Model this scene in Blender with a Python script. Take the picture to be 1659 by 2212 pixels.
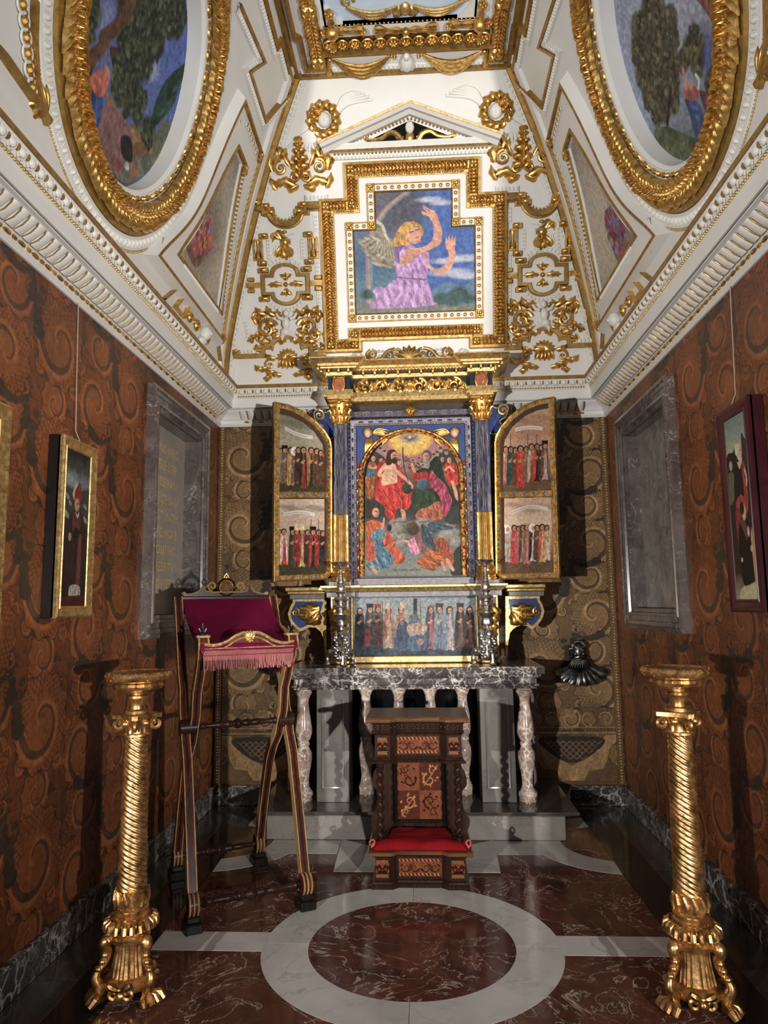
import bpy, math, random
import numpy as np
from mathutils import Matrix, Vector
for o in list(bpy.data.objects): bpy.data.objects.remove(o)
SC = bpy.context.scene; COL = SC.collection
PI = math.pi
# ---------------------------------------------------------------- camera
IW, IH, FPX = 1659, 2212, 1533.0
YAW, PITCH, ROLL = .0544, .1292, -.0131
CAMP = np.array([.0887, 0, 1.55])
def _basis():
    cy, sy = math.cos(YAW), math.sin(YAW)
    w = np.array([-sy*math.cos(PITCH), cy*math.cos(PITCH), math.sin(PITCH)])
    r0 = np.array([cy, sy, 0]); u0 = np.cross(r0, w)
    return math.cos(ROLL)*r0+math.sin(ROLL)*u0, -math.sin(ROLL)*r0+math.cos(ROLL)*u0, w
CR, CU, CW = _basis()
cam = bpy.data.cameras.new('camera'); camo = bpy.data.objects.new('camera', cam); COL.objects.link(camo)
cam.sensor_fit = 'VERTICAL'; cam.sensor_height = 36; cam.sensor_width = 27; cam.lens = FPX*36/IH
cam.clip_start = .02
camo.matrix_world = Matrix([[CR[0], CU[0], -CW[0], CAMP[0]], [CR[1], CU[1], -CW[1], CAMP[1]], [CR[2], CU[2], -CW[2], CAMP[2]], [0, 0, 0, 1]])
SC.camera = camo
# ---------------------------------------------------------------- light
SC.view_settings.view_transform = 'Standard'; SC.view_settings.look = 'None'; SC.view_settings.gamma = 1
SC.view_settings.use_curve_mapping = False; SC.view_settings.exposure = -0.14
wd = bpy.data.worlds.new('world'); SC.world = wd; wd.use_nodes = True
wd.node_tree.nodes['Background'].inputs[0].default_value = (.80, .88, 1, 1)
wd.node_tree.nodes['Background'].inputs[1].default_value = .13
def spot(name, loc, target, power, size, blend, rad, col):
    l = bpy.data.lights.new(name, 'SPOT'); l.energy = power; l.spot_size = math.radians(size); l.spot_blend = blend
    l.shadow_soft_size = rad; l.color = col
    o = bpy.data.objects.new(name, l); COL.objects.link(o); o.location = loc
    o.rotation_euler = (Vector(target)-Vector(loc)).to_track_quat('-Z', 'Y').to_euler()
    return o
spot('spotlight', (2.02, -1.2, 1.34), (-.35, 5.6, 2.9), 1750, 77, 1.0, .035, (1, .96, .91))
spot('spotlight', (-2.02, -1.2, 1.34), (.35, 5.6, 2.9), 1450, 77, 1.0, .035, (1, .96, .91))
spot('spotlight', (0, -1.4, 1.1), (0, 3.2, 5.6), 330, 54, 1.0, .05, (.86, .93, 1))
# ---------------------------------------------------------------- pixels to places
def ray(px, py): return CW+(px-IW/2)/FPX*CR-(py-IH/2)/FPX*CU
def hit(px, py, n, d):
    v = ray(px, py); n = np.array(n, float); return CAMP+(d-n@CAMP)/(n@v)*v
def HX(px, py, x): return hit(px, py, (1, 0, 0), x)
def HY(px, py, y): return hit(px, py, (0, 1, 0), y)
def HZ(px, py, z): return hit(px, py, (0, 0, 1), z)
BY, HW = 5.764, 1.611            # back wall, half width of the room
# vault profile: inset from the wall, height
_K = np.array([(0.02, 3.34), (0.04, 3.55), (0.068, 3.75), (0.145, 4.06), (0.27, 4.50), (0.395, 4.85), (0.56, 5.23), (0.775, 5.62)])
def crom(K, n=10, closed=False):
    K = np.asarray(K, float)
    Kp = np.vstack([K[-1], K, K[0], K[1]]) if closed else np.vstack([2*K[0]-K[1], K, 2*K[-1]-K[-2]])
    t = (np.arange(n)/n)[:, None]; o = []
    for i in range(1, len(Kp)-2):
        a, b, c, d = Kp[i-1], Kp[i], Kp[i+1], Kp[i+2]
        o.append(.5*((2*b)+(c-a)*t+(2*a-5*b+4*c-d)*t*t+(3*b-a-3*c+d)*t**3))
    if not closed: o.append(K[-1:])
    return np.vstack(o)
VP = crom(_K, 12); VS = np.r_[0, np.cumsum(np.hypot(*np.diff(VP, axis=0).T))]; VMAX = VS[-1]
_T = np.gradient(VP, VS, axis=0); _T /= np.linalg.norm(_T, axis=1)[:, None]
def _prof(s):
    s = np.asarray(s, float); sc = np.clip(s, 0, VMAX); ex = s-sc
    i = np.interp(sc, VS, VP[:, 0]); z = np.interp(sc, VS, VP[:, 1])
    ti = np.interp(sc, VS, _T[:, 0]); tz = np.interp(sc, VS, _T[:, 1])
    return i+ex*ti, z+ex*tz, ti, tz
def FB(P):
    P = np.atleast_2d(P); i, z, ti, tz = _prof(P[:, 1]); h = P[:, 2]
    return np.c_[P[:, 0], BY-(i+h*tz), z-h*ti]
def FL(P):
    P = np.atleast_2d(P); i, z, ti, tz = _prof(P[:, 1]); h = P[:, 2]
    return np.c_[-HW+i+h*tz, P[:, 0], z-h*ti]
def FR(P):
    Q = FL(P); Q[:, 0] *= -1; return Q
def SV(px, py, side, off=0.0):           # pixel -> (along, s) on the vault
    v = ray(px, py)
    def g(t):
        P = CAMP+t*v; ins = {'B': BY-P[1], 'L': P[0]+HW, 'R': HW-P[0]}[side]
        return ins-np.interp(P[2], VP[:, 1], VP[:, 0])-off
    ts = np.linspace(.5, 9, 200); prev = g(ts[0])
    for a, b in zip(ts, ts[1:]):
        cur = g(b)
        if prev > 0 and cur <= 0:
            for _ in range(30):
                m = (a+b)/2
                if g(m) > 0: a = m
                else: b = m
            P = CAMP+a*v; return (P[0] if side == 'B' else P[1], float(np.interp(P[2], VP[:, 1], VS)))
        prev = cur
    raise ValueError((px, py, side))
# ---------------------------------------------------------------- mesh builder (numpy)
class M:
    def __init__(s): s.v = []; s.f = []; s.n = 0; s.c = []
    def add(s, v, f, col=None):
        v = np.asarray(v, float).reshape(-1, 3); s.v.append(v)
        for a in (f if isinstance(f, list) and f and isinstance(f[0], np.ndarray) else [np.asarray(f)]):
            if a.size: s.f.append(a+s.n)
        s.n += len(v)
        if col is not None: s.c.append(np.asarray(col, float))
        return s
    def box(s, a, b):
        x0, y0, z0 = a; x1, y1, z1 = b
        v = [(x0, y0, z0), (x1, y0, z0), (x1, y1, z0), (x0, y1, z0), (x0, y0, z1), (x1, y0, z1), (x1, y1, z1), (x0, y1, z1)]
        f = np.array([(0, 3, 2, 1), (4, 5, 6, 7), (0, 1, 5, 4), (1, 2, 6, 5), (2, 3, 7, 6), (3, 0, 4, 7)])
        if (x1-x0)*(y1-y0)*(z1-z0) < 0: f = f[:, ::-1]
        return s.add(v, f)
    def bbox(s, a, b, r=.004):   # box with chamfered edges
        a = np.minimum(a, b).astype(float); b = np.maximum(np.asarray(a), b).astype(float); r = min(r, (b-a).min()*.45)
        v = []; idx = {}
        for i in range(8):
            c = np.array([b[k] if (i >> k) & 1 else a[k] for k in range(3)]); d = np.array([-1 if (i >> k) & 1 else 1 for k in range(3)])
            for k in range(3):
                p = c+d*r; p[k] = c[k]; idx[i, k] = len(v); v.append(p)
        q = []; t = []
        for k in range(3):
            o = [j for j in range(3) if j != k]
            for sd in (0, 1):
                B = sd << k; w = [B, B | 1 << o[0], B | 1 << o[0] | 1 << o[1], B | 1 << o[1]]
                fc = [idx[i, k] for i in w]; q.append(fc if (sd == 1) == (k != 1) else fc[::-1])
        for k in range(3):
            o = [j for j in range(3) if j != k]
            for s0 in (0, 1):
                for s1 in (0, 1):
                    B = s0 << o[0] | s1 << o[1]; p, r_ = B, B | 1 << k
                    fc = [idx[p, o[0]], idx[r_, o[0]], idx[r_, o[1]], idx[p, o[1]]]
                    q.append(fc)
        for i in range(8): t.append([idx[i, 0], idx[i, 1], idx[i, 2]])
        v = np.array(v); cen = (a+b)/2
        def fix(fs):
            fs = np.array(fs)
            for j, fc in enumerate(fs):
                p = v[fc]; nn = np.cross(p[1]-p[0], p[2]-p[0])
                if nn@(p.mean(0)-cen) < 0: fs[j] = fc[::-1]
            return fs
        return s.add(v, [fix(q), fix(t)])
    def grid(s, P, closed_u=False, closed_v=False, flip=False):
        P = np.asarray(P, float); a, b = P.shape[:2]
        I = np.arange(a*b).reshape(a, b)
        if closed_u: I = np.vstack([I, I[:1]])
        if closed_v: I = np.hstack([I, I[:, :1]])
        f = np.stack([I[:-1, :-1], I[1:, :-1], I[1:, 1:], I[:-1, 1:]], -1).reshape(-1, 4)
        if flip: f = f[:, ::-1]
        return s.add(P.reshape(-1, 3), f)
    def lathe(s, prof, n=24, c=(0, 0, 0), a0=0, mod=None, caps=True):
        prof = np.asarray(prof, float); t = np.arange(n)/n*2*PI+a0
        r = prof[:, 0][:, None]*np.ones(n); z = prof[:, 1][:, None]*np.ones(n)
        if mod is not None: r, z = mod(r, z, t[None, :]+0*r)
        P = np.stack([c[0]+r*np.cos(t), c[1]+r*np.sin(t), c[2]+z], -1)
        up = prof[-1, 1] >= prof[0, 1]
        s.grid(P, closed_v=True, flip=up)
        if caps:
            k = len(prof); b = s.n-k*n
            for row, fl in ((0, not up), (k-1, up)):
                if prof[row, 0] > 1e-5:
                    s.f.append((b+row*n+np.arange(n))[None, ::(1 if fl else -1)])
        return s
    def ell(s, c, r, nu=10, nv=6, R=None):
        t = np.arange(nu)/nu*2*PI; p = np.linspace(-PI/2, PI/2, nv+1)
        P = np.stack([np.cos(p)[:, None]*np.cos(t), np.cos(p)[:, None]*np.sin(t), np.sin(p)[:, None]+0*t], -1)*np.asarray(r, float)
        if R is not None: P = P@np.asarray(R).T
        return s.grid(P+np.asarray(c, float), closed_v=True, flip=True)
    def dome(s, c, r, ang=0, nu=10, nv=3):   # half ellipsoid on h = 0, rotated in plan
        t = np.arange(nu)/nu*2*PI; p = np.linspace(0, PI/2*.98, nv+1)
        P = np.stack([np.cos(p)[:, None]*np.cos(t)*r[0], np.cos(p)[:, None]*np.sin(t)*r[1], np.sin(p)[:, None]*r[2]+0*t], -1)
        ca, sa = math.cos(ang), math.sin(ang)
        P = np.stack([P[..., 0]*ca-P[..., 1]*sa, P[..., 0]*sa+P[..., 1]*ca, P[..., 2]], -1)
        s.grid(P+np.asarray(c, float), closed_v=True, flip=True)
        s.f.append((s.n-nu+np.arange(nu))[None, :]); return s
    def tube(s, path, r, n=8, closed=False, up=None, flat=1.0, caps=True):
        P = np.asarray(path, float); k = len(P); r = np.broadcast_to(np.asarray(r, float), (k,))
        T = (np.roll(P, -1, 0)-np.roll(P, 1, 0)) if closed else np.gradient(P, axis=0)
        T /= np.linalg.norm(T, axis=1)[:, None]+1e-12
        if up is None:
            a = np.array([0, 0, 1.]) if abs(T[:, 2]).mean() < .8 else np.array([1., 0, 0])
            U = np.empty_like(P); u = a-(a@T[0])*T[0]
            for i in range(k):
                u = u-(u@T[i])*T[i]; u /= np.linalg.norm(u)+1e-12; U[i] = u
        else:
            U = np.asarray(up, float)-(T@np.asarray(up, float))[:, None]*T; U /= np.linalg.norm(U, axis=1)[:, None]+1e-12
        V = np.cross(T, U); t = np.arange(n)/n*2*PI
        G = P[:, None]+r[:, None, None]*(np.cos(t)[None, :, None]*V[:, None]+flat*np.sin(t)[None, :, None]*U[:, None])
        s.grid(G, closed_u=closed, closed_v=True, flip=False)
        if caps and not closed:
            b = s.n-k*n; s.f.append((b+np.arange(n))[None, ::1]); s.f.append((b+(k-1)*n+np.arange(n))[None, ::-1])
        return s
    def ribbon(s, path, prof, closed=False):     # 2-D path (u,v), profile of (offset to the left, height), mitred
        P = np.asarray(path, float)[:, :2]; k = len(P)
        if closed: d0 = P-np.roll(P, 1, 0); d1 = np.roll(P, -1, 0)-P
        else:
            e = np.diff(P, axis=0); d0 = np.vstack([e[:1], e]); d1 = np.vstack([e, e[-1:]])
        d0 /= np.linalg.norm(d0, axis=1)[:, None]+1e-12; d1 /= np.linalg.norm(d1, axis=1)[:, None]+1e-12
        n0 = np.c_[-d0[:, 1], d0[:, 0]]; n1 = np.c_[-d1[:, 1], d1[:, 0]]
        m = n0+n1; m /= np.linalg.norm(m, axis=1)[:, None]+1e-12; m /= np.maximum(.35, (m*n1).sum(1))[:, None]
        pr = np.asarray(prof, float)
        G = np.concatenate([P[:, None]+m[:, None]*pr[None, :, :1], np.broadcast_to(pr[None, :, 1:], (k, len(pr), 1))], -1)
        return s.grid(G, closed_u=closed, flip=False)
    def prism(s, poly, h0, h1, ax=2):            # polygon in the two other axes, extruded
        poly = np.asarray(poly, float); k = len(poly)
        ar = .5*np.sum(poly[:, 0]*np.roll(poly[:, 1], -1)-poly[:, 1]*np.roll(poly[:, 0], -1))
        if ar < 0: poly = poly[::-1]
        if h1 < h0: h0, h1 = h1, h0
        def mk(h):
            if ax == 2: return np.c_[poly, np.full(k, h)]
            if ax == 1: return np.c_[poly[:, 0], np.full(k, h), poly[:, 1]]
            return np.c_[np.full(k, h), poly]
        v = np.vstack([mk(h0), mk(h1)]); i = np.arange(k); j = np.roll(i, -1)
        q = np.stack([i, j, j+k, i+k], -1); b = i[None, ::-1]; t = (i+k)[None]
        if ax == 1: q, b, t = q[:, ::-1], b[:, ::-1], t[:, ::-1]
        return s.add(v, [q, b, t])
    def merge(s, o, mat=None, off=None):
        for v in [np.vstack(o.v)]:
            if mat is not None: v = v@np.asarray(mat)[:3, :3].T+(np.asarray(mat)[:3, 3] if np.asarray(mat).shape[1] > 3 else 0)
            if off is not None: v = v+np.asarray(off)
            s.v.append(v)
        fl = mat is not None and np.linalg.det(np.asarray(mat)[:3, :3]) < 0
        for a in o.f: s.f.append((a[:, ::-1] if fl else a)+s.n)
        s.n += len(s.v[-1]); return s
    def map(s, F, flip=False):
        v = F(np.vstack(s.v)); s.v = [v]
        if flip: s.f = [a[:, ::-1] for a in s.f]
        return s
    def mesh(s, name, mat, smooth=.7, cols=None):
        me = bpy.data.meshes.new(name); v = np.vstack(s.v)
        fl = [a for a in s.f if len(a)]
        loops = np.concatenate([a.ravel() for a in fl]); tot = np.concatenate([np.full(len(a), a.shape[1]) for a in fl])
        st = np.r_[0, np.cumsum(tot)[:-1]]
        me.vertices.add(len(v)); me.vertices.foreach_set('co', v.ravel())
        me.loops.add(len(loops)); me.loops.foreach_set('vertex_index', loops.astype(np.int32))
        me.polygons.add(len(tot)); me.polygons.foreach_set('loop_start', st.astype(np.int32))
        me.polygons.foreach_set('loop_total', tot.astype(np.int32))
        me.update(calc_edges=True); me.validate()
        if smooth:
            me.polygons.foreach_set('use_smooth', np.ones(len(me.polygons), bool)); me.set_sharp_from_angle(angle=smooth)
        else: me.polygons.foreach_set('use_smooth', np.zeros(len(me.polygons), bool))
        if cols is not None:
            a = me.color_attributes.new('paint', 'FLOAT_COLOR', 'POINT')
            c = np.ones((len(v), 4)); c[:, :3] = cols; a.data.foreach_set('color', c.ravel())
        for m_ in (mat if isinstance(mat, (list, tuple)) else [mat]): me.materials.append(MAT[m_] if isinstance(m_, str) else m_)
        return me
    def obj(s, name, mat, parent=None, smooth=.7, cols=None, **k):
        return put(name, s.mesh(name, mat, smooth, cols), parent, **k)
def put(name, me, parent=None, mw=None, label=None, cat=None, group=None, kind=None):
    o = bpy.data.objects.new(name, me); COL.objects.link(o)
    if parent is not None: o.parent = parent
    if mw is not None: o.matrix_local = mw
    tag(o, label, cat, group, kind); return o
def tag(o, label=None, cat=None, group=None, kind=None):
    if label: o['label'] = label
    if cat: o['category'] = cat
    if group: o['group'] = group
    if kind: o['kind'] = kind
    return o
def empty(name, loc=(0, 0, 0), label=None, cat=None, group=None, kind=None, parent=None, rz=0):
    o = bpy.data.objects.new(name, None); COL.objects.link(o); o.location = loc; o.rotation_euler = (0, 0, rz); o.empty_display_size = .05
    if parent is not None: o.parent = parent
    return tag(o, label, cat, group, kind)
def copy_tree(o, parent=None):
    c = o.copy(); COL.objects.link(c); c.parent = parent
    if parent is not None: c.matrix_parent_inverse = o.matrix_parent_inverse
    for ch in o.children: copy_tree(ch, c)
    return c
def frame(F, u, v, h=0, ang=0, sc=1, eps=1e-3):   # local frame on a mapped surface -> 4x4
    p = F([[u, v, h]])[0]; eu = F([[u+eps, v, h]])[0]-p; ev = F([[u, v+eps, h]])[0]-p
    eu /= np.linalg.norm(eu); ev -= (ev@eu)*eu; ev /= np.linalg.norm(ev); n = F([[u, v, h+eps]])[0]-p; n /= np.linalg.norm(n)
    ca, sa = math.cos(ang), math.sin(ang); a = eu*ca+ev*sa; b = -eu*sa+ev*ca
    return Matrix([[a[0]*sc, b[0]*sc, n[0]*sc, p[0]], [a[1]*sc, b[1]*sc, n[1]*sc, p[1]], [a[2]*sc, b[2]*sc, n[2]*sc, p[2]], [0, 0, 0, 1]])
def along(path, step, closed=False, start=.5, corner=0):   # points every ~step along a 2-D path -> (u, v, angle); keeps clear of corners
    P = np.asarray(path, float)[:, :2]
    if closed: P = np.vstack([P, P[:1]])
    d = np.diff(P, axis=0); L = np.hypot(d[:, 0], d[:, 1]); out = []
    if corner:
        for p, e, l in zip(P, d, L):
            n = max(1, int(round((l-2*corner)/step))) if l > 2*corner+step*.5 else 0
            for k in range(n):
                q = p+e/l*(corner+(l-2*corner)*(k+start)/n); out.append((q[0], q[1], math.atan2(e[1], e[0])))
        return out
    S = np.r_[0, np.cumsum(L)]; n = max(1, int(round(S[-1]/step)))
    for k in range(n):
        s = S[-1]*(k+start)/n; i = min(len(L)-1, np.searchsorted(S, s, side='right')-1)
        q = P[i]+d[i]*(s-S[i])/L[i]; out.append((q[0], q[1], math.atan2(d[i, 1], d[i, 0])))
    return out
# ---------------------------------------------------------------- materials
MAT = {}
def lin(c):
    c = np.asarray(c, float)/255; return np.where(c <= .04045, c/12.92, ((c+.055)/1.055)**2.4)
class N:
    def __init__(s, name):
        s.m = bpy.data.materials.new(name); s.m.use_nodes = True; s.t = s.m.node_tree; s.b = s.t.nodes['Principled BSDF']; MAT[name] = s.m
    def node(s, typ, ins=None, **k):
        n = s.t.nodes.new(typ)
        for a, v in k.items(): setattr(n, a, v)
        for a, v in (ins or {}).items():
            if isinstance(v, tuple) and len(v) == 2 and hasattr(v[0], 'outputs'): s.t.links.new(v[0].outputs[v[1]], n.inputs[a])
            elif hasattr(v, 'outputs'): s.t.links.new(v.outputs[0], n.inputs[a])
            else: n.inputs[a].default_value = v
        return n
    def set(s, **k):
        for a, v in k.items():
            i = s.b.inputs[a.replace('_', ' ')]
            if isinstance(v, tuple) and len(v) == 2 and hasattr(v[0], 'outputs'): s.t.links.new(v[0].outputs[v[1]], i)
            elif hasattr(v, 'outputs'): s.t.links.new(v.outputs[0], i)
            else: i.default_value = (*v, 1) if isinstance(v, (tuple, list, np.ndarray)) and len(v) == 3 else v
        return s
    def co(s, scale=1.0, obj=True):
        c = s.node('ShaderNodeTexCoord'); mp = s.node('ShaderNodeMapping', {'Vector': (c, 'Object')})
        mp.inputs['Scale'].default_value = scale if isinstance(scale, tuple) else (scale,)*3
        # copies share a mesh: shift the pattern by each object's place
        oi = s.node('ShaderNodeObjectInfo'); s.t.links.new(oi.outputs['Location'], mp.inputs['Location']); return mp
    def noise(s, co, scale, detail=4, rough=.55, dist=0):
        return s.node('ShaderNodeTexNoise', {'Vector': co, 'Scale': scale, 'Detail': detail, 'Roughness': rough, 'Distortion': dist})
    def ramp(s, fac, stops, interp='LINEAR'):
        r = s.node('ShaderNodeValToRGB', {'Fac': fac}); r.color_ramp.interpolation = interp
        e = r.color_ramp.elements
        while len(e) < len(stops): e.new(.5)
        for a, (p, c) in zip(e, stops): a.position = p; a.color = (*c, 1) if len(c) == 3 else c
        return r
    def mix(s, fac, a, b, typ='MIX'):
        n = s.node('ShaderNodeMix', data_type='RGBA', blend_type=typ)
        for k, v in ((0, fac), (6, a), (7, b)):
            if hasattr(v, 'outputs'): s.t.links.new(v.outputs[2 if v.bl_idname == 'ShaderNodeMix' else 0], n.inputs[k])
            else: n.inputs[k].default_value = (*v, 1) if isinstance(v, (tuple, list, np.ndarray)) else v
        return n
    def vein(s, co, scale, width, dist=1.5, detail=5):
        n = s.noise(co, scale, detail, .55, dist)
        a = s.node('ShaderNodeMath', {0: n, 1: .5}, operation='SUBTRACT'); a = s.node('ShaderNodeMath', {0: a}, operation='ABSOLUTE')
        return s.ramp(a, [(0, (1, 1, 1)), (width, (0, 0, 0))])
    def bump(s, h, strength=.3, dist=.005):
        b = s.node('ShaderNodeBump', {'Height': h, 'Strength': strength, 'Distance': dist}); s.t.links.new(b.outputs[0], s.b.inputs['Normal']); return s
def mixo(n): return (n, 2)
def metal(name, c0, c1, rough=.3, scale=30, bump=.15, met=1.0, lo=.35, hi=.65):
    n = N(name); co = n.co(); a = n.noise(co, scale, 4, .6)
    n.set(Base_Color=n.ramp(a, [(lo, c0), (hi, c1)]), Metallic=met)
    r = n.ramp(n.noise(co, scale*1.7, 3), [(.3, (rough*.75,)*3), (.7, (rough*1.35,)*3)]); n.set(Roughness=r)
    if bump: n.bump(n.noise(co, scale*4, 2), bump, .004)
    return n
metal('gold', (.44, .245, .06), (.84, .54, .18), .36, 25, .25, .95)
metal('gold_flat', (.30, .178, .05), (.46, .29, .095), .46, 18, .08, .85)
metal('gold_old', (.27, .145, .055), (.82, .49, .20), .32, 22, .2, .95)
metal('gold_pale', (.42, .28, .10), (.74, .54, .25), .46, 40, .15, .9)
metal('silver', (.34, .33, .32), (.86, .84, .80), .27, 30, .2)
metal('bronze', (.045, .045, .045), (.24, .235, .225), .36, 14, .2)
metal('brass_dark', (.10, .06, .025), (.34, .2, .07), .38, 20, .1)
def plain(name, c, rough=.5, var=.12, scale=8, bump=0, **k):
    n = N(name); co = n.co(); a = n.noise(co, scale, 5, .6); c = np.asarray(c)
    n.set(Base_Color=n.ramp(a, [(.3, tuple(c*(1-var))), (.7, tuple(np.minimum(1, c*(1+var))))]), Roughness=rough, **k)
    if bump: n.bump(n.noise(co, scale*12, 3), bump, .003)
    return n
plain('plaster', (.70, .69, .66), .55, .04, 3, .04)
plain('plaster_relief', (.70, .69, .65), .5, .05, 6)
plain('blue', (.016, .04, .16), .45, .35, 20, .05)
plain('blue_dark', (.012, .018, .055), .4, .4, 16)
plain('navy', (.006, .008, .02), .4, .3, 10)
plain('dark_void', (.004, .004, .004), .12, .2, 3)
plain('black_frame', (.008, .007, .007), .35, .3, 8)
plain('crimson_frame', (.045, .008, .012), .3, .3, 8)
plain('brown_frame', (.10, .035, .012), .4, .3, 12)
plain('wire', (.45, .38, .3), .4)
plain('socket', (.012, .012, .013), .35, .1)
plain('seam', (.012, .010, .009), .5, .2)
plain('cord', (.42, .07, .05), .8, .2, 60)
plain('face', (.62, .40, .33), .5, .1, 20)
plain('ink', (.03, .022, .015), .6, .1)
plain('gilt_letter', (.56, .42, .15), .45, .2, 20)
plain('silver_grey', (.17, .16, .165), .5, .3, 40, .1, Metallic=.2)
plain('lavender', (.11, .095, .12), .4, .4, 40, .1, Metallic=.45)
def paint(name, rough=.45, bump=.06, sc=220, spec=.2):
    n = N(name); a = n.node('ShaderNodeVertexColor', layer_name='paint'); co = n.co()
    v = n.ramp(n.noise(co, sc, 4, .7), [(.25, (.78,)*3), (.75, (1.2,)*3)])
    n.set(Base_Color=mixo(n.mix(1.0, a, v, 'MULTIPLY')), Roughness=rough, Specular_IOR_Level=spec); n.bump(n.noise(co, sc*1.5, 2), bump, .002); return n
paint('canvas', .5); paint('fresco', .75, .03, 160); paint('inlay', .22, .05, 90)
def leather(name, metal_, rough):
    n = N(name); a = n.node('ShaderNodeVertexColor', layer_name='paint'); co = n.co()
    g = n.node('ShaderNodeNewGeometry'); big = n.noise((g, 'Position'), 1.7, 5, .6); fine = n.noise((g, 'Position'), 45, 4, .65)
    v = n.ramp(big, [(.3, (.55,)*3), (.7, (1.25,)*3)]); v2 = n.ramp(fine, [(.3, (.7,)*3), (.7, (1.25,)*3)])
    m1 = n.mix(1, a, v, 'MULTIPLY'); m2 = n.mix(1, m1, v2, 'MULTIPLY')
    worn = n.ramp(n.noise((g, 'Position'), 23, 3, .5, .4), [(.735, (0, 0, 0)), (.76, (1, 1, 1))])
    m3 = n.mix(worn, m2, (.30, .16, .10))
    n.set(Base_Color=mixo(m3), Metallic=metal_, Roughness=rough)
    n.bump(fine, .35, .004); return n
leather('leather', .12, .44); leather('leather_gold', .12, .42)
def marble(name, base, dark, vein, vscale, vwidth, rough=.1, breccia=None, mott=3.0, amount=1.0, two=True, ml=.42):
    n = N(name); co = n.co(); g = n.node('ShaderNodeNewGeometry')
    oi = n.node('ShaderNodeObjectInfo'); sh = n.node('ShaderNodeVectorMath', {0: (g, 'Position')}, operation='ADD')
    rr = n.node('ShaderNodeCombineXYZ', {'X': (oi, 'Random'), 'Y': (oi, 'Random')}); r2 = n.node('ShaderNodeVectorMath', {0: rr}, operation='SCALE'); r2.inputs['Scale'].default_value = 7.0
    n.t.links.new(r2.outputs[0], sh.inputs[1]); P = sh
    c = n.ramp(n.noise(P, mott, 6, .65, .6), [(.32, dark), (.66, base)])
    v = n.vein(P, vscale, vwidth, 2.2)
    msk = n.ramp(n.noise(P, vscale*.8, 3), [(ml, (0, 0, 0)), (ml+.18, (amount,)*3)])
    vm = n.mix(1, v, msk, 'MULTIPLY'); m = n.mix(vm, c, vein)
    if two:
        v2 = n.vein(P, vscale*2.6, vwidth*.6, 1.2); m2 = n.ramp(n.noise(P, vscale*1.3, 3), [(.45, (0, 0, 0)), (.65, (amount*.7,)*3)])
        m = n.mix(n.mix(1, v2, m2, 'MULTIPLY'), m, vein)
    if breccia:
        w = n.node('ShaderNodeVectorMath', {0: P}, operation='ADD'); nz = n.noise(P, breccia*.7, 4, .6)
        ns = n.node('ShaderNodeVectorMath', {0: (nz, 'Color')}, operation='SCALE'); ns.inputs['Scale'].default_value = 1.3/breccia; n.t.links.new(ns.outputs[0], w.inputs[1])
        vo = n.node('ShaderNodeTexVoronoi', {'Vector': w, 'Scale': breccia}, feature='DISTANCE_TO_EDGE')
        e = n.ramp(vo, [(0, (1, 1, 1)), (.07, (0, 0, 0))]); m = n.mix(n.mix(1, e, n.ramp(n.noise(P, breccia*.3, 2), [(.4, (.1,)*3), (.6, (1,)*3)]), 'MULTIPLY'), m, vein)
    n.set(Base_Color=mixo(m), Roughness=rough); return n
marble('marble_red', (.125, .044, .031), (.050, .022, .017), (.50, .41, .35), 3.0, .012, .10, None, 5.5, 1.0, True, .36)
marble('marble_white', (.60, .585, .55), (.42, .41, .39), (.27, .26, .25), 2.2, .03, .12, None, 1.5, .5)
marble('marble_black', (.020, .019, .019), (.010, .010, .010), (.05, .05, .045), 2, .008, .10, None, 2, .5)
marble('marble_brown', (.055, .048, .040), (.028, .024, .020), (.12, .11, .09), 2, .010, .14, None, 2, .6)
marble('marble_breccia', (.10, .085, .08), (.035, .028, .027), (.62, .58, .54), 6, .03, .14, 13, 5, 1.0)
marble('marble_base', (.085, .075, .072), (.030, .027, .026), (.50, .48, .45), 5, .022, .16, 9, 4, .9)
marble('marble_niche', (.145, .120, .108), (.060, .046, .042), (.52, .48, .44), 3.2, .010, .2, None, 7, .7)
marble('marble_slab', (.34, .295, .255), (.27, .23, .20), (.17, .14, .12), 3, .02, .3, None, 12, .4)
marble('marble_slab_dark', (.27, .245, .20), (.12, .10, .09), (.42, .38, .34), 3.0, .012, .25, None, 9, .7)
marble('marble_pilaster', (.22, .205, .185), (.14, .13, .12), (.12, .11, .10), 3, .02, .2, None, 4, .5)
marble('marble_baluster', (.46, .36, .29), (.20, .10, .085), (.70, .64, .57), 7, .05, .12, 11, 9, .9)
marble('marble_step', (.30, .275, .25), (.20, .18, .16), (.12, .11, .10), 3, .02, .12, None, 4, .5)
marble('marble_step_top', (.085, .07, .055), (.05, .042, .034), (.14, .12, .1), 3, .02, .08, None, 4, .4)
metal('arch_gold', (.35, .06, .02), (.85, .52, .16), .32, 38, .3, lo=.42, hi=.52)
plain('jewel', (.30, .03, .015), .15)
n = N('flute'); n.set(Base_Color=n.ramp(n.noise(n.co((20, 20, 2)), 6, 3), [(.35, (.018, .022, .07)), (.6, (.20, .19, .20)), (.75, (.5, .36, .2))]), Roughness=.3, Metallic=.5)
plain('shield_red', (.30, .075, .035), .4, .3, 30)
plain('leather_trim', (.17, .095, .045), .4, .3, 30, .2, Metallic=.4)
plain('leather_base', (.05, .025, .014), .6)
plain('fresco_blue', (.54, .66, .80), .7, .12, 4)
def wood(name, c0, c1, rough=.25, stretch=(14, 14, 1.2), sc=5):
    n = N(name); co = n.co(stretch); a = n.noise(co, sc, 5, .6, .8)
    n.set(Base_Color=n.ramp(a, [(.3, c0), (.7, c1)]), Roughness=rough, Specular_IOR_Level=.13); n.bump(a, .08, .002); return n
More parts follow.
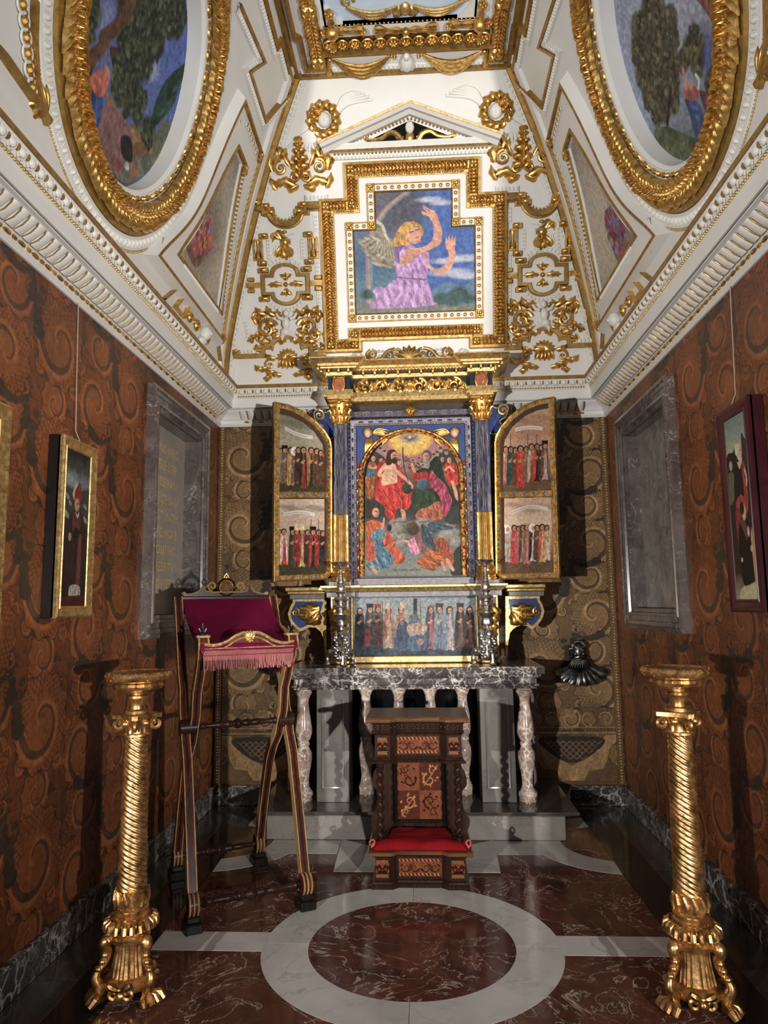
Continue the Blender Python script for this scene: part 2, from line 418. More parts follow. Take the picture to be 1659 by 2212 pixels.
wood('wood_dark', (.008, .004, .003), (.032, .014, .009), .32)
wood('wood_red', (.03, .007, .005), (.10, .022, .014), .22)
wood('wood_top', (.045, .018, .008), (.15, .07, .032), .3, (1.2, 14, 14))
wood('wood_black', (.006, .005, .004), (.018, .014, .012), .3)
wood('wood_gilt', (.16, .10, .045), (.34, .22, .10), .35)
def cloth(name, c, sheen, rough=.85):
    n = plain(name, c, rough, .18, 10, .15); n.set(Sheen_Weight=.03, Sheen_Roughness=.4, Sheen_Tint=sheen, Specular_IOR_Level=.1); return n
cloth('velvet', (.095, .002, .022), (.6, .05, .15)); cloth('red_cushion', (.15, .003, .006), (.7, .08, .08))
cloth('fringe', (.15, .011, .028), (.6, .3, .3)); cloth('fringe_pale', (.34, .19, .15), (.6, .4, .3))
# ---------------------------------------------------------------- painter: colour per vertex of a fine grid
def vnoise(w, h, cells, seed, oct=4, asp=1.0):
    r = np.random.RandomState(seed); out = np.zeros((h, w)); amp = 1; tot = 0
    for o in range(oct):
        cx = max(2, int(cells*2**o)); cy = max(2, int(cells*asp*h/w*2**o)); g = r.rand(cy+2, cx+2)
        x = np.linspace(0, cx, w); y = np.linspace(0, cy, h); xi = x.astype(int); yi = y.astype(int); fx = x-xi; fy = (y-yi)[:, None]
        fx = fx*fx*(3-2*fx); fy = fy*fy*(3-2*fy)
        a = g[yi][:, xi]*(1-fx)+g[yi][:, xi+1]*fx; b = g[yi+1][:, xi]*(1-fx)+g[yi+1][:, xi+1]*fx
        out += amp*(a*(1-fy)+b*fy); tot += amp; amp *= .55
    return out/tot
class Paint:
    """window (x0,y0,x1,y1) in any units, y down; w x h cells"""
    def __init__(s, win, w, h, seed=1):
        s.win = win; s.w, s.h = w, h; s.seed = seed
        s.X, s.Y = np.meshgrid(np.linspace(win[0], win[2], w), np.linspace(win[1], win[3], h)); s.px = (win[2]-win[0])/(w-1)
        s.I = np.zeros((h, w, 3)); s.n1 = vnoise(w, h, 9, seed); s.n2 = vnoise(w, h, 26, seed+1); s.n3 = vnoise(w, h, max(8, w//3), seed+2, 2)
    def fill(s, c): s.I[:] = lin(c)
    def grad(s, stops, horiz=False, wob=0):
        t = (s.X-s.win[0])/(s.win[2]-s.win[0]) if horiz else (s.Y-s.win[1])/(s.win[3]-s.win[1])
        t = t+wob*(s.n1-.5); p = [a for a, _ in stops]; c = np.array([lin(b) for _, b in stops])
        for k in range(3): s.I[..., k] = np.interp(t, p, c[:, k])
    def mask_poly(s, pts, smooth=True, n=8):
        P = np.asarray(pts, float)
        if smooth: P = crom(P, n, True)
        x0, y0 = P.min(0); x1, y1 = P.max(0); m = np.zeros((s.h, s.w))
        jx = np.where((s.X[0] >= x0-s.px) & (s.X[0] <= x1+s.px))[0]; jy = np.where((s.Y[:, 0] >= y0-s.px) & (s.Y[:, 0] <= y1+s.px))[0]
        if not len(jx) or not len(jy): return m
        sl = (slice(jy[0], jy[-1]+1), slice(jx[0], jx[-1]+1)); X = s.X[sl]; Y = s.Y[sl]; acc = np.zeros(X.shape)
        Q = np.roll(P, -1, 0)
        for ox, oy in ((-.25, -.25), (.25, .25), (-.25, .25), (.25, -.25)):
            c = np.zeros(X.shape, bool); xs = X+ox*s.px; ys = Y+oy*s.px
            for (ax, ay), (bx, by) in zip(P, Q):
                if ay == by: continue
                k = (ay > ys) != (by > ys); c ^= k & (xs < (bx-ax)*(ys-ay)/(by-ay)+ax)
            acc += c
        m[sl] = acc/4; return m
    def blend(s, m, c, shade=None):
        c = lin(c) if not (isinstance(c, np.ndarray) and c.ndim == 3) else c
        col = c*(shade[..., None] if shade is not None else 1.0)
        s.I = s.I*(1-m[..., None])+np.clip(col, 0, 1)*m[..., None]
    def poly(s, pts, c, amp=.25, fold=0, fang=90, ffreq=None, smooth=True, alpha=1.0, lit=0):
        m = s.mask_poly(pts, smooth)*alpha
        sh = 1+amp*2*(s.n2-.5)
        P = np.asarray(pts, float); w = max(np.ptp(P[:, 0]), 1e-6); cx, cy = P.mean(0)
        if fold:
            a = math.radians(fang); d = ((s.X-cx)*math.sin(a)-(s.Y-cy)*math.cos(a)); fr = ffreq or 2*PI/(w/4)
            sh = sh*(1+.6*fold*np.sin(d*fr+(s.n1-.5)*7+(s.n2-.5)*2.5))
        if lit: sh = sh*(1-lit*(s.X-cx)/w)
        s.blend(m, c, sh)
        if fold and m.sum() > 40: s.strokes(int(min(260, m.sum()/14)), max(np.ptp(P[:, 1]), w)*.30, s.px*1.6, math.radians(fang), m, 1-fold*.75, 1+fold*.75, int(abs(cx*7+cy*3)) % 9999)
        return m
    def strokes(s, n, L, w, ang, mask, lo=.7, hi=1.35, seed=1, spread=.35):
        rs = np.random.RandomState(seed); ys, xs = np.where(mask > .6)
        if not len(ys): return
        L = min(L, 40*s.px)
        for k in rs.randint(0, len(ys), n):
            x, y = s.X[0, xs[k]], s.Y[ys[k], 0]; a = ang+spread*(rs.rand()-.5)*2; f = lo if rs.rand() < .5 else hi; q = L*(.3+.7*rs.rand()); hx, hy = abs(math.cos(a))*q/2+2*w, abs(math.sin(a))*q/2+2*w
            j0, j1 = np.searchsorted(s.X[0], (x-hx, x+hx)); i0, i1 = np.searchsorted(s.Y[:, 0], (y-hy, y+hy)); sl = (slice(i0, i1), slice(j0, j1))
            dx, dy = s.X[sl]-x, s.Y[sl]-y; t = dx*math.cos(a)+dy*math.sin(a); d = np.abs(-dx*math.sin(a)+dy*math.cos(a)); m = np.clip(1-np.abs(t)/(q/2+1e-9), 0, 1)*np.clip(1.3-d/w, 0, 1)*mask[sl]
            s.I[sl] = np.clip(s.I[sl]*(1+(f-1)*m)[..., None], 0, 1)
    def ell(s, cx, cy, rx, ry, c, ang=0, soft=0, amp=.12, lit=.0, alpha=1.0):
        a = math.radians(ang); dx = s.X-cx; dy = s.Y-cy; u = (dx*math.cos(a)+dy*math.sin(a))/rx; v = (-dx*math.sin(a)+dy*math.cos(a))/ry
        r = np.sqrt(u*u+v*v); e = max(soft, 1.2*s.px/min(rx, ry))
        m = np.clip((1-r)/e+.5, 0, 1)*alpha
        sh = (1+amp*2*(s.n2-.5))*(1+lit*(-.7*u-.7*v)*np.clip(r, 0, 1)); s.blend(m, c, sh)
    def line(s, pts, wdt, c, smooth=True, alpha=1.0, amp=.2, w2=None):
        P = np.asarray(pts, float)
        if smooth and len(P) > 2: P = crom(P, 5)
        k = len(P); D2 = np.full((s.h, s.w), 9e9); W = np.zeros((s.h, s.w))
        for i, (a, b) in enumerate(zip(P, P[1:])):
            ww = wdt if w2 is None else wdt+(w2-wdt)*i/max(1, k-2); mg = ww+3*s.px
            jx = np.where((s.X[0] >= min(a[0], b[0])-mg) & (s.X[0] <= max(a[0], b[0])+mg))[0]; jy = np.where((s.Y[:, 0] >= min(a[1], b[1])-mg) & (s.Y[:, 0] <= max(a[1], b[1])+mg))[0]
            if not len(jx) or not len(jy): continue
            sl = (slice(jy[0], jy[-1]+1), slice(jx[0], jx[-1]+1)); d = b-a; L = d@d+1e-12
            t = np.clip(((s.X[sl]-a[0])*d[0]+(s.Y[sl]-a[1])*d[1])/L, 0, 1)
            q = np.hypot(s.X[sl]-a[0]-t*d[0], s.Y[sl]-a[1]-t*d[1])-ww/2; D2[sl] = np.minimum(D2[sl], q)
        m = np.clip(.5-D2/s.px, 0, 1)*alpha; s.blend(m, c, 1+amp*2*(s.n2-.5))
    def scatter(s, pts_mask, n, r, cols, seed=5, asp=1.0):
        rs = np.random.RandomState(seed); ys, xs = np.where(pts_mask > .5)
        if not len(ys): return
        for k in rs.randint(0, len(ys), n):
            c = np.asarray(cols[rs.randint(len(cols))], float)*(.75+.5*rs.rand()); q = r*(.5+rs.rand())
            x, y = s.X[0, xs[k]], s.Y[ys[k], 0]; mg = q*1.3*max(asp, 1)
            jx = np.where(np.abs(s.X[0]-x) < mg)[0]; jy = np.where(np.abs(s.Y[:, 0]-y) < mg)[0]
            if not len(jx) or not len(jy): continue
            sl = (slice(jy[0], jy[-1]+1), slice(jx[0], jx[-1]+1))
            d = np.hypot((s.X[sl]-x)/asp, s.Y[sl]-y)/q; m = np.clip((1-d)*2.5, 0, 1)*.8
            s.I[sl] = s.I[sl]*(1-m[..., None])+lin(np.clip(c, 0, 255))*m[..., None]
    def grain(s, a=.25):
        s.I = np.clip(s.I*(1+a*2*(s.n3-.5))[..., None], 0, 1)
    def cols(s, sat=.80):
        g = s.I.mean(2, keepdims=True); return np.clip((g+(s.I-g)*sat).reshape(-1, 3), 1e-4, 1)**s.gam*s.tone
    tone = 1.0; gam = 1.0
class PixPaint(Paint):
    """takes its points in the photograph's pixels and turns them into the picture's own plane"""
    cv = None
    def _k(s, x, y):
        p = np.array(s.cv(x, y)); q = np.array(s.cv(x+4, y)); r = np.array(s.cv(x, y+4)); return (np.linalg.norm(q-p)+np.linalg.norm(r-p))/8
    def poly(s, pts, *a, **k): return Paint.poly(s, [s.cv(*q) for q in pts], *a, **k)
    def line(s, pts, w, c, **k):
        kk = s._k(*pts[len(pts)//2]); 
        if k.get('w2'): k['w2'] *= kk
        return Paint.line(s, [s.cv(*q) for q in pts], w*kk, c, **k)
    def ell(s, x, y, rx, ry, c, **k): kk = s._k(x, y); q = s.cv(x, y); return Paint.ell(s, q[0], q[1], rx*kk, ry*kk, c, **k)
    def blobmask(s, blobs):
        m = np.zeros_like(s.X)
        for x, y, r in blobs: kk = s._k(x, y)*r; q = s.cv(x, y); m = np.maximum(m, ((s.X-q[0])**2+(s.Y-q[1])**2 < (kk*.97)**2)*1.0)
        return m
def figure(p, x, y0, y1, robe, skin=(190, 140, 110), hair=(60, 40, 28), w=None, cloak=None, hat=None, hatc=None, beard=False, fold=.3):
    """small standing painted figure: head top y0, feet y1"""
    H = y1-y0; w = w or H*.28; hd = H*.085
    p.poly([(x-w*.42, y0+H*.20), (x, y0+H*.155), (x+w*.42, y0+H*.20), (x+w*.5, y0+H*.55), (x+w*.52, y1), (x, y1+H*.01), (x-w*.52, y1), (x-w*.5, y0+H*.55)], robe, .2, fold, 90)
    if cloak is not None:
        p.poly([(x-w*.45, y0+H*.2), (x-w*.05, y0+H*.17), (x-w*.12, y0+H*.5), (x-w*.2, y1*.99), (x-w*.58, y1)], cloak, .2, fold, 90)
        p.poly([(x+w*.45, y0+H*.2), (x+w*.15, y0+H*.17), (x+w*.3, y0+H*.5), (x+w*.35, y1*.99), (x+w*.58, y1)], cloak, .2, fold, 90)
    p.ell(x, y0+hd*1.0, hd*.95, hd*1.1, hair, amp=.3); p.ell(x+hd*.12, y0+hd*1.2, hd*.62, hd*.82, skin, lit=.3)
    p.line([(x-hd*.1, y0+hd*1.1), (x+hd*.35, y0+hd*1.1)], hd*.16, tuple(np.array(skin)*.5)); 
    if beard: p.ell(x+hd*.1, y0+hd*1.8, hd*.5, hd*.6, hair, amp=.3)
    p.ell(x+w*.05, y0+H*.36, hd*.55, hd*.3, skin, ang=-30); p.ell(x-w*.12, y0+H*.40, hd*.5, hd*.3, skin, ang=25)
    if hat == 'mitre': p.poly([(x-hd*.9, y0+hd*.5), (x-hd*.8, y0-hd*.6), (x, y0-hd*1.9), (x+hd*.8, y0-hd*.6), (x+hd*.9, y0+hd*.5)], hatc or (215, 195, 150), .2, smooth=False)
    elif hat == 'cap': p.poly([(x-hd*1.0, y0+hd*.5), (x-hd*1.05, y0-hd*.7), (x+hd*1.05, y0-hd*.7), (x+hd*1.0, y0+hd*.5)], hatc or (40, 30, 28), .2, smooth=False)
    elif hat == 'veil': p.ell(x-hd*.2, y0+hd*1.1, hd*1.2, hd*1.5, hatc or (220, 215, 205)); p.ell(x+hd*.15, y0+hd*1.2, hd*.6, hd*.8, skin)
    elif hat == 'crown': p.poly([(x-hd*.9, y0+hd*.3), (x-hd*1.0, y0-hd*.5), (x-hd*.4, y0), (x, y0-hd*.7), (x+hd*.4, y0), (x+hd*1.0, y0-hd*.5), (x+hd*.9, y0+hd*.3)], hatc or (200, 160, 60), .2, smooth=False)
def canvas(name, P, F, parent, mat='canvas', mask=None, flip=False, h=0.0, **k):
    """grid of the painter's cells mapped by F(x01, y01) -> points; y down"""
    a, b = np.meshgrid(np.linspace(0, 1, P.w), np.linspace(0, 1, P.h)); pts = F(a.ravel(), b.ravel())
    I = np.arange(P.w*P.h).reshape(P.h, P.w); f = np.stack([I[:-1, :-1], I[1:, :-1], I[1:, 1:], I[:-1, 1:]], -1)
    if mask is not None:
        mk = mask(a, b); f = f[mk[:-1, :-1] & mk[1:, :-1] & mk[1:, 1:] & mk[:-1, 1:]]
    f = f.reshape(-1, 4); m = M(); m.add(pts, f[:, ::-1] if flip else f)
    return m.obj(name, mat, parent, smooth=0, cols=P.cols(), **k)
# ---------------------------------------------------------------- room shell
Y0 = BY-6*2*HW/4                             # the chapel opens here into a larger room
FY = -1.6                                    # the floor goes on behind the camera
CH = 3.046                                   # foot of the cornice
# floor
floor = empty('floor', kind='structure')
M().box((-HW, FY, -.08), (HW, BY, -.012)).obj('slab_bed', 'seam', floor, 0)
G_ = .0012
def tile(name, mat, x0, y0, x1, y1, h=0): return M().bbox((x0+G_, y0+G_, -.014), (x1-G_, y1-G_, h), .0008).obj(name, mat, floor, .3)
FX = 1.195
for a, b in ((FY, .5), (.5, 2.0), (2.0, 3.49), (3.49, BY)):
    tile('red_marble_panel', 'marble_red', -FX, a, 0, b); tile('red_marble_panel', 'marble_red', 0, a, FX, b)
for sx in (-1, 1):
    for k, (a, b) in enumerate(((FY, .4), (.4, 1.9), (1.9, 3.3), (3.3, 4.6), (4.6, BY))):
        tile('black_marble_slab', 'marble_black', *sorted((sx*FX, sx*1.39))[:1], a, sorted((sx*FX, sx*1.39))[1], b)
        tile('brown_marble_slab', 'marble_brown', *sorted((sx*1.39, sx*HW))[:1], a, sorted((sx*1.39, sx*HW))[1], b-.17)
        tile('grey_marble_inset', 'marble_step_top', *sorted((sx*1.39, sx*HW))[:1], b-.17, sorted((sx*1.39, sx*HW))[1], b)
CC = (0, 3.48)
def ringseg(name, mat, c, r0, r1, a0, a1, h=.0012, n=24, clip=None):
    t = np.linspace(a0, a1, n); m = M(); g = G_/max(r1, .01); t = np.clip(t, a0+g, a1-g)
    P = np.vstack([np.c_[c[0]+r1*np.cos(t), c[1]+r1*np.sin(t)], np.c_[c[0]+r0*np.cos(t[::-1]), c[1]+r0*np.sin(t[::-1])]]) if r0 > 0 else np.c_[c[0]+r1*np.cos(t), c[1]+r1*np.sin(t)]
    if clip is not None: P[:, 0] = np.clip(P[:, 0], -clip, clip)
    if r0 > 0:
        k = n; top = np.c_[P, np.full(2*k, h)]; bot = np.c_[P, np.full(2*k, -.01)]; i = np.arange(k-1)
        q = np.stack([i, i+1, 2*k-2-i, 2*k-1-i], -1); j = np.arange(2*k); jn = np.roll(j, -1)
        m.add(np.vstack([top, bot]), [q, np.stack([j, j+2*k, jn+2*k, jn], -1)])
    else: m.prism(P, -.01, h)
    return m.obj(name, mat, floor, .3)
for k in range(4): ringseg('white_ring_segment', 'marble_white', CC, .472, .682, k*PI/2, (k+1)*PI/2)
ringseg('red_marble_disc', 'marble_red', CC, 0, .470, 0, 2*PI, n=64)
for sx in (-1, 1):
    a, b = sorted((sx*.665, sx*FX)); tile('white_marble_band', 'marble_white', a, 3.40, b, 3.59, .0010)
    a, b = sorted((sx*.49, sx*.86)); tile('white_marble_band', 'marble_white', a, 4.67, b, 4.93, .0010)
    c = (sx*1.29, 4.9)
    a0, a1 = (PI*.5+.18, PI*1.5-.18) if sx > 0 else (-PI*.5+.18, PI*.5-.18); mid = (a0+a1)/2
    ringseg('white_ring_segment', 'marble_white', c, .345, .55, a0, mid, .0014, clip=FX); ringseg('white_ring_segment', 'marble_white', c, .345, .55, mid, a1, .0014, clip=FX)
    t = np.linspace(a0, a1, 24); P = np.c_[np.clip(c[0]+.342*np.cos(t), -FX, FX), c[1]+.342*np.sin(t)]
    M().prism(P, -.01, .0013).obj('red_marble_disc', 'marble_red', floor, .3)
tile('white_marble_band', 'marble_white', -.125, 1.6, .125, 2.81, .0010)
for P in ([(-.475, 4.37), (.5, 4.37), (.012, 4.62)], [(-.475, 4.37), (.012, 4.62), (-.49, 4.95)], [(.5, 4.37), (.515, 4.95), (.012, 4.62)]):
    P = np.array(P); cen = P.mean(0); M().prism(cen+(P-cen)*.997, -.01, .0011).obj('white_marble_panel', 'marble_white', floor, .3)
# baseboards (marble slabs)
BBH = .152
def slabs(name, pts, mat='marble_base', n=None, th=.025):
    o = empty(name, kind='structure')
    for (x0, y0, x1, y1) in pts: 
        m = M(); m.bbox((x0, y0, 0.002), (x1, y1, BBH-.014), .002); m.obj('marble_slab', mat, o, .3)
        cx, cy = (.006, 0) if abs(y1-y0) > abs(x1-x0) else (0, .006)
        a = M(); a.bbox((min(x0, x1)-(cx if x0 > 0 else 0), min(y0, y1)-(cy if y0 > 1 and cy else 0), BBH-.014), (max(x0, x1)+(cx if x0 < 0 else 0), max(y0, y1), BBH), .003); a.obj('moulding', mat, o, .3)
    return o
T = .028
ys = [Y0, 1.5, 2.55, 3.35, 4.3, 5.1, BY]
slabs('baseboard_left', [(-HW, a+.001, -HW+T, b-.001) for a, b in zip(ys, ys[1:])])
slabs('baseboard_right', [(HW-T, a+.001, HW, b-.001) for a, b in zip(ys, ys[1:])])
xs = np.linspace(-HW+T, HW-T, 5)
slabs('baseboard_back', [(a+.001, BY-T, b-.001, BY) for a, b in zip(xs, xs[1:])])
# walls with niche openings
NL = (4.34, 5.22, 1.50, 2.80)                # opening of the left niche (y0, y1, z0, z1)
NR = (4.34, 5.24, 1.50, 2.76)
def wall_x(name, x0, x1, N_):
    o = empty(name, kind='structure'); y0, y1, z0, z1 = N_
    m = M(); m.box((x0, Y0, 0), (x1, BY+.2, z0)); m.box((x0, Y0, z1), (x1, BY+.2, 3.5)); m.box((x0, Y0, z0), (x1, y0, z1)); m.box((x0, y1, z0), (x1, BY+.2, z1))
    m.obj('wall_core', 'leather_base', o, 0); return o
wall_left = wall_x('wall_left', -HW-.3, -HW, NL); wall_right = wall_x('wall_right', HW, HW+.3, NR)
wall_back = empty('wall_back', kind='structure'); M().box((-HW-.3, BY, 0), (HW+.3, BY+.2, 3.6)).obj('wall_core', 'leather_base', wall_back, 0)
# embossed leather: one panel painted and embossed on a grid, then repeated with mirrored neighbours
PW, PH = 2*HW/4, (CH-BBH)/5
def leather_panel(kind, nx, nz):
    p = Paint((0, 0, 1.40, 1.0), nx, nz, {'red': 11, 'gold': 31, 'lambrequin': 51}[kind])
    if kind == 'red': bg, hi, dk, go, ln = (106, 60, 35), (128, 74, 43), (60, 48, 37), (148, 88, 52), (54, 29, 18)
    else: bg, hi, dk, go, ln = (114, 88, 60), (140, 110, 74), (54, 45, 37), (172, 136, 92), (48, 35, 25)
    p.fill(bg); rs = np.random.RandomState(7)
    p.blend(np.clip((p.n1-.60)*14, 0, 1)*.9, dk); p.blend(np.clip(1-np.abs(p.n2-.5)*55, 0, 1)*.6, ln)
    W = 1.40
    def swirl(cx, cy, R, hd=1, rot=0, knobs=True):
        for ox in (-W, 0, W):
            for oy in (-1, 0, 1):
                x, y = cx+ox, cy+oy
                if x < -2*R or x > W+2*R or y < -2*R or y > 1+2*R: continue
                def at(a, r): a = rot+hd*a; return (x+r*math.cos(a), y+r*math.sin(a))
                p.poly([at(t, R*1.42*(1+.13*(k % 2))) for k, t in enumerate(np.linspace(0, 2*PI, 22, endpoint=False))], hi, .25)
                p.line([at(t, R*1.42*(1+.13*(k % 2))) for k, t in enumerate(np.linspace(0, 2*PI, 23))], .007, ln)
                for k in range(1, 5):
                    q = R*(.72+.16*k)
                    for t in np.linspace(.4, 5.6, int(15+5*k)):
                        d = .55*2*PI/(15+5*k); p.line([at(t-d, q), at(t, q+R*.13), at(t+d, q)], .006, ln, alpha=.8) if R > .13 else None
                sp = [at(t, R*(1.08-.16*t)) for t in np.linspace(-.9, 5.6, 22)]
                p.line(sp, R*.50, go, w2=R*.10, amp=.3); p.line([at(t, R*(1.02-.16*t)) for t in np.linspace(-.7, 4.9, 18)], R*.30, dk, w2=R*.05, amp=.3, alpha=.85)
                p.line([at(t, R*(1.34-.19*t)) for t in np.linspace(-.6, 5.0, 18)], .008, go)
                if knobs:
                    for k in range(5): q = at(-.95-.22*k, R*(1.30+.12*k)); p.ell(q[0], q[1], R*(.34-.035*k), R*(.26-.03*k), dk, amp=.3)
    if kind != 'lambrequin':
        for k in range(16):
            x, y = rs.rand()*W, rs.rand(); swirl(x, y, .035+.03*rs.rand(), 1 if k % 2 else -1, rs.rand()*6.3, False)
        for k in range(34):
            x, y, a = rs.rand()*W, rs.rand(), rs.rand()*6.3; L = .05+.10*rs.rand(); b = a+.9
            p.line([(x, y), (x+L*.5*math.cos(a), y+L*.5*math.sin(a)), (x+L*math.cos(b), y+L*math.sin(b))], .016, (go, dk, hi)[k % 3], w2=.004)
        swirl(1.05, .22, .185, -1, 2.2); swirl(.40, .95, .13, -1, 3.6); swirl(1.10, .76, .21, -1, .4); swirl(.36, .44, .25, 1, 1.0)
    else:
        p.fill(bg); p.blend(np.clip((p.n1-.58)*14, 0, 1)*.8, dk)
        p.poly([(.06, .36), (.24, .36), (.40, .60), (.70, .76), (1.0, .60), (1.16, .36), (1.34, .36), (1.10, .80), (.92, .82), (.84, .96), (.70, 1.0), (.56, .96), (.48, .82), (.30, .80)], go, .25, .15, smooth=False)
        p.poly([(.28, .40), (1.12, .40), (.96, .62), (.70, .72), (.44, .62)], dk, .25)
        for r in range(6):
            for c in range(9): p.line([(.34+c*.085+.04*(r % 2), .44+r*.04), (.38+c*.085+.04*(r % 2), .47+r*.04), (.42+c*.085+.04*(r % 2), .44+r*.04)], .006, go) if abs(.38+c*.085-.7) < .40-r*.055 else None
        for x in (.06, 1.34): swirl(x, .62, .10, 1 if x < .7 else -1, 1.0, False)
        for x in (.22, .46, .94, 1.18): swirl(x, .15, .07, 1, x*9, False)
        swirl(.70, .15, .10, 1, 0, False)
        for x in np.linspace(.03, 1.37, 30): p.line([(x, .32), (x+.02, .27)], .008, ln)
        p.line([(0, .33), (1.4, .33)], .018, go); p.line([(0, .26), (1.4, .26)], .010, go); p.line([(0, .975), (1.4, .975)], .05, go)
        for k in range(40): p.line([(k*.035, .955), (k*.035+.02, .995)], .006, ln)
    lum = p.I.sum(2)
    u, v = np.meshgrid(np.linspace(0, 1, nx), np.linspace(1, 0, nz))
    Hh = lum/lum.max(); Hh = (Hh+np.roll(Hh, 1, 0)+np.roll(Hh, 1, 1)+np.roll(Hh, -1, 0)+np.roll(Hh, -1, 1))/5
    return u, v, np.clip(Hh, 0, 1), np.clip(p.I, 0, 1)
LPAN = {k: leather_panel(k, 200, 144) for k in ('red', 'gold', 'lambrequin')}
LMESH = {}
def panel(kind, mirror, F, key, mask=None, parent=None):
    """F(a along, b up, h out)"""
    if mask is None and (kind, mirror, key) in LMESH: return LMESH[kind, mirror, key]
    u, v, Hh, C = LPAN[kind]
    uu = 1-u if mirror else u
    P = F(uu*(PW-.0014)+.0007, v*(PH-.0014)+.0007, .002+Hh*.004); nz, nx = u.shape; I = np.arange(nx*nz).reshape(nz, nx)
    f = np.stack([I[:-1, :-1], I[:-1, 1:], I[1:, 1:], I[1:, :-1]], -1)
    if mask is not None:
        k = mask(P.reshape(nz, nx, 3)); f = f[k[:-1, :-1] & k[1:, :-1] & k[1:, 1:] & k[:-1, 1:]]
        if not len(f): return None
    m = M(); m.add(P.reshape(-1, 3), f.reshape(-1, 4) if mirror else f.reshape(-1, 4)[:, ::-1])
    me = m.mesh('leather_panel', 'leather' if kind == 'red' else 'leather_gold', 3.0, C.reshape(-1, 3))
    if mask is None: LMESH[kind, mirror, key] = me
    return me
def lay_side(wall, sx, N_):
    x = sx*HW
    for i in range(6):
        ye = BY-i*PW                          # far end of this panel
        for j in range(5):
            zb = BBH+j*PH
            if sx < 0: F = lambda a, b, h: np.stack([h+0*a, -a, b], -1)     # seen from +x, right is +y ... runs towards the camera
            else: F = lambda a, b, h: np.stack([-h+0*a, -a, b], -1)
            hitn = ye > N_[0]-.1 and ye-PW < N_[1]+.1 and zb+PH > N_[2]-.1 and zb < N_[3]+.1
            mir = False
            if hitn:
                loc = np.array([x, ye, zb])
                mk = lambda P: ~((P[..., 1]+loc[1] > N_[0]-.03) & (P[..., 1]+loc[1] < N_[1]+.03) & (P[..., 2]+loc[2] > N_[2]-.03) & (P[..., 2]+loc[2] < N_[3]+.03))
                me = panel('red', mir, F, sx, mk)
                if me is None: continue
            else: me = panel('red', mir, F, sx)
            if sx < 0 and not me.get('flipped'): me.flip_normals(); me['flipped'] = 1
            o = put('leather_panel', me, wall); o.location = (x, ye, zb)
lay_side(wall_left, -1, NL); lay_side(wall_right, 1, NR)
FBK = lambda a, b, h: np.stack([a, -h+0*a, b], -1)
for i in range(4):
    for j in range(5):
        me = panel('lambrequin' if j == 0 else 'gold', False, FBK, 'b'); o = put('leather_panel', me, wall_back); o.location = (-HW+i*PW, BY, BBH+j*PH)
# gilded leather borders of the back wall
for sx in (-1, 1):
    xb = sx*(HW-.036); m = M(); m.bbox((xb-.026, BY-.016, BBH+.005), (xb+.026, BY, CH), .004); s = m.obj('border_strip', 'leather_trim', wall_back, .3)
    r = M(); zz = np.arange(BBH+.02, CH-.01, .0225)
    for z in zz: r.ell((xb, BY-.017, z), (.013, .007, .0095), 6, 4)
    r.obj('border_beads', 'gold_pale', s, kind='stuff')
m = M(); m.bbox((-HW+.065, BY-.014, BBH+.004), (HW-.065, BY, BBH+.03), .003); m.obj('border_strip', 'leather_trim', wall_back, .3)
# cornice: profile (offset into the room, height)
CP = [(0, 3.046), (.014, 3.046), (.024, 3.058), (.030, 3.064), (.030, 3.094), (.042, 3.100), (.052, 3.118), (.085, 3.140), (.108, 3.158), (.112, 3.166), (.134, 3.168), (.136, 3.178), (.146, 3.178), (.147, 3.168), (.156, 3.168),
      (.158, 3.240), (.166, 3.246), (.170, 3.262), (.168, 3.270), (.186, 3.290), (.198, 3.312), (.204, 3.316), (.206, 3.346), (.150, 3.356), (0, 3.366)]
leafm = M()                                   # one leaf of the cyma: broad leaf with turned rib
_u = np.linspace(-1, 1, 9); _t = np.linspace(0, 1, 7)
U_, T_ = np.meshgrid(_u, _t); wv = .0305*np.sqrt(np.clip(1-(T_*1.02-.30)**4*1.9, .05, 1))
leafm.grid(np.stack([U_*wv, (T_-.5)*.094, .004+.014*np.sqrt(np.clip(1-U_**2, 0, 1))*(.45+.55*np.sin(T_*PI))+.010*T_**3], -1), flip=True)
leaf_me = leafm.mesh('cornice_leaf', 'plaster_relief')
dm = M(); dm.tube([(0, -.045, .008), (.003, -.01, .016), (.001, .03, .016), (-.004, .046, .012)], [.0025, .0035, .0035, .002], 6); dart_me = dm.mesh('cornice_dart', 'gold_flat')
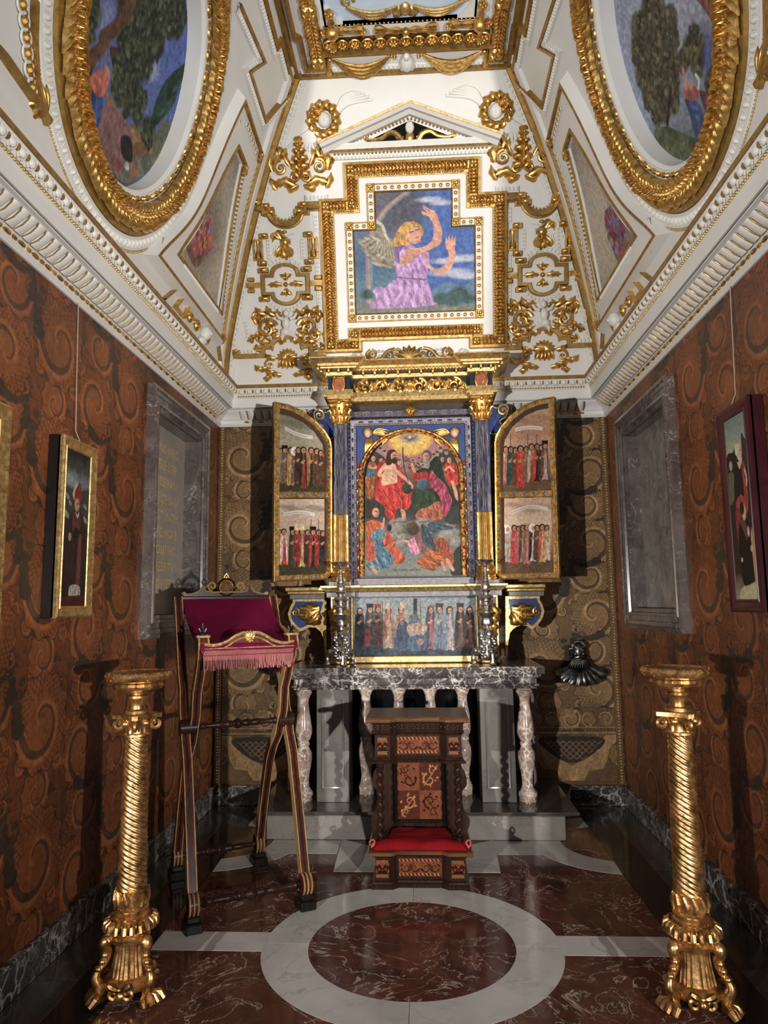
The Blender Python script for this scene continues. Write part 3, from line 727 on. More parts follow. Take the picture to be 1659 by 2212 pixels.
def corn(name, L0, L1, P3, mit0, mit1, detail0):
    o = empty(name, kind='structure'); pr = np.array(CP)
    g = np.stack([P3(np.where(mit0, L0+pr[:, 0], L0), pr[:, 0], pr[:, 1]), P3(np.where(mit1, L1-pr[:, 0], L1), pr[:, 0], pr[:, 1])])
    m = M(); m.grid(g); me = m.mesh('cornice_body', 'plaster', .5); put('cornice_body', me, o)
    F = lambda Q: P3(Q[:, 0], Q[:, 1], Q[:, 2])
    # gold fascia strip
    pr2 = np.array([(.2055, 3.3165), (.2085, 3.318), (.2090, 3.346), (.2050, 3.3475)]); g = np.stack([P3(np.where(mit0, L0+pr2[:, 0], L0), pr2[:, 0], pr2[:, 1]), P3(np.where(mit1, L1-pr2[:, 0], L1), pr2[:, 0], pr2[:, 1])])
    M().grid(g).obj('gold_fillet', 'gold_flat', o, .3)
    a, b = detail0; mid = []
    # leaves: individual pieces on the cyma
    ax, az = .080, .131+3.0; ta = math.atan2(.058, .066)
    n = int((b-a)/.062)
    for k in range(n):
        u = a+(b-a)*(k+.5)/n
        e1 = (P3(np.array([u+.01]), np.array([ax]), np.array([az]))-P3(np.array([u]), np.array([ax]), np.array([az])))[0]*100
        e2 = (P3(np.array([u]), np.array([ax+.01*math.cos(ta)]), np.array([az+.01*math.sin(ta)]))-P3(np.array([u]), np.array([ax]), np.array([az])))[0]*100
        nn = np.cross(e1, e2); out = (P3(np.array([u]), np.array([ax+.01*math.sin(ta)]), np.array([az-.01*math.cos(ta)]))-P3(np.array([u]), np.array([ax]), np.array([az])))[0]
        if nn@out < 0: e1, nn = -e1, -nn
        p = P3(np.array([u]), np.array([ax]), np.array([az]))[0]
        mw = Matrix([[e1[0], e2[0], nn[0], p[0]], [e1[1], e2[1], nn[1], p[1]], [e1[2], e2[2], nn[2], p[2]], [0, 0, 0, 1]])
        lf = put('cornice_leaf', leaf_me, o, mw); p2 = P3(np.array([u+.031]), np.array([ax]), np.array([az]))[0]; mw2 = mw.copy(); mw2.translation = p2
        put('cornice_dart', dart_me, o, mw2)
    # bead and reel in gold, egg row in white with gold darts, small bead row
    r = M(); n = int((b-a)/.105)
    for k in range(n):
        u = a+(b-a)*(k+.5)/n; r.ell((u, .034, 3.079), (.030, .009, .0105), 8, 5)
        for d in (.042, .0525, .063): r.ell((u+d, .033, 3.079), (.0042, .009, .0105), 6, 4)
    r.map(F); r.obj('bead_and_reel', 'gold', o, kind='stuff')
    e = M(); d = M(); n = int((b-a)/.066)
    for k in range(n):
        u = a+(b-a)*(k+.5)/n; e.ell((u, .190, 3.292), (.021, .016, .021), 8, 5); d.ell((u+.033, .193, 3.294), (.0055, .012, .017), 6, 4)
        for q in (-1, 1): e.tube([(u+q*.026, .196, 3.312), (u+q*.024, .186, 3.285), (u+q*.010, .180, 3.270)], .005, 5)
    e.map(F); e.obj('egg_row', 'plaster_relief', o, kind='stuff'); d.map(F); d.obj('egg_darts', 'gold_flat', o, kind='stuff')
    s = M(); n = int((b-a)/.021)
    for k in range(n): s.ell((a+(b-a)*(k+.5)/n, .172, 3.256), (.0085, .008, .0085), 6, 4)
    s.map(F); s.obj('bead_row', 'gold_pale', o, kind='stuff')
    return o
def P3L(u, o, z): return np.stack([-HW+o, u+0*o, z+0*o], -1)
def P3R(u, o, z): return np.stack([HW-o, u+0*o, z+0*o], -1)
def P3B(u, o, z): return np.stack([u+0*o, BY-o, z+0*o], -1)
corn('trim_1', Y0, BY, P3L, False, True, (2.15, BY-.20)); corn('trim_2', Y0, BY, P3R, False, True, (2.15, BY-.20)); corn('trim_3', -HW, HW, P3B, True, True, (-HW+.20, HW-.20))
# vault shell
ceiling = empty('ceiling', kind='structure')
sg = np.linspace(-.25, VMAX, 40); ins, zz, _, _ = _prof(sg)
g = np.stack([np.stack([np.linspace(-HW+i-.0, HW-i, 24), np.full(24, BY-i), np.full(24, z)], -1) for i, z in zip(ins, zz)])
M().grid(g, flip=False).obj('vault_back', 'plaster', ceiling, 1.5)
for sx in (-1, 1):
    g = np.stack([np.stack([np.full(30, sx*(HW-i)), np.linspace(Y0, BY-i, 30), np.full(30, z)], -1) for i, z in zip(ins, zz)])
    # opening for the oval painting is cut out of the shell
    nS, nY = 150, 260; s2 = np.linspace(-.25, VMAX, nS); i2, z2, _, _ = _prof(s2)
    g = np.stack([np.stack([np.full(nY, sx*(HW-i)), np.linspace(Y0, BY-i, nY), np.full(nY, z)], -1) for i, z in zip(i2, z2)])
    I = np.arange(nS*nY).reshape(nS, nY); f = np.stack([I[:-1, :-1], I[1:, :-1], I[1:, 1:], I[:-1, 1:]], -1)
    yy = g[..., 1]; ss = s2[:, None]+0*yy; inside = ((yy-3.41)/.63)**2+((ss-1.16)/.69)**2 < 1
    keep = ~(inside[:-1, :-1] & inside[1:, :-1] & inside[1:, 1:] & inside[:-1, 1:])
    m = M(); m.add(g.reshape(-1, 3), f[keep]); m.obj('vault_side', 'plaster', ceiling, 1.5)
ZC = 5.62; XI = HW-.775; YI = BY-.775
def FC(P): P = np.atleast_2d(P); return np.c_[P[:, 0], P[:, 1], ZC-P[:, 2]]
m = M(); m.box((-XI, 4.515, ZC), (XI, YI+.02, ZC+.05)); 
for sx in (-1, 1): m.box((min(sx*.52, sx*XI), Y0, ZC), (max(sx*.52, sx*XI), 4.515, ZC+.05))
m.obj('ceiling_border', 'plaster', ceiling, .3)
M().box((-.6, Y0, ZC+.03), (.6, 4.6, ZC+.07)).obj('ceiling_panel', 'fresco_blue', ceiling, 0)
m = M(); m.box((-.52, 4.515, ZC), (.52, 4.53, ZC+.04)); m.box((-.535, Y0, ZC), (-.52, 4.53, ZC+.04)); m.box((.52, Y0, ZC), (.535, 4.53, ZC+.04)); m.obj('coffer_side', 'plaster', ceiling, 0)
# ---------------------------------------------------------------- relief vocabulary, in local (u, v, h)
def leaf(m, pts, w, h, k=7, lobes=0, base=0.0):
    """curved leaf along pts with a raised rib; w half width"""
    w *= 1.28; h *= 1.15
    P = crom(np.asarray(pts, float), 6) if len(pts) > 2 else np.linspace(pts[0], pts[1], 8); n = len(P)
    T = np.gradient(P, axis=0); T /= np.linalg.norm(T, axis=1)[:, None]+1e-9; Nn = np.c_[-T[:, 1], T[:, 0]]
    t = np.linspace(0, 1, n); wd = w*(np.sin(PI*np.clip(t*.93+.07, 0, 1))**.7); 
    if lobes: wd = wd*(1+.22*np.sin(t*lobes*2*PI))
    x = np.linspace(-1, 1, k); hh = h*np.sin(PI*np.clip(t*.8+.15, 0, 1))
    G = np.concatenate([P[:, None]+Nn[:, None]*(x[None, :, None]*wd[:, None, None]), (base+hh[:, None]*(1-np.abs(x)**1.6)*(1-.25*np.exp(-(x/.12)**2)))[..., None]], -1)
    return m.grid(G, flip=True)
def volute(m, c, R, turns=1.4, hd=1, a0=0.0, w=.25, h=None, n=26, base=0.0):
    t = np.linspace(0, 1, n); a = a0+hd*turns*2*PI*t; r = R*(1-.84*t); h = h or R*w
    P = np.c_[c[0]+r*np.cos(a), c[1]+r*np.sin(a), base+h*.5*(1+t*.8)]
    m.tube(P, R*w*(1-.45*t), 7, up=(0, 0, 1)); m.ell((c[0]+.1*R*math.cos(a[-1]), c[1]+.1*R*math.sin(a[-1]), base+h), (R*w*.9, R*w*.9, R*w*.8), 8, 5); return P[0]
def sprig(m, p, ang, L, w, h, curl=.5, lobes=2, base=0.0):
    a, b = ang, ang+curl; q = [(p[0], p[1]), (p[0]+.5*L*math.cos(a), p[1]+.5*L*math.sin(a)), (p[0]+.5*L*math.cos(a)+.5*L*math.cos(b), p[1]+.5*L*math.sin(a)+.5*L*math.sin(b))]
    return leaf(m, q, w, h, 7, lobes, base)
def rosette(m, c, R, h, n=6, base=0.0, a0=0):
    for k in range(n):
        a = a0+k*2*PI/n; m.dome((c[0]+.58*R*math.cos(a), c[1]+.58*R*math.sin(a), base), (R*.44, R*.30, h), a, 7, 3)
    m.dome((c[0], c[1], base+h*.3), (R*.30, R*.30, h), 0, 8, 3)
def leafrow(m, path, w, h, step, closed=False, seed=1, base=0.0, corner=0):
    rs = np.random.RandomState(seed)
    for i, (u, v, a) in enumerate(along(path, step, closed, corner=corner)):
        nx, ny = -math.sin(a), math.cos(a); q = .9+.2*rs.rand()
        for sgn in (-1, 1):
            p = (u+nx*sgn*w*.05, v+ny*sgn*w*.05); d = a+sgn*(.9+.3*rs.rand()); 
            sprig(m, p, d, w*.95*q, step*.36, h, -sgn*.7, 1, base)
        m.dome((u, v, base), (step*.30, w*.16, h*1.25), a, 6, 2)
def eggs(m, path, rx, ry, h, step, closed=False, base=0.0, corner=0):
    for (u, v, a) in along(path, step, closed, corner=corner): m.dome((u, v, base), (rx, ry, h), a, 8, 3)
def rings(m, path, rx, ry, r, step, closed=False, base=0.0, corner=0):
    t = np.arange(12)/12*2*PI
    for (u, v, a) in along(path, step, closed, corner=corner):
        x, y = rx*np.cos(t), ry*np.sin(t); m.tube(np.c_[u+x*math.cos(a)-y*math.sin(a), v+x*math.sin(a)+y*math.cos(a), np.full(12, base+r*.5)], r, 5, closed=True, up=(0, 0, 1))
def xrow(m, path, rx, ry, h, step, closed=False, base=0.0, corner=0):  # small crossed leaves between eggs
    for (u, v, a) in along(path, step, closed, start=0.0 if closed else 1.0, corner=corner):
        for d in (.8, -.8): m.dome((u, v, base), (ry, rx*.35, h), a+PI/2+d*.6, 6, 2)
def arc2(c, rx, ry, a0, a1, n): t = np.linspace(a0, a1, n); return np.c_[c[0]+rx*np.cos(t), c[1]+ry*np.sin(t)]
def on(F, flip=False):
    def f(m, name, mat, parent, **k): m.map(F, flip); return m.obj(name, mat, parent, **k)
    return f
def dens(path, d=.06, closed=False):       # subdivide a path so that it follows the curved vault
    P = np.asarray(path, float); Q = [P[0]]
    for a, b in zip(P, np.vstack([P[1:], P[:1]]) if closed else P[1:]):
        n = max(1, int(np.hypot(*(b-a))/d)); Q += [a+(b-a)*(i+1)/n for i in range(n)]
    return np.array(Q[:-1] if closed else Q)
def shift(path, off, closed=False):
    m = M(); m.ribbon(path, [(off, 0), (off+.001, 0)], closed); return m.v[0].reshape(len(path), 2, 3)[:, 0, :2]
# shared pieces
t_ = M(); t_.dome((0, 0, 0), (.5, .5, .38), 0, 10, 4); EGG_GOLD = t_.mesh('egg', 'gold')
t_ = M(); rings(t_, [(-.5, 0), (.5, 0)], .36, .46, .085, 1.0); RING_W = t_.mesh('ring', 'plaster_relief')
def egg_pieces(F, path, step, sx, parent, closed=False, corner=0, base=.004, flat=.6):
    """row of white rings with a gold egg in each, piece by piece"""
    for (u, v, a) in along(path, step, closed, corner=corner):
        mw = frame(F, u, v, base, a)
        k = put('egg_ring', RING_W, parent, mw @ Matrix.Diagonal((step*.95, sx, step*.8, 1))); put('egg', EGG_GOLD, parent, mw @ Matrix.Diagonal((step*.56, sx*.68, step*.6, 1)))
XC = .05
oB = on(FB)
# test of orientation: FB (u = x, v = s, h towards the room) is right handed seen from the room
def det(F): 
    p = F([[0.5, 1, 0]])[0]; return np.linalg.det(np.stack([F([[.501, 1, 0]])[0]-p, F([[.5, 1.001, 0]])[0]-p, F([[.5, 1, .001]])[0]-p], 1)) > 0
FLIP = {F: not det(F) for F in (FB, FL, FR, FC)}
def emit(m, F, name, mat, parent=None, **k):
    m.map(F, FLIP[F]); return m.obj(name, mat, parent if parent is not None else ceiling, **k)
def mirB(P): P = np.asarray(P, float).copy(); P[:, 0] = 2*XC-P[:, 0]; return P
def bothB(build, name, mat, **k):
    """build(m) on the left strip, and its mirror image on the right"""
    for mi in (False, True):
        m = M(); build(m)
        if mi:
            v = np.vstack(m.v); v[:, 0] = 2*XC-v[:, 0]; m.v = [v]; m.f = [a[:, ::-1] for a in m.f]
        emit(m, FB, name, mat, **k)
# ---------------------------------------------------------------- hip bands and ceiling edge
for side in (-1, 1):
    s = np.linspace(.02, VMAX, 40); i = _prof(s)[0]
    pb = np.c_[side*(HW-i), s]; m = M(); m.ribbon(pb, [(side*.002, .0), (side*.004, .030), (side*.045, .030), (side*.050, .004)][::1]); emit(m, FB, 'hip_band', 'gold_flat')
    e = M(); pe = np.c_[side*(HW-i-.082), s]; eggs(e, pe[3:], .016, .020, .014, .044, base=.004); r = M(); r.ribbon(pe, [(-.026, 0), (-.024, .010), (.024, .010), (.026, 0)]); r.merge(e); emit(r, FB, 'hip_egg_row', 'plaster_relief', kind='stuff')
    F = FL if side < 0 else FR
    ps = np.c_[BY-i, s]; m = M(); m.ribbon(ps, [(.0, .0), (.0, .026), (.042, .026), (.046, .002)]); emit(m, F, 'hip_band', 'gold_flat')
    m = M(); m.ribbon(np.c_[BY-i-.12, s], [(-.034, 0), (-.030, .03), (.03, .03), (.034, 0)]); emit(m, F, 'rib_band', 'plaster', )
# ---------------------------------------------------------------- painting with the angel on the back vault
ap = empty('ceiling_painting', FB([[XC, .35, 0]])[0], 'painting of a winged angel in lilac raising both arms, in stepped gold frame', 'painting'); bpy.context.view_layer.update()
def under(parent):                              # children of an empty that is not at the origin keep world coordinates
    inv = Matrix.Translation(-Vector(parent.location)); return inv
def emitp(m, F, name, mat, parent, **k):
    m.map(F, FLIP[F]); o = m.obj(name, mat, parent, **k); o.matrix_parent_inverse = under(parent); return o
O = np.array([(-.757, .31), (-.45, .31), (-.45, .40), (.45, .40), (.45, .31), (.757, .31), (.757, 1.535), (.545, 1.535), (.545, 1.80), (-.545, 1.80), (-.545, 1.535), (-.757, 1.535)]); O[:, 0] += XC+.01
I_ = np.array([(-.492, .625), (.492, .625), (.492, 1.285), (.308, 1.285), (.308, 1.572), (-.308, 1.572), (-.308, 1.285), (-.492, 1.285)]); I_[:, 0] += XC+.015
Od, Id = dens(O, .05, True), dens(I_, .05, True)
m = M(); m.ribbon(Od, [(-.004, 0), (0, .050), (.020, .052), (.026, .040), (.026, .034), (.082, .030), (.086, .018), (.110, .016), (.112, .012)], True); emitp(m, FB, 'outer_frame', 'gold_flat', ap)
m = M(); leafrow(m, shift(O, .054, True), .056, .028, .028, True, 3, .032, corner=.04); emitp(m, FB, 'leaf_band', 'gold', ap, kind='stuff')
m = M(); P = shift(O, .098, True)
for (u, v, a) in along(P, .062, True, corner=.02): m.dome((u, v, .018), (.020, .009, .012), a, 8, 3); [m.dome((u+math.cos(a)*d, v+math.sin(a)*d, .018), (.0035, .009, .010), a, 6, 2) for d in (.026, .033)]
emitp(m, FB, 'bead_and_reel', 'gold', ap, kind='stuff')
m = M(); m.ribbon(Id, [(.004, .0), (.0, .012), (-.006, .020), (-.012, .014), (-.058, .012), (-.062, .024), (-.068, .024), (-.070, 0)][::-1], True); emitp(m, FB, 'inner_frame', 'gold_flat', ap)
P = shift(I_, -.035, True); n0 = len(bpy.data.objects)
m = M(); m.ribbon(dens(P, .05, True), [(-.024, .0135), (-.022, .016), (.022, .016), (.024, .0135)], True); emitp(m, FB, 'inner_band', 'plaster_relief', ap)
L0 = list(bpy.data.objects); egg_pieces(FB, P, .056, .046, ap, True, corner=.035, base=.016)
for o in bpy.data.objects:
    if o.parent == ap and o.name.startswith(('egg', 'egg_ring')): o.matrix_parent_inverse = under(ap)
for (u, v) in P:
    m = M(); m.bbox((u-.034, v-.034, .012), (u+.034, v+.034, .032), .006); [sprig(m, (u, v), a, .034, .012, .012, .2, 0, .030) for a in np.arange(4)*PI/2+PI/4]; emitp(m, FB, 'corner_block', 'gold', ap)
for (u, v) in shift(O, .054, True):
    m = M(); m.bbox((u-.030, v-.030, .03), (u+.030, v+.030, .052), .008); [sprig(m, (u, v), a, .040, .016, .018, .2, 2, .050) for a in np.arange(4)*PI/2+PI/4]; emitp(m, FB, 'corner_block', 'gold', ap)
# the picture, painted in the photograph's own coordinates
p = Paint((755, 400, 1034, 692), 200, 209, 21)
p.grad([(0, (88, 92, 112)), (.3, (96, 112, 150)), (.55, (70, 98, 130)), (.75, (88, 120, 140)), (1, (110, 118, 118))], wob=.15)
p.poly([(880, 400), (1034, 400), (1034, 640), (930, 640), (900, 560), (870, 470)], (66, 100, 168), .3); p.ell(855, 450, 70, 52, (86, 86, 98), soft=.7, amp=.3); p.ell(800, 430, 50, 40, (98, 96, 108), soft=.6)
for c, o_ in (((176, 120, 130), 0), ((180, 160, 120), 5), ((120, 140, 160), 10)): p.line([(790+o_, 690), (791+o_, 560), (800+o_, 500), (830+o_, 450), (880+o_, 412)], 5, c, alpha=.6)
for x, y, r in ((930, 432, 26), (955, 440, 22), (1000, 560, 34), (970, 590, 40), (1010, 600, 30), (960, 565, 28)): p.ell(x, y, r, r*.22, (190, 190, 200), soft=.8, alpha=.75)
p.poly([(920, 640), (960, 612), (1000, 620), (1034, 600), (1034, 692), (900, 692)], (92, 122, 150), .3); p.poly([(755, 665), (800, 655), (900, 665), (960, 660), (1034, 668), (1034, 700), (755, 700)], (120, 124, 112), .35)
for x, y, r in ((790, 632, 14), (950, 648, 18), (990, 640, 22), (975, 650, 20), (1010, 650, 14)): p.ell(x, y, r, r*.8, (66, 92, 88), soft=.5, amp=.5)
wing = [(812, 472), (824, 480), (834, 500), (842, 520), (856, 545), (862, 570), (846, 576), (830, 574), (812, 570), (800, 560), (790, 545), (778, 525), (774, 508), (790, 506), (808, 500)]
p.poly(wing, (138, 130, 110), .3, .35, 35, .45); p.line([(812, 472), (826, 482), (834, 505), (842, 520)], 6, (190, 180, 160))
for k in range(11): p.line([(846-k*5, 530-k*2), (822-k*4.2, 556-k*4)], 2, (92, 84, 70) if k % 2 else (176, 168, 148), alpha=.7)
dress = [(862, 528), (880, 522), (905, 538), (926, 548), (920, 600), (926, 620), (932, 650), (932, 662), (800, 664), (808, 640), (802, 625), (815, 615), (830, 618), (842, 606), (856, 598), (852, 575), (848, 548)]
p.poly(dress, (174, 132, 184), .25, .28, 70, .35); p.line([(852, 596), (880, 600), (918, 604)], 3, (120, 80, 140)); p.poly([(850, 556), (852, 534), (864, 524), (874, 524), (862, 545), (862, 566)], (120, 82, 150), .2, .2)
for k in range(9): p.line([(858+k*7, 606), (850+k*8+4, 632), (838+k*10, 660)], 2.4, (206, 176, 210) if k % 2 else (136, 92, 152), alpha=.65)
arm = [(862, 566), (868, 548), (882, 534), (905, 534), (925, 526), (935, 512), (936, 490), (934, 474), (944, 474), (953, 492), (953, 518), (946, 530), (920, 542), (898, 552), (880, 566), (866, 570)]
skin = (206, 146, 122)
p.poly(arm, skin, .15, .12, 40); p.poly([(933, 478), (926, 468), (914, 463), (912, 456), (922, 459), (914, 448), (917, 445), (928, 452), (940, 458), (946, 476)], skin, .15); p.line([(914, 447), (928, 456)], 1.2, (150, 90, 70)); p.line([(864, 568), (898, 552), (940, 534)], 1.6, (150, 92, 70))
p.poly([(920, 556), (930, 575), (945, 582), (962, 570), (968, 552), (964, 536), (978, 536), (982, 552), (974, 578), (957, 594), (938, 590), (922, 576)], skin, .15, .12, 40)
p.poly([(963, 540), (960, 526), (963, 513), (966, 522), (969, 508), (972, 521), (976, 508), (978, 522), (982, 512), (983, 528), (979, 542)], skin, .12, smooth=False)
p.poly([(838, 524), (848, 516), (856, 500), (866, 485), (880, 477), (898, 478), (912, 490), (913, 506), (900, 514), (884, 524), (866, 528), (850, 530)], (190, 138, 58), .25, .35, 35); [p.line([(842+k*3, 524-k), (862+k*2, 506-k*3), (882+k*2, 484-k)], 1.3, (226, 186, 110) if k % 2 else (140, 94, 40), alpha=.7) for k in range(8)]; p.ell(894, 505, 15, 20, (212, 152, 124), ang=-18, lit=.15)
p.poly([(872, 494), (884, 484), (900, 482), (911, 490), (900, 489), (886, 493), (880, 508), (876, 518), (870, 512)], (196, 148, 66), .25, .3)
for x, y in ((889, 499), (902, 495)): p.line([(x-4, y+.5), (x+4, y-1)], 2.6, (70, 48, 50)); p.ell(x, y+3, 5, 2, (196, 130, 110), alpha=.6)
p.ell(900, 520, 9, 3, (190, 124, 100), alpha=.5); p.line([(884, 494), (891, 492)], 1.2, (120, 80, 60)); p.line([(898, 489), (905, 488)], 1.2, (120, 80, 60)); p.line([(897, 500), (899, 508)], 1.2, (170, 100, 84)); p.line([(898, 512), (905, 510)], 2.2, (180, 74, 70))
p.strokes(900, 16, 1.5, 0, np.ones((p.h, p.w)), .86, 1.15, 3, 3.1)
for k in range(26): t = k/25; p.line([(846-t*34, 512+t*8), (858-t*62, 566-t*38)], 2.2, [(160, 152, 130), (104, 96, 82), (184, 176, 156)][k % 3], alpha=.55)
p.poly([(866, 566), (880, 540), (905, 538), (898, 552), (880, 566)], (190, 128, 104), .15, alpha=.7)
p.grain(.30)
def amap(a, b):
    px = 755+a*279; py = 400+b*292; u = XC+.012+(px-893)*.00382; s = .615+(678-py)*.00361
    return FB(np.c_[u, s, np.full(len(u), .004)])
def amask(a, b):
    px = 755+a*279; py = 400+b*292; u = (px-893)*.00382-.003; s = .615+(678-py)*.00361
    return ((np.abs(u) < .494) & (s > .622) & (s < 1.288)) | ((np.abs(u) < .31) & (s < 1.575) & (s > 1.2))
c_ = canvas('canvas', p, amap, ap, 'fresco', amask); c_.matrix_parent_inverse = under(ap)
# ---------------------------------------------------------------- pediment over it
pd = ceiling
A, B1, B2 = (XC, 2.20), (XC-.71, 1.935), (XC+.71, 1.935)
m = M(); m.ribbon(dens([B1, A], .05), [(0, 0), (.0, .185), (-.012, .190), (-.040, .165), (-.046, .115), (-.075, .080), (-.080, 0)]); m.ribbon(dens([A, B2], .05), [(0, 0), (.0, .185), (-.012, .190), (-.040, .165), (-.046, .115), (-.075, .080), (-.080, 0)])
m.ribbon(dens([(XC-.70, 1.905), (XC+.70, 1.905)], .05), [(.034, 0), (.030, .080), (.015, .085), (-.020, .070), (-.030, .04), (-.034, 0)]); emit(m, FB, 'pediment', 'plaster', smooth=.4)
m = M(); 
for q in ([B1, A], [A, B2]): m.ribbon(dens(q, .05), [(.002, .178), (.003, .195), (-.014, .196), (-.016, .182)])
m.ribbon(dens([(XC-.70, 1.905), (XC+.70, 1.905)], .05), [(-.012, .070), (-.018, .080), (-.028, .058), (-.03, .045)]); emit(m, FB, 'pediment_gilding', 'gold_pale', smooth=.4)
m = M()
for q in ([(B1[0]+.16, B1[1]-.012), (A[0], A[1]-.10)], [(A[0], A[1]-.10), (B2[0]-.16, B2[1]-.012)], [(XC-.62, 1.868), (XC+.62, 1.868)]): eggs(m, q, .009, .012, .016, .030, base=.012)
emit(m, FB, 'pediment_beads', 'gold_pale', kind='stuff')
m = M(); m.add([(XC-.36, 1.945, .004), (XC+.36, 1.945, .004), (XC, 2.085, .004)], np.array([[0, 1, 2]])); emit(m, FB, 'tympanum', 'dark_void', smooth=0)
m = M()
for q in (-1, 1):
    P = crom([(XC+q*.06, 1.93), (XC+q*.10, 1.985), (XC+q*.16, 2.0), (XC+q*.22, 1.965), (XC+q*.30, 1.955), (XC+q*.35, 1.965)], 6); m.tube(np.c_[P, np.full(len(P), .03)], np.linspace(.026, .008, len(P)), 7, up=(0, 0, 1))
    volute(m, (XC+q*.345, 1.975), .02, 1.2, q, -1.5, .3, base=.02); volute(m, (XC+q*.05, 1.935), .03, 1.1, -q, 1.5, .3, base=.03)
m.dome((XC, 1.955, .03), (.04, .055, .035), 0, 10, 4); emit(m, FB, 'tympanum_scroll', 'gold')
m = M(); m.ell((XC, 2.03, .05), (.036, .046, .04), 12, 8); m.ell((XC, 2.03, .09), (.008, .014, .01), 6, 4); [m.ell((XC+q*.014, 2.04, .082), (.007, .005, .005), 6, 4) for q in (-1, 1)]; emit(m, FB, 'mask_head', 'plaster_relief')
# white bead strip under the pediment
m = M(); m.ribbon(dens([(XC-.60, 1.835), (XC+.60, 1.835)], .05), [(.012, 0), (.01, .03), (-.01, .03), (-.012, 0)]); eggs(m, [(XC-.60, 1.835), (XC+.60, 1.835)], .010, .012, .014, .03, base=.028); emit(m, FB, 'dentil_strip', 'plaster_relief', kind='stuff')
# ---------------------------------------------------------------- side strips of the back vault
def sp(px, py): return SV(px, py, 'B')
def wreath(m):
    c = (-.63, 2.12)
    for k in range(13): a = k*2*PI/13; sprig(m, (c[0]+.075*math.cos(a), c[1]+.075*math.sin(a)), a+.9, .085, .026, .030, .6, 2, .01)
    for k in range(12): a = k*2*PI/12; m.dome((c[0]+.088*math.cos(a), c[1]+.088*math.sin(a), .01), (.022, .022, .04), 0, 7, 3)
    for k in range(9): r = .05*math.sqrt((k % 3)/3+.1); m.dome((c[0]-.05+r*math.cos(k*2.4), c[1]+.045+r*math.sin(k*2.4), .04), (.026, .022, .03), k, 7, 3)
def cherub(m):
    c = (-.63, 2.12); m.ell((c[0]+.01, c[1]-.005, .035), (.050, .058, .045), 12, 8); m.ell((c[0]+.012, c[1]-.01, .078), (.009, .014, .01), 6, 4)
def cwings(m):
    c = (-.63, 2.12)
    for k in range(6): a = .55+k*.10; P = crom([(c[0]+.10, c[1]+.03), (c[0]+.10+.12*math.cos(a), c[1]+.03+.13*math.sin(a)), (c[0]+.10+(.31-.02*k)*math.cos(a-.25), c[1]+.03+(.31-.02*k)*math.sin(a-.25))], 5); m.tube(np.c_[P, np.full(len(P), .008)], np.linspace(.019, .010, len(P)), 6, up=(0, 0, 1))
    for k in range(7): a = 3.65+k*.17; P = crom([(c[0]-.07, c[1]-.05), (c[0]-.07+.12*math.cos(a), c[1]-.05+.12*math.sin(a)), (c[0]-.07+(.30-.022*k)*math.cos(a+.12), c[1]-.05+(.24-.015*k)*math.sin(a+.12))], 5); m.tube(np.c_[P, np.full(len(P), .008)], np.linspace(.020, .011, len(P)), 6, up=(0, 0, 1))
    for k in range(4): a = 5.1+k*.25; sprig(m, (c[0]+.06, c[1]-.06), a, .13, .016, .012, .15)
bothB(cwings, 'cherub_wings', 'plaster_relief'); bothB(cherub, 'cherub_head', 'plaster_relief'); bothB(wreath, 'wreath', 'gold')
def acan(m):
    cx, s0 = -.84, 1.655
    for k, (dy, L, w) in enumerate(((.05, .10, .05), (.11, .09, .05), (.17, .085, .045), (.23, .07, .04), (.28, .06, .03))):
        for q in (-1, 1): sprig(m, (cx, s0+dy), PI/2-q*(1.0-.05*k), L, w*.55, .04, -q*.9, 3, .004)
        sprig(m, (cx, s0+dy), PI/2, .08, .024, .05, 0, 2, .004)
    m.dome((cx, s0+.335, 0), (.045, .028, .04), 0, 9, 3)
    for q in (-1, 1):
        volute(m, (cx+q*.055, s0+.055), .045, 1.2, q, PI/2, .28, base=.01)
        volute(m, (cx+q*.155, s0+.13), .060, 1.25, -q, PI/2, .26, base=.01)
        leaf(m, [(cx+q*.05, s0-.005), (cx+q*.14, s0+.03), (cx+q*.235, s0+.0)], .030, .035, 7, 3); leaf(m, [(cx+q*.20, s0-.03), (cx+q*.235, s0+.02), (cx+q*.25, s0+.09)], .022, .03, 7, 2)
        leaf(m, [(cx+q*.22, s0+.10), (cx+q*.23, s0+.18), (cx+q*.17, s0+.235)], .034, .035, 7, 3); leaf(m, [(cx+q*.17, s0+.19), (cx+q*.15, s0+.25), (cx+q*.19, s0+.31)], .026, .03, 7, 2); leaf(m, [(cx+q*.08, s0+.14), (cx+q*.12, s0+.22), (cx+q*.10, s0+.29)], .02, .03, 7, 2)
        leaf(m, [(cx+q*.02, s0+.0), (cx+q*.08, s0-.03), (cx+q*.13, s0-.005)], .022, .03, 7, 2)
bothB(acan, 'acanthus_relief', 'gold')
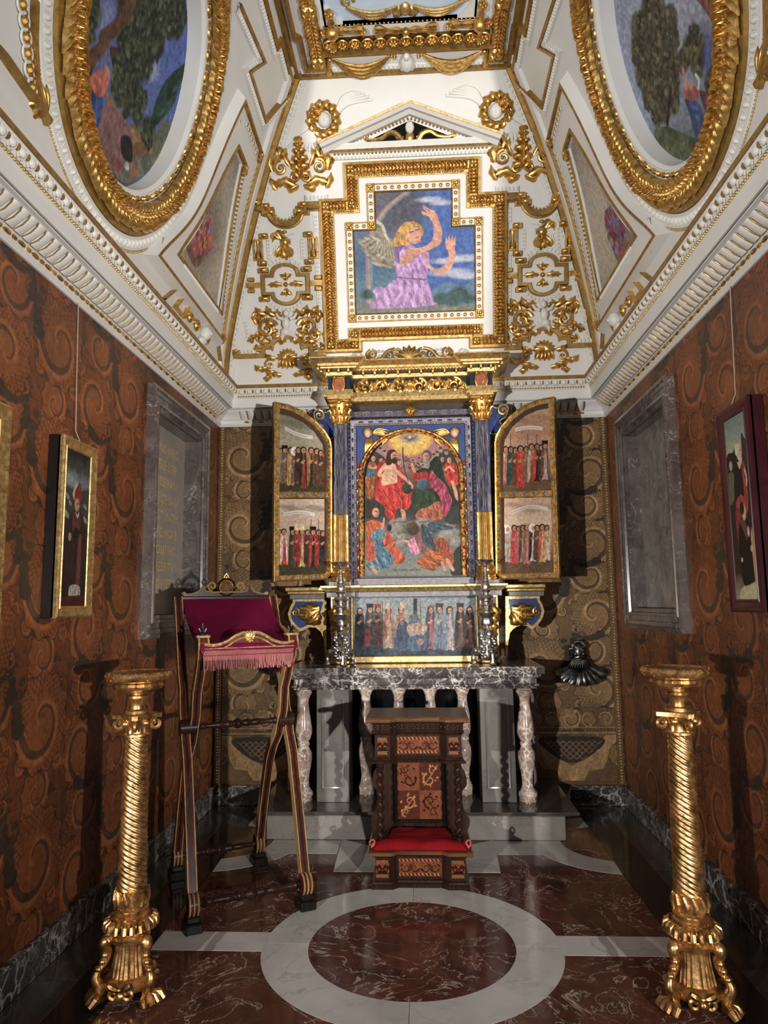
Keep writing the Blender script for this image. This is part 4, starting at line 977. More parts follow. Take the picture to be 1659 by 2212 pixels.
# entablature with a semicircular dip
xl, xr = -1.27, -.69; zt = 1.50
dip = np.vstack([[(xl, zt)], [(xl+.13, zt)], [(xl+.13, zt-.03)], arc2((xl+.285, zt-.03), .115, .10, PI, 2*PI, 12)+[0, 0], [(xl+.44, zt-.03)], [(xl+.44, zt)], [(xr, zt)]])
def entab(m): m.ribbon(dens(dip, .05), [(.030, 0), (.028, .020), (-.0, .024), (-.004, .050), (-.030, .055), (-.034, .02), (-.045, .015), (-.048, 0)])
bothB(entab, 'entablature_band', 'gold_flat', smooth=.4)
def entab2(m):
    m.ribbon(dens([(xl+.46, zt+.05), (xr+.06, zt+.05)], .05), [(.026, 0), (.024, .03), (-.024, .03), (-.026, 0)]); eggs(m, [(xl+.46, zt+.05), (xr+.06, zt+.05)], .010, .018, .014, .030, base=.03)
    eggs(m, arc2((xl+.285, zt-.02), .095, .085, PI*1.1, PI*1.9, 10), .010, .014, .014, .03, base=.01)
bothB(entab2, 'entablature_egg_row', 'plaster_relief', kind='stuff')
def blocks(m):
    for (u, v) in ((xl+.05, zt+.03), (xl+.13, zt), (xl+.44, zt), (xl+.17, zt-.05), (xl+.40, zt-.05), (-1.17, 1.27), (-.80, 1.27), (-1.19, 1.055), (-.80, 1.055)):
        m.bbox((u-.035, v-.022, .01), (u+.035, v+.022, .05), .006); sprig(m, (u-.02, v), 0, .05, .014, .014, 0, 2, .05)
bothB(blocks, 'gilt_block', 'gold')
# angel with a trumpet
def ang_gold(m):
    c = (-1.0, 1.22); m.dome((c[0], c[1], .01), (.04, .045, .04), 0, 10, 4)
    leaf(m, [(c[0]-.02, c[1]-.03), (c[0]+.0, c[1]-.09), (c[0]+.015, c[1]-.15)], .055, .05, 9, 0); leaf(m, [(c[0]-.01, c[1]-.03), (c[0]-.06, c[1]-.08), (c[0]-.07, c[1]-.13)], .03, .04, 7, 2); leaf(m, [(c[0]-.02, c[1]+.02), (c[0]-.06, c[1]+.07), (c[0]-.10, c[1]+.02)], .026, .03, 7, 3); leaf(m, [(c[0]-.04, c[1]+.03), (c[0]-.09, c[1]+.06), (c[0]-.11, c[1]+.0)], .02, .025, 7, 2)
    m.dome((c[0]+.005, c[1]+.075, .03), (.022, .016, .025), 0, 8, 3)
def ang_white(m):
    c = (-1.0, 1.22); m.ell((c[0]+.012, c[1]+.062, .02), (.018, .022, .018), 10, 6)
    m.tube([(c[0]+.03, c[1]+.03, .02), (c[0]+.06, c[1]+.02, .03), (c[0]+.055, c[1]-.02, .02)], .010, 7); m.tube([(c[0]+.03, c[1]+.055, .03), (c[0]+.08, c[1]+.06, .03)], [.004, .008], 6)
    m.tube([(c[0]-.03, c[1]-.13, .015), (c[0]-.04, c[1]-.18, .015), (c[0]-.035, c[1]-.20, .015)], .011, 7); m.tube([(c[0]+.04, c[1]-.13, .015), (c[0]+.05, c[1]-.17, .015), (c[0]+.075, c[1]-.20, .015)], .011, 7)
    for k in range(3): m.tube([(c[0]-.10+k*.015, c[1]-.02, .006), (c[0]-.12+k*.018, c[1]-.09, .006)], .006, 5)
bothB(ang_gold, 'angel_drapery', 'gold'); bothB(ang_white, 'angel_figure', 'plaster_relief')
# little niches either side of the angel
def minis(m):
    for u, v, sk in ((-1.225, 1.165, .02), (-.765, 1.165, .0)):
        m.ribbon(dens(np.array([(u-.04, v-.085), (u+.04, v-.085), (u+.04, v+.085), (u-.04, v+.085)]), .08, True), [(0, .0), (0, .03), (.014, .03), (.016, .008)], True)
        m.tube([(u, v-.06, .02), (u, v+.01, .015), (u, v+.07, .015)], [.022, .012, .014], 7); m.dome((u, v-.062, .01), (.028, .018, .025), 0, 8, 3)
bothB(minis, 'small_frame', 'gold')
def strips(m):
    for P in ([(-.69, .36), (-.69, 1.44)],): m.ribbon(dens(P, .05), [(.0, 0), (.0, .035), (-.022, .035), (-.024, 0)])
bothB(strips, 'upright_band', 'gold_flat')
def seggs(m):
    for P in ([(-.732, .42), (-.732, .86)], [(-.735, .93), (-.735, 1.06)], [(-.735, 1.30), (-.735, 1.42)], [(-1.33, .42), (-1.36, .60)], [(-.85, 1.08), (-.85, 1.25)], [(-1.13, 1.08), (-1.13, 1.25)]):
        m.ribbon(dens(P, .05), [(.024, 0), (.022, .012), (-.022, .012), (-.024, 0)]); eggs(m, P, .010, .014, .012, .030, base=.012)
bothB(seggs, 'upright_egg_row', 'plaster_relief', kind='stuff')
# cartouche: rectangle with arched top and foot
cu, cv = -1.01, .885
cart = np.vstack([[(cu-.20, cv-.085)], arc2((cu, cv-.085), .12, .085, PI, 2*PI, 12), [(cu+.20, cv-.085), (cu+.20, cv+.085)], arc2((cu, cv+.085), .12, .085, 0, PI, 12), [(cu-.20, cv+.085)]])
def cart_(m): m.ribbon(cart, [(-.004, 0), (0, .035), (.024, .037), (.028, .012)], True)
bothB(cart_, 'cartouche_frame', 'gold_flat', smooth=.4)
def cart2(m):
    for c, r, a0, a1 in (((cu, cv+.085), (.155, .12), .25, PI-.25), ((cu, cv-.085), (.155, .12), PI+.25, 2*PI-.25)):
        P = arc2(c, r[0], r[1], a0, a1, 16); m.ribbon(P, [(.022, 0), (.02, .014), (-.02, .014), (-.022, 0)]); eggs(m, P, .011, .014, .014, .034, base=.014)
bothB(cart2, 'cartouche_egg_row', 'plaster_relief', kind='stuff')
def cart3(m):
    m.dome((cu, cv, 0), (.022, .022, .03), 0, 9, 3)
    for q in (-1, 1):
        leaf(m, [(cu+q*.03, cv), (cu+q*.09, cv+.005), (cu+q*.16, cv)], .020, .03, 7, 3); sprig(m, (cu+q*.05, cv), 0 if q > 0 else PI, .09, .012, .025, .5); sprig(m, (cu+q*.05, cv), 0 if q > 0 else PI, .09, .012, .025, -.5)
        leaf(m, [(cu, cv+q*.03), (cu, cv+q*.06), (cu, cv+q*.10)], .018, .03, 7, 2); sprig(m, (cu, cv+q*.04), q*PI/2+.7, .07, .014, .025, .4); sprig(m, (cu, cv+q*.04), q*PI/2-.7, .07, .014, .025, -.4)
bothB(cart3, 'cartouche_flower', 'gold')
def cblk(m):
    for su in (-1, 1):
        for sv in (-1, 1): u, v = cu+su*.18, cv+sv*.115; m.bbox((u-.045, v-.022, .006), (u+.045, v+.022, .034), .006); sprig(m, (u-.03, v), 0, .06, .014, .014, 0, 2, .032)
    m.ribbon([(cu-.33, cv), (cu-.205, cv)], [(.022, 0), (.02, .03), (-.02, .03), (-.022, 0)]); m.ribbon([(cu+.205, cv), (cu+.31, cv)], [(.022, 0), (.02, .03), (-.02, .03), (-.022, 0)])
    for u in (cu-.29, cu+.275):
        for q in (-1, 1): m.bbox((u-.03, cv+q*.045-.018, .006), (u+.03, cv+q*.045+.018, .03), .006)
bothB(cblk, 'gilt_corner', 'gold')
# large scrolls with a white putto
pu, pv = -1.01, .545
def big(m):
    for q in (-1, 1):
        volute(m, (pu+q*.17, pv-.02), .085, 1.35, -q, PI*.9 if q > 0 else .1*PI, .22, base=.012); volute(m, (pu+q*.235, pv-.085), .055, 1.2, q, PI/2, .25, base=.01); volute(m, (pu+q*.22, pv+.075), .045, 1.2, -q, -PI/2, .26, base=.01)
        for (x, y, a, L) in ((.05, .06, .9, .10), (.10, .09, .5, .12), (.18, .10, .3, .12), (.25, .02, 1.2, .10), (.29, .06, 2.0, .08), (.08, -.03, -.4, .10), (.15, -.10, -.7, .11), (.05, -.08, -.2, .11), (.23, -.03, -1.0, .09), (.11, .02, .2, .09), (.30, -.06, -1.2, .08), (.02, -.10, -.5, .08)):
            sprig(m, (pu+q*x, pv+y), a if q > 0 else PI-a, L, .024, .034, q*.7, 2, .006)
        leaf(m, [(pu+q*.27, pv-.14), (pu+q*.29, pv-.19), (pu+q*.275, pv-.22)], .016, .02, 7, 0)
bothB(big, 'scroll_relief', 'gold')
def putto(m):
    m.ell((pu-.01, pv+.02, .03), (.034, .055, .034), 12, 8); m.ell((pu, pv+.10, .045), (.026, .030, .028), 12, 8); m.ell((pu-.02, pv-.05, .03), (.04, .035, .03), 10, 6)
    for q in (-1, 1): m.tube([(pu+q*.03, pv+.055, .04), (pu+q*.065, pv+.065, .045), (pu+q*.085, pv+.10, .035)], [.016, .013, .010], 7)
    m.tube([(pu, pv-.06, .03), (pu+.05, pv-.08, .04), (pu+.08, pv-.11, .03)], [.022, .018, .012], 7); m.tube([(pu-.03, pv-.06, .03), (pu-.05, pv-.10, .03)], [.022, .014], 7)
bothB(putto, 'putto_figure', 'plaster_relief')
# arched foot band and the rosette below
fb = np.vstack([[(-1.475, .305)], [(-1.225, .305)], [(-1.225, .375)], [(-1.16, .375)], arc2((-1.02, .372), .135, .085, PI, 0, 14), [(-.88, .375), (-.815, .375), (-.815, .305), (-.69, .305)]])
def foot(m): m.ribbon(dens(fb, .06), [(-.020, 0), (-.018, .030), (.016, .033), (.020, .014), (.022, 0)])
bothB(foot, 'arched_band', 'gold_flat', smooth=.4)
def foot2(m):
    P = arc2((-1.02, .385), .17, .115, .3, PI-.3, 14); m.ribbon(P, [(.02, 0), (.018, .014), (-.018, .014), (-.02, 0)]); eggs(m, P, .010, .014, .014, .032, base=.014)
    for P in ([(-1.46, .345), (-1.27, .345)], [(-.79, .345), (-.71, .345)]): m.ribbon(P, [(.02, 0), (.018, .014), (-.018, .014), (-.02, 0)]); eggs(m, P, .010, .014, .014, .032, base=.014)
bothB(foot2, 'arched_egg_row', 'plaster_relief', kind='stuff')
def foot3(m):
    for (u, v) in ((-1.25, .36), (-1.18, .40), (-.86, .40), (-.79, .36), (-1.45, .335), (-.72, .335)): m.bbox((u-.03, v-.024, .006), (u+.03, v+.024, .036), .006); sprig(m, (u-.02, v), .4, .05, .014, .014, 0, 2, .034)
bothB(foot3, 'gilt_corner', 'gold')
def shell(m):
    c = (-1.02, .235)
    for k in range(9): a = .25+k*.33; sprig(m, (c[0], c[1]+.03), a, .10, .022, .03, .2*(k-4)/4, 2, .008)
    for k in range(5): sprig(m, (c[0]+.015*(k-2), c[1]+.05), -PI/2+.25*(k-2), .10, .018, .03, 0, 0, .012)
    for q in (-1, 1):
        volute(m, (c[0]+q*.15, c[1]-.01), .045, 1.1, -q, PI*.5, .25, base=.008)
        for (x, y, a, L) in ((.10, .04, .2, .10), (.16, -.03, -.3, .10), (.20, -.05, .2, .10), (.10, -.07, -.2, .10), (.05, -.10, .15, .10), (.14, -.10, -.6, .08)): sprig(m, (c[0]+q*x, c[1]+y), a if q > 0 else PI-a, L, .02, .028, q*.6, 2, .006)
bothB(shell, 'shell_relief', 'gold')
# ---------------------------------------------------------------- oval paintings on the side vaults
OC, ORA, ORB = (3.41, 1.16), .60, .66
def ov(k, n=120): return arc2(OC, ORA+k, ORB+k, 0, 2*PI, n+1)[:-1]
def oval(F, sx, label, pic):
    o = empty('ceiling_painting', F([[OC[0], .25, 0]])[0], label, 'painting', 'oval paintings of the vault'); 
    def E(m, name, mat, **k): return emitp(m, F, name, mat, o, **k)
    E(M().ribbon(ov(.0), [(.0, -.10), (.0, .0), (-.012, .012), (-.018, .014)], True), 'reveal', 'plaster')
    E(M().ribbon(ov(.018), [(0, .01), (0, .022), (-.05, .024), (-.052, .02)], True), 'bead_bed', 'plaster_relief')
    P = ov(.043)
    for i, (u, v, a) in enumerate(along(P, .115, True)):
        b = put('bead', BEAD, o, frame(F, u, v, .022, a)); b.matrix_parent_inverse = under(o)
    E(M().ribbon(ov(.070), [(0, .02), (-.004, .048), (-.060, .062), (-.122, .050), (-.13, .02)], True), 'leaf_bed', 'gold_flat')
    m = M(); leafrow(m, ov(.135, 160), .125, .040, .040, True, 5, .045); leafrow(m, ov(.105, 160), .06, .034, .030, True, 6, .046); leafrow(m, ov(.165, 160), .06, .034, .030, True, 7, .044); E(m, 'leaf_garland', 'gold', kind='stuff')
    E(M().ribbon(ov(.200), [(0, .02), (-.004, .040), (-.040, .036), (-.046, .012), (-.05, 0)], True), 'gold_fillet', 'gold_flat')
    E(M().ribbon(ov(.25), [(0, .0), (-.0, .018), (-.075, .012), (-.082, 0)], True), 'white_moulding', 'plaster')
    m = M(); eggs(m, ov(.288), .014, .022, .020, .052, True, .012)
    for (u, v, a) in along(ov(.288), .052, True): m.tube([(u-.02*math.cos(a)-.02*math.sin(a), v-.02*math.sin(a)+.02*math.cos(a), .014), (u-.024*math.cos(a), v-.024*math.sin(a), .018), (u-.02*math.cos(a)+.022*math.sin(a), v-.02*math.sin(a)-.022*math.cos(a), .014)], .005, 5)
    E(m, 'egg_row', 'plaster_relief', kind='stuff')
    m = M(); eggs(m, ov(.337), .0065, .0065, .010, .016, True, .0); E(m, 'bead_row', 'gold_pale', kind='stuff')
    c = canvas('canvas', pic, lambda a, b: F(np.c_[OC[0]+(a-.5)*2*(ORA+.0)*(1 if sx < 0 else -1), OC[1]-(b-.5)*2*(ORB+.0), np.full(len(a), -.095)]), o, 'fresco', lambda a, b: (a-.5)**2+(b-.5)**2 < .2535, flip=False); c.matrix_parent_inverse = under(o)
    return o
t_ = M(); t_.dome((-.016, 0, 0), (.034, .017, .017), 0, 10, 3); [t_.dome((d, 0, 0), (.0055, .015, .015), 0, 8, 3) for d in (.028, .040, .052)]; BEAD = t_.mesh('bead', 'gold')
# pictures, drawn in the photograph's pixels (numbers below are in enlarged crops, K turns them back)
def ocv(side, k, ox):
    def cv(x, y):
        u, s_ = SV(ox+x/k, y/k, side, -.085); X = (u-OC[0])/(2*ORA); return ((X if side == 'L' else -X)+.5, ((OC[1]-s_)/(2*ORB)+.5)*1.1)
    return cv
W_ = 190
p = PixPaint((0, 0, 1, 1.1), W_, int(W_*1.1), 31); p.cv = ocv('L', 2.676, 0)
p.grad([(0, (70, 84, 120)), (.5, (84, 100, 160)), (.75, (96, 100, 140)), (1, (78, 74, 66))], wob=.2)
p.ell(960, 350, 170, 200, (78, 102, 176), soft=.8); p.ell(880, 400, 60, 50, (150, 164, 196), soft=.9); p.ell(600, 120, 70, 90, (110, 120, 170), soft=.8)
p.poly([(700, 760), (800, 740), (900, 800), (1000, 720), (1040, 760), (900, 960), (740, 1080), (640, 980), (560, 820), (560, 700)], (112, 104, 92), .5)
p.poly([(620, 560), (680, 640), (740, 740), (860, 830), (900, 900), (820, 900), (720, 780), (640, 660)], (150, 112, 72), .4); p.poly([(590, 660), (650, 640), (720, 720), (770, 810), (740, 900), (660, 1000), (600, 920), (570, 800)], (128, 92, 92), .5)
p.poly([(440, 420), (520, 320), (620, 230), (680, 110), (690, -20), (830, -20), (820, 80), (730, 190), (640, 270), (580, 360), (540, 440), (520, 540), (440, 620)], (84, 58, 42), .5, .3, 140, 40); p.poly([(640, 300), (700, 320), (720, 420), (760, 560), (745, 700), (715, 700), (710, 560), (660, 420)], (70, 52, 40), .4)
bl = ((470, 60, 90), (540, 90, 70), (520, 200, 50), (760, 250, 120), (880, 100, 150), (1010, 110, 100), (820, 340, 110), (900, 260, 80), (720, 450, 90), (700, 540, 70), (780, 590, 80), (830, 600, 40), (800, 690, 40), (860, 790, 60))
for x, y, r in bl: p.ell(x, y, r, r*.9, (56, 64, 48), soft=.35, amp=.6)
p.scatter(p.blobmask(bl), 1200, .013, [(64, 76, 54), (88, 94, 68), (44, 50, 40), (74, 84, 70), (38, 44, 36)], 3)
p.line([(600, 250), (720, 140), (780, 0)], 60, (96, 66, 48), amp=.5); p.line([(470, 470), (540, 370), (620, 280)], 50, (100, 70, 50), amp=.5)
p.poly([(870, 770), (920, 570), (1000, 450), (1090, 390), (1080, 440), (1040, 530), (1000, 640), (910, 750)], (44, 70, 62), .4, .3, 120, 60)
p.poly([(490, 520), (550, 480), (600, 580), (590, 700), (560, 800), (520, 790), (490, 680)], (44, 70, 128), .3, .35, 90, 60); p.poly([(530, 470), (590, 430), (640, 440), (635, 500), (610, 570), (570, 585), (540, 540)], (186, 96, 74), .25, .3, 80, 60); p.ell(622, 440, 22, 20, (176, 120, 100))
p.poly([(705, 820), (750, 810), (775, 880), (765, 960), (715, 930)], (44, 38, 38), .4); p.poly([(775, 860), (835, 845), (845, 900), (800, 920), (780, 950)], (112, 78, 54), .4)
for x, y, r, c in ((780, 1010, 30, (150, 104, 60)), (740, 985, 18, (176, 180, 184)), (690, 980, 26, (130, 56, 50)), (850, 960, 40, (92, 96, 74)), (930, 880, 60, (104, 104, 78)), (960, 800, 60, (96, 104, 86))): p.ell(x, y, r, r*.8, c, soft=.4, amp=.4)
p.strokes(1500, .06, .007, 0, np.ones((p.h, p.w)), .8, 1.22, 3, 3.1); p.grain(.35)
oval(FL, -1, 'oval painting of a great tree over a figure in red and blue, left vault', p)
p = PixPaint((0, 0, 1, 1.1), W_, int(W_*1.1), 41); p.cv = ocv('R', 2.968, 1100)
p.grad([(0, (150, 158, 180)), (.5, (146, 156, 182)), (.8, (116, 126, 140)), (1, (76, 82, 70))], wob=.2)
for k in range(5): p.line([(1080+k*50, 0), (1040+k*50, 300)], 40, (180, 164, 156), alpha=.35)
p.ell(1290, 400, 90, 140, (86, 96, 150), soft=.7); p.poly([(930, 860), (1010, 840), (1100, 880), (1240, 940), (1280, 1000), (1180, 1140), (1080, 1130), (960, 1000)], (74, 82, 60), .5)
bl = ((900, 130, 80), (960, 110, 60), (1030, 160, 60), (830, 230, 70), (930, 260, 110), (1030, 280, 70), (830, 370, 70), (940, 400, 120), (1040, 420, 60), (850, 520, 60), (940, 540, 110), (1030, 560, 80), (890, 640, 60), (980, 680, 80), (1050, 680, 50), (940, 760, 50), (1180, 260, 50), (1210, 320, 50), (1150, 350, 60), (1110, 420, 50), (1200, 430, 60), (1340, 480, 70), (1330, 600, 80), (1280, 560, 50))
for x, y, r in bl: p.ell(x, y, r, r, (76, 72, 54), soft=.35, amp=.6)
p.scatter(p.blobmask(bl), 1200, .013, [(92, 88, 64), (112, 104, 74), (58, 52, 42), (68, 62, 52), (90, 94, 72)], 4)
p.line([(1000, 1000), (1010, 800), (1030, 600)], 22, (56, 42, 36)); p.line([(1010, 760), (1060, 600), (1080, 480)], 10, (70, 54, 46)); p.line([(1010, 760), (940, 600)], 10, (70, 54, 46))
p.poly([(1170, -10), (1420, -10), (1410, 260), (1340, 240), (1280, 150), (1220, 60)], (128, 82, 72), .5, .3, 120, 40); p.poly([(1330, -10), (1420, -10), (1410, 220), (1370, 160)], (64, 46, 40), .5)
p.poly([(1215, 610), (1280, 640), (1345, 730), (1310, 810), (1240, 720)], (100, 66, 72), .35, .3); p.poly([(1120, 660), (1200, 680), (1240, 800), (1235, 960), (1210, 1000), (1185, 900), (1150, 760)], (62, 78, 124), .3, .35, 90, 60); p.poly([(1115, 600), (1160, 570), (1210, 615), (1195, 670), (1130, 665)], (160, 92, 78), .3); p.line([(1130, 590), (1118, 530), (1108, 475)], 22, (190, 128, 108)); p.ell(1155, 575, 17, 20, (180, 128, 110)); p.line([(1190, 510), (1210, 545), (1205, 590)], 16, (206, 202, 198))
for x, y, r in ((960, 920, 50), (1010, 960, 60), (1100, 1000, 70), (1160, 1060, 60)): p.ell(x, y, r, r, (92, 100, 72), soft=.6, amp=.6)
p.strokes(1500, .06, .007, 0, np.ones((p.h, p.w)), .8, 1.22, 3, 3.1); p.grain(.35)
oval(FR, 1, 'oval painting of tall tree and blue-robed figure raising an arm, right vault', p)
# ---------------------------------------------------------------- flower panels in the corners
fp = [SV(*q, 'L') for q in ((500, 315), (472, 375), (430, 460), (375, 545), (430, 610), (465, 665), (490, 520), (515, 355))]
fo = [SV(*q, 'L') for q in ((512, 205), (470, 340), (425, 440), (374, 515), (318, 548), (400, 640), (462, 738), (500, 560), (530, 440), (553, 330))]
# straight right, foot and top edges; the edge towards the oval is an arc
def edge4(tl, tr, br, bl, mid): 
    arc = crom([tl, mid, bl], 8); return np.vstack([arc, dens([bl, br], .06)[1:], dens([br, tr], .06)[1:-1]])[:]
INN = edge4((4.66, 1.53), (4.84, 1.53), (5.27, .55), (4.34, .535), (4.53, .95))
INN = np.vstack([INN, [(4.84, 1.53)]])
OUT = edge4((4.43, 1.78), (5.03, 1.76), (5.46, .34), (4.00, .345), (4.36, .92)); OUT = np.vstack([OUT, [(5.03, 1.76)]])
def bouquet(seed, pal, side):
    p = PixPaint((0, 0, 1, 1.05), 170, 178, seed)
    def cv(x, y): u, s_ = SV(x, y, side, .012); return ((u-4.30), (1.55-s_))
    p.cv = cv; p.grad([(0, (150, 140, 126)), (.4, (186, 176, 158)), (.8, (190, 178, 156)), (1, (176, 164, 142))], wob=.1)
    vx, vy, fx, fy = (426, 550, 437, 497) if side == 'L' else (1345, 545, 1332, 487)
    p.ell(vx+14, vy-60, 60, 60, (140, 128, 114), soft=.7); p.poly([(vx-20, vy-22), (vx+20, vy-22), (vx+16, vy+6), (vx+4, vy+24), (vx-6, vy+24), (vx-18, vy+4)], (124, 98, 80), .3, .2)
    m1 = p.blobmask([(fx, fy, 24), (fx-4, fy+14, 24), (fx+4, fy-16, 20), (fx+8, fy+26, 16), (fx-12, fy-4, 18)]); p.scatter(m1, 150, .028, [(72, 80, 58), (56, 64, 52), (92, 94, 70)], seed); p.scatter(m1, 200, .026, pal, seed+1)
    m2 = p.blobmask([(fx+10, fy-40, 16), (fx+16, fy-56, 10), (fx-6, fy-36, 10)]); p.scatter(m2, 60, .012, [(170, 130, 130), (130, 112, 130), (120, 106, 92)], seed+2)
    p.grain(.3); return p
def flower(F, sx, label, seed, pal):
    o = empty('ceiling_painting', F([[4.8, .35, 0]])[0], label, 'painting', 'flower paintings of the vault')
    def E(m, name, mat, **k): return emitp(m, F, name, mat, o, **k)
    ar = lambda P: .5*np.sum(P[:, 0]*np.roll(P[:, 1], -1)-P[:, 1]*np.roll(P[:, 0], -1)); q = -1 if ar(OUT) > 0 else 1     # ribbon offsets to the outside
    E(M().ribbon(OUT, [(0, .05), (-q*.0, .07), (-q*.020, .075), (-q*.024, .05)][::1], True), 'outer_fillet', 'gold_flat')
    E(M().ribbon(OUT, [(q*.03, 0), (q*.002, .065), (q*.0, .07)], True), 'outer_step', 'plaster')
    E(M().ribbon(OUT, [(-q*.022, .05), (-q*.10, .05), (-q*.16, .05)], True), 'white_band', 'plaster')
    E(M().ribbon(INN, [(q*.10, .05), (q*.03, .05), (q*.028, .03), (0, .028), (0, .0)], True), 'inner_step', 'plaster')
    E(M().ribbon(INN, [(q*.032, .046), (q*.030, .058), (q*.010, .058), (q*.006, .03)], True), 'inner_fillet', 'gold_flat')
    # egg rows along the hip side: piece by piece
    A_, B_ = np.array([5.02, 1.66]), np.array([5.40, .42]); egg_pieces(F, [A_, B_], .047, .052, o, base=.055)
    egg_pieces(F, [np.array([4.60, 1.715]), np.array([4.95, 1.70])], .047, .05, o, base=.055)
    for b in o.children:
        if b.name.startswith(('egg',)): b.matrix_parent_inverse = under(o)
    m = M(); eggs(m, [(4.875, 1.47), (5.28, .60)], .010, .016, .016, .032, base=.05); eggs(m, [(4.42, .50), (5.22, .51)], .006, .010, .012, .022, base=.05); E(m, 'leaf_row', 'plaster_relief', kind='stuff')
    pic = bouquet(seed, pal, 'L' if sx < 0 else 'R'); a0, a1, b0, b1 = 4.30, 5.30, .50, 1.55
    from_poly = INN
    def mk(a, b):
        X = a0+(a1-a0)*a; Y = b1-(b1-b0)*b; c = np.zeros(X.shape, bool); Q = np.roll(from_poly, -1, 0)
        for (ax, ay), (bx, by) in zip(from_poly, Q):
            if ay != by: c ^= ((ay > Y) != (by > Y)) & (X < (bx-ax)*(Y-ay)/(by-ay)+ax)
        return c
    c = canvas('canvas', pic, lambda a, b: F(np.c_[a0+(a1-a0)*a, b1-(b1-b0)*b, np.full(len(a), .012)]), o, 'fresco', mk, flip=(sx > 0)); c.matrix_parent_inverse = under(o)
    for (u, v) in ((5.00, 1.72), (4.86, 1.50), (5.44, .38)): m = M(); [sprig(m, (u, v), a, .05, .018, .02, .2, 2, .06) for a in (0, 1.6, 3.1, 4.7)]; E(m, 'gilt_corner', 'gold')
flower(FL, -1, 'painted vase of red, yellow and purple flowers, left corner of the vault', 61, [(176, 66, 56), (190, 160, 70), (120, 70, 110), (170, 120, 140), (150, 60, 80), (190, 90, 70)])
flower(FR, 1, 'painted vase of pink and violet flowers, right corner of the vault', 71, [(150, 60, 76), (92, 80, 130), (176, 110, 120), (170, 130, 70), (120, 60, 90), (130, 120, 160)])
# ---------------------------------------------------------------- stepped frames beside the ceiling, hexagon ends, corner pieces
def both(build, name, mat, **k):
    for F in (FL, FR):
        m = M(); build(m); emit(m, F, name, mat, **k)
pth = [SV(*q, 'L') for q in ((514, 4), (570, 133), (538, 155), (570, 256))]+[(5.03, 2.38)]
def st1(m): m.ribbon(dens(pth, .05), [(.004, 0), (.0, .030), (-.022, .032), (-.026, .006)])
both(st1, 'stepped_fillet', 'gold_flat', smooth=.4)
def st2(m): m.ribbon(dens(pth, .05), [(-.024, 0), (-.026, .022), (-.062, .022), (-.066, 0)]); eggs(m, shift(np.array(pth), -.045), .009, .016, .014, .028, base=.02, corner=.03)
both(st2, 'stepped_egg_row', 'plaster_relief', kind='stuff')
pt2 = [(2.0, 2.30), (4.56, 2.30), (4.56, 2.36), (4.97, 2.36)]
def st3(m): m.ribbon(dens(pt2, .06), [(.02, 0), (.018, .03), (-.012, .032), (-.016, 0)])
both(st3, 'upper_fillet', 'gold_flat', smooth=.4)
def st4(m): m.ribbon(dens(pt2, .06), [(-.016, 0), (-.018, .02), (-.056, .02), (-.06, 0)]); eggs(m, shift(np.array(pt2), -.037), .009, .016, .014, .028, base=.02, corner=.02)
both(st4, 'upper_egg_row', 'plaster_relief', kind='stuff')
hp = [SV(*q, 'L') for q in ((72, 2), (70, 90), (74, 170), (98, 266))]; hq = [SV(98, 266, 'L'), SV(2, 128, 'L')]; hq.append((hq[1][0]-.25, hq[1][1]-.02))
def hx(m):
    for P in (hp, hq): m.ribbon(dens(P, .05), [(.004, 0), (0, .03), (-.022, .032), (-.026, .006)])
both(hx, 'hexagon_fillet', 'gold_flat', smooth=.4)
tp = [SV(*q, 'L') for q in ((68, 208), (78, 232), (92, 256))]
def hx2(m):
    leaf(m, tp, .035, .03, 9, 2); [sprig(m, tp[2], a, .16, .016, .03, .1) for a in (1.9, 2.15, 2.4)]
both(hx2, 'gilt_tip', 'gold')
for F in (FL, FR):
    for q in ((42, 8), (46, 44), (50, 80), (53, 114), (57, 150), (63, 188)):
        u, v = SV(*q, 'L'); mw = frame(F, u, v, .010, 1.75)
        put('egg_ring', RING_W, ceiling, mw @ Matrix.Diagonal((.088, .070, .07, 1))); put('egg', EGG_GOLD, ceiling, mw @ Matrix.Diagonal((.045, .036, .06, 1)))
        w_, z_ = SV(q[0]+3, q[1]+19, 'L'); m = M(); [sprig(m, (w_, z_), a, .035, .012, .022, 0, 0) for a in (.4, 1.2, 2.0, 2.8)]; emit(m, F, 'leaf_tie', 'gold')
def cp(m):
    m.ribbon(np.array([(4.52, .235), (4.66, .40), (4.74, .40), (4.68, .235)]), [(0, 0), (0, .03), (.012, .03), (.014, 0)], True)
    for (u, v, r) in ((4.80, .27, .04), (4.95, .27, .045), (5.20, .26, .045)): volute(m, (u, v), r, 1.2, 1, 1.0, .28, base=.01); sprig(m, (u, v), .5, .09, .022, .03, .5); sprig(m, (u, v), 2.6, .07, .02, .03, -.5)
both(cp, 'corner_scroll', 'gold')
def cp2(m): m.ell((5.08, .27, .04), (.045, .055, .045), 12, 8); m.ell((5.06, .20, .03), (.06, .035, .03), 10, 6); m.ell((5.08, .27, .085), (.01, .014, .01), 6, 4)
both(cp2, 'putto_head', 'plaster_relief')
def cp3(m): m.ribbon(dens([(4.30, .20), (4.56, .43), (5.40, .42), (5.60, .21)], .06), [(0, 0), (0, .03), (-.012, .03), (-.014, 0)])
both(cp3, 'corner_fillet', 'gold_flat')
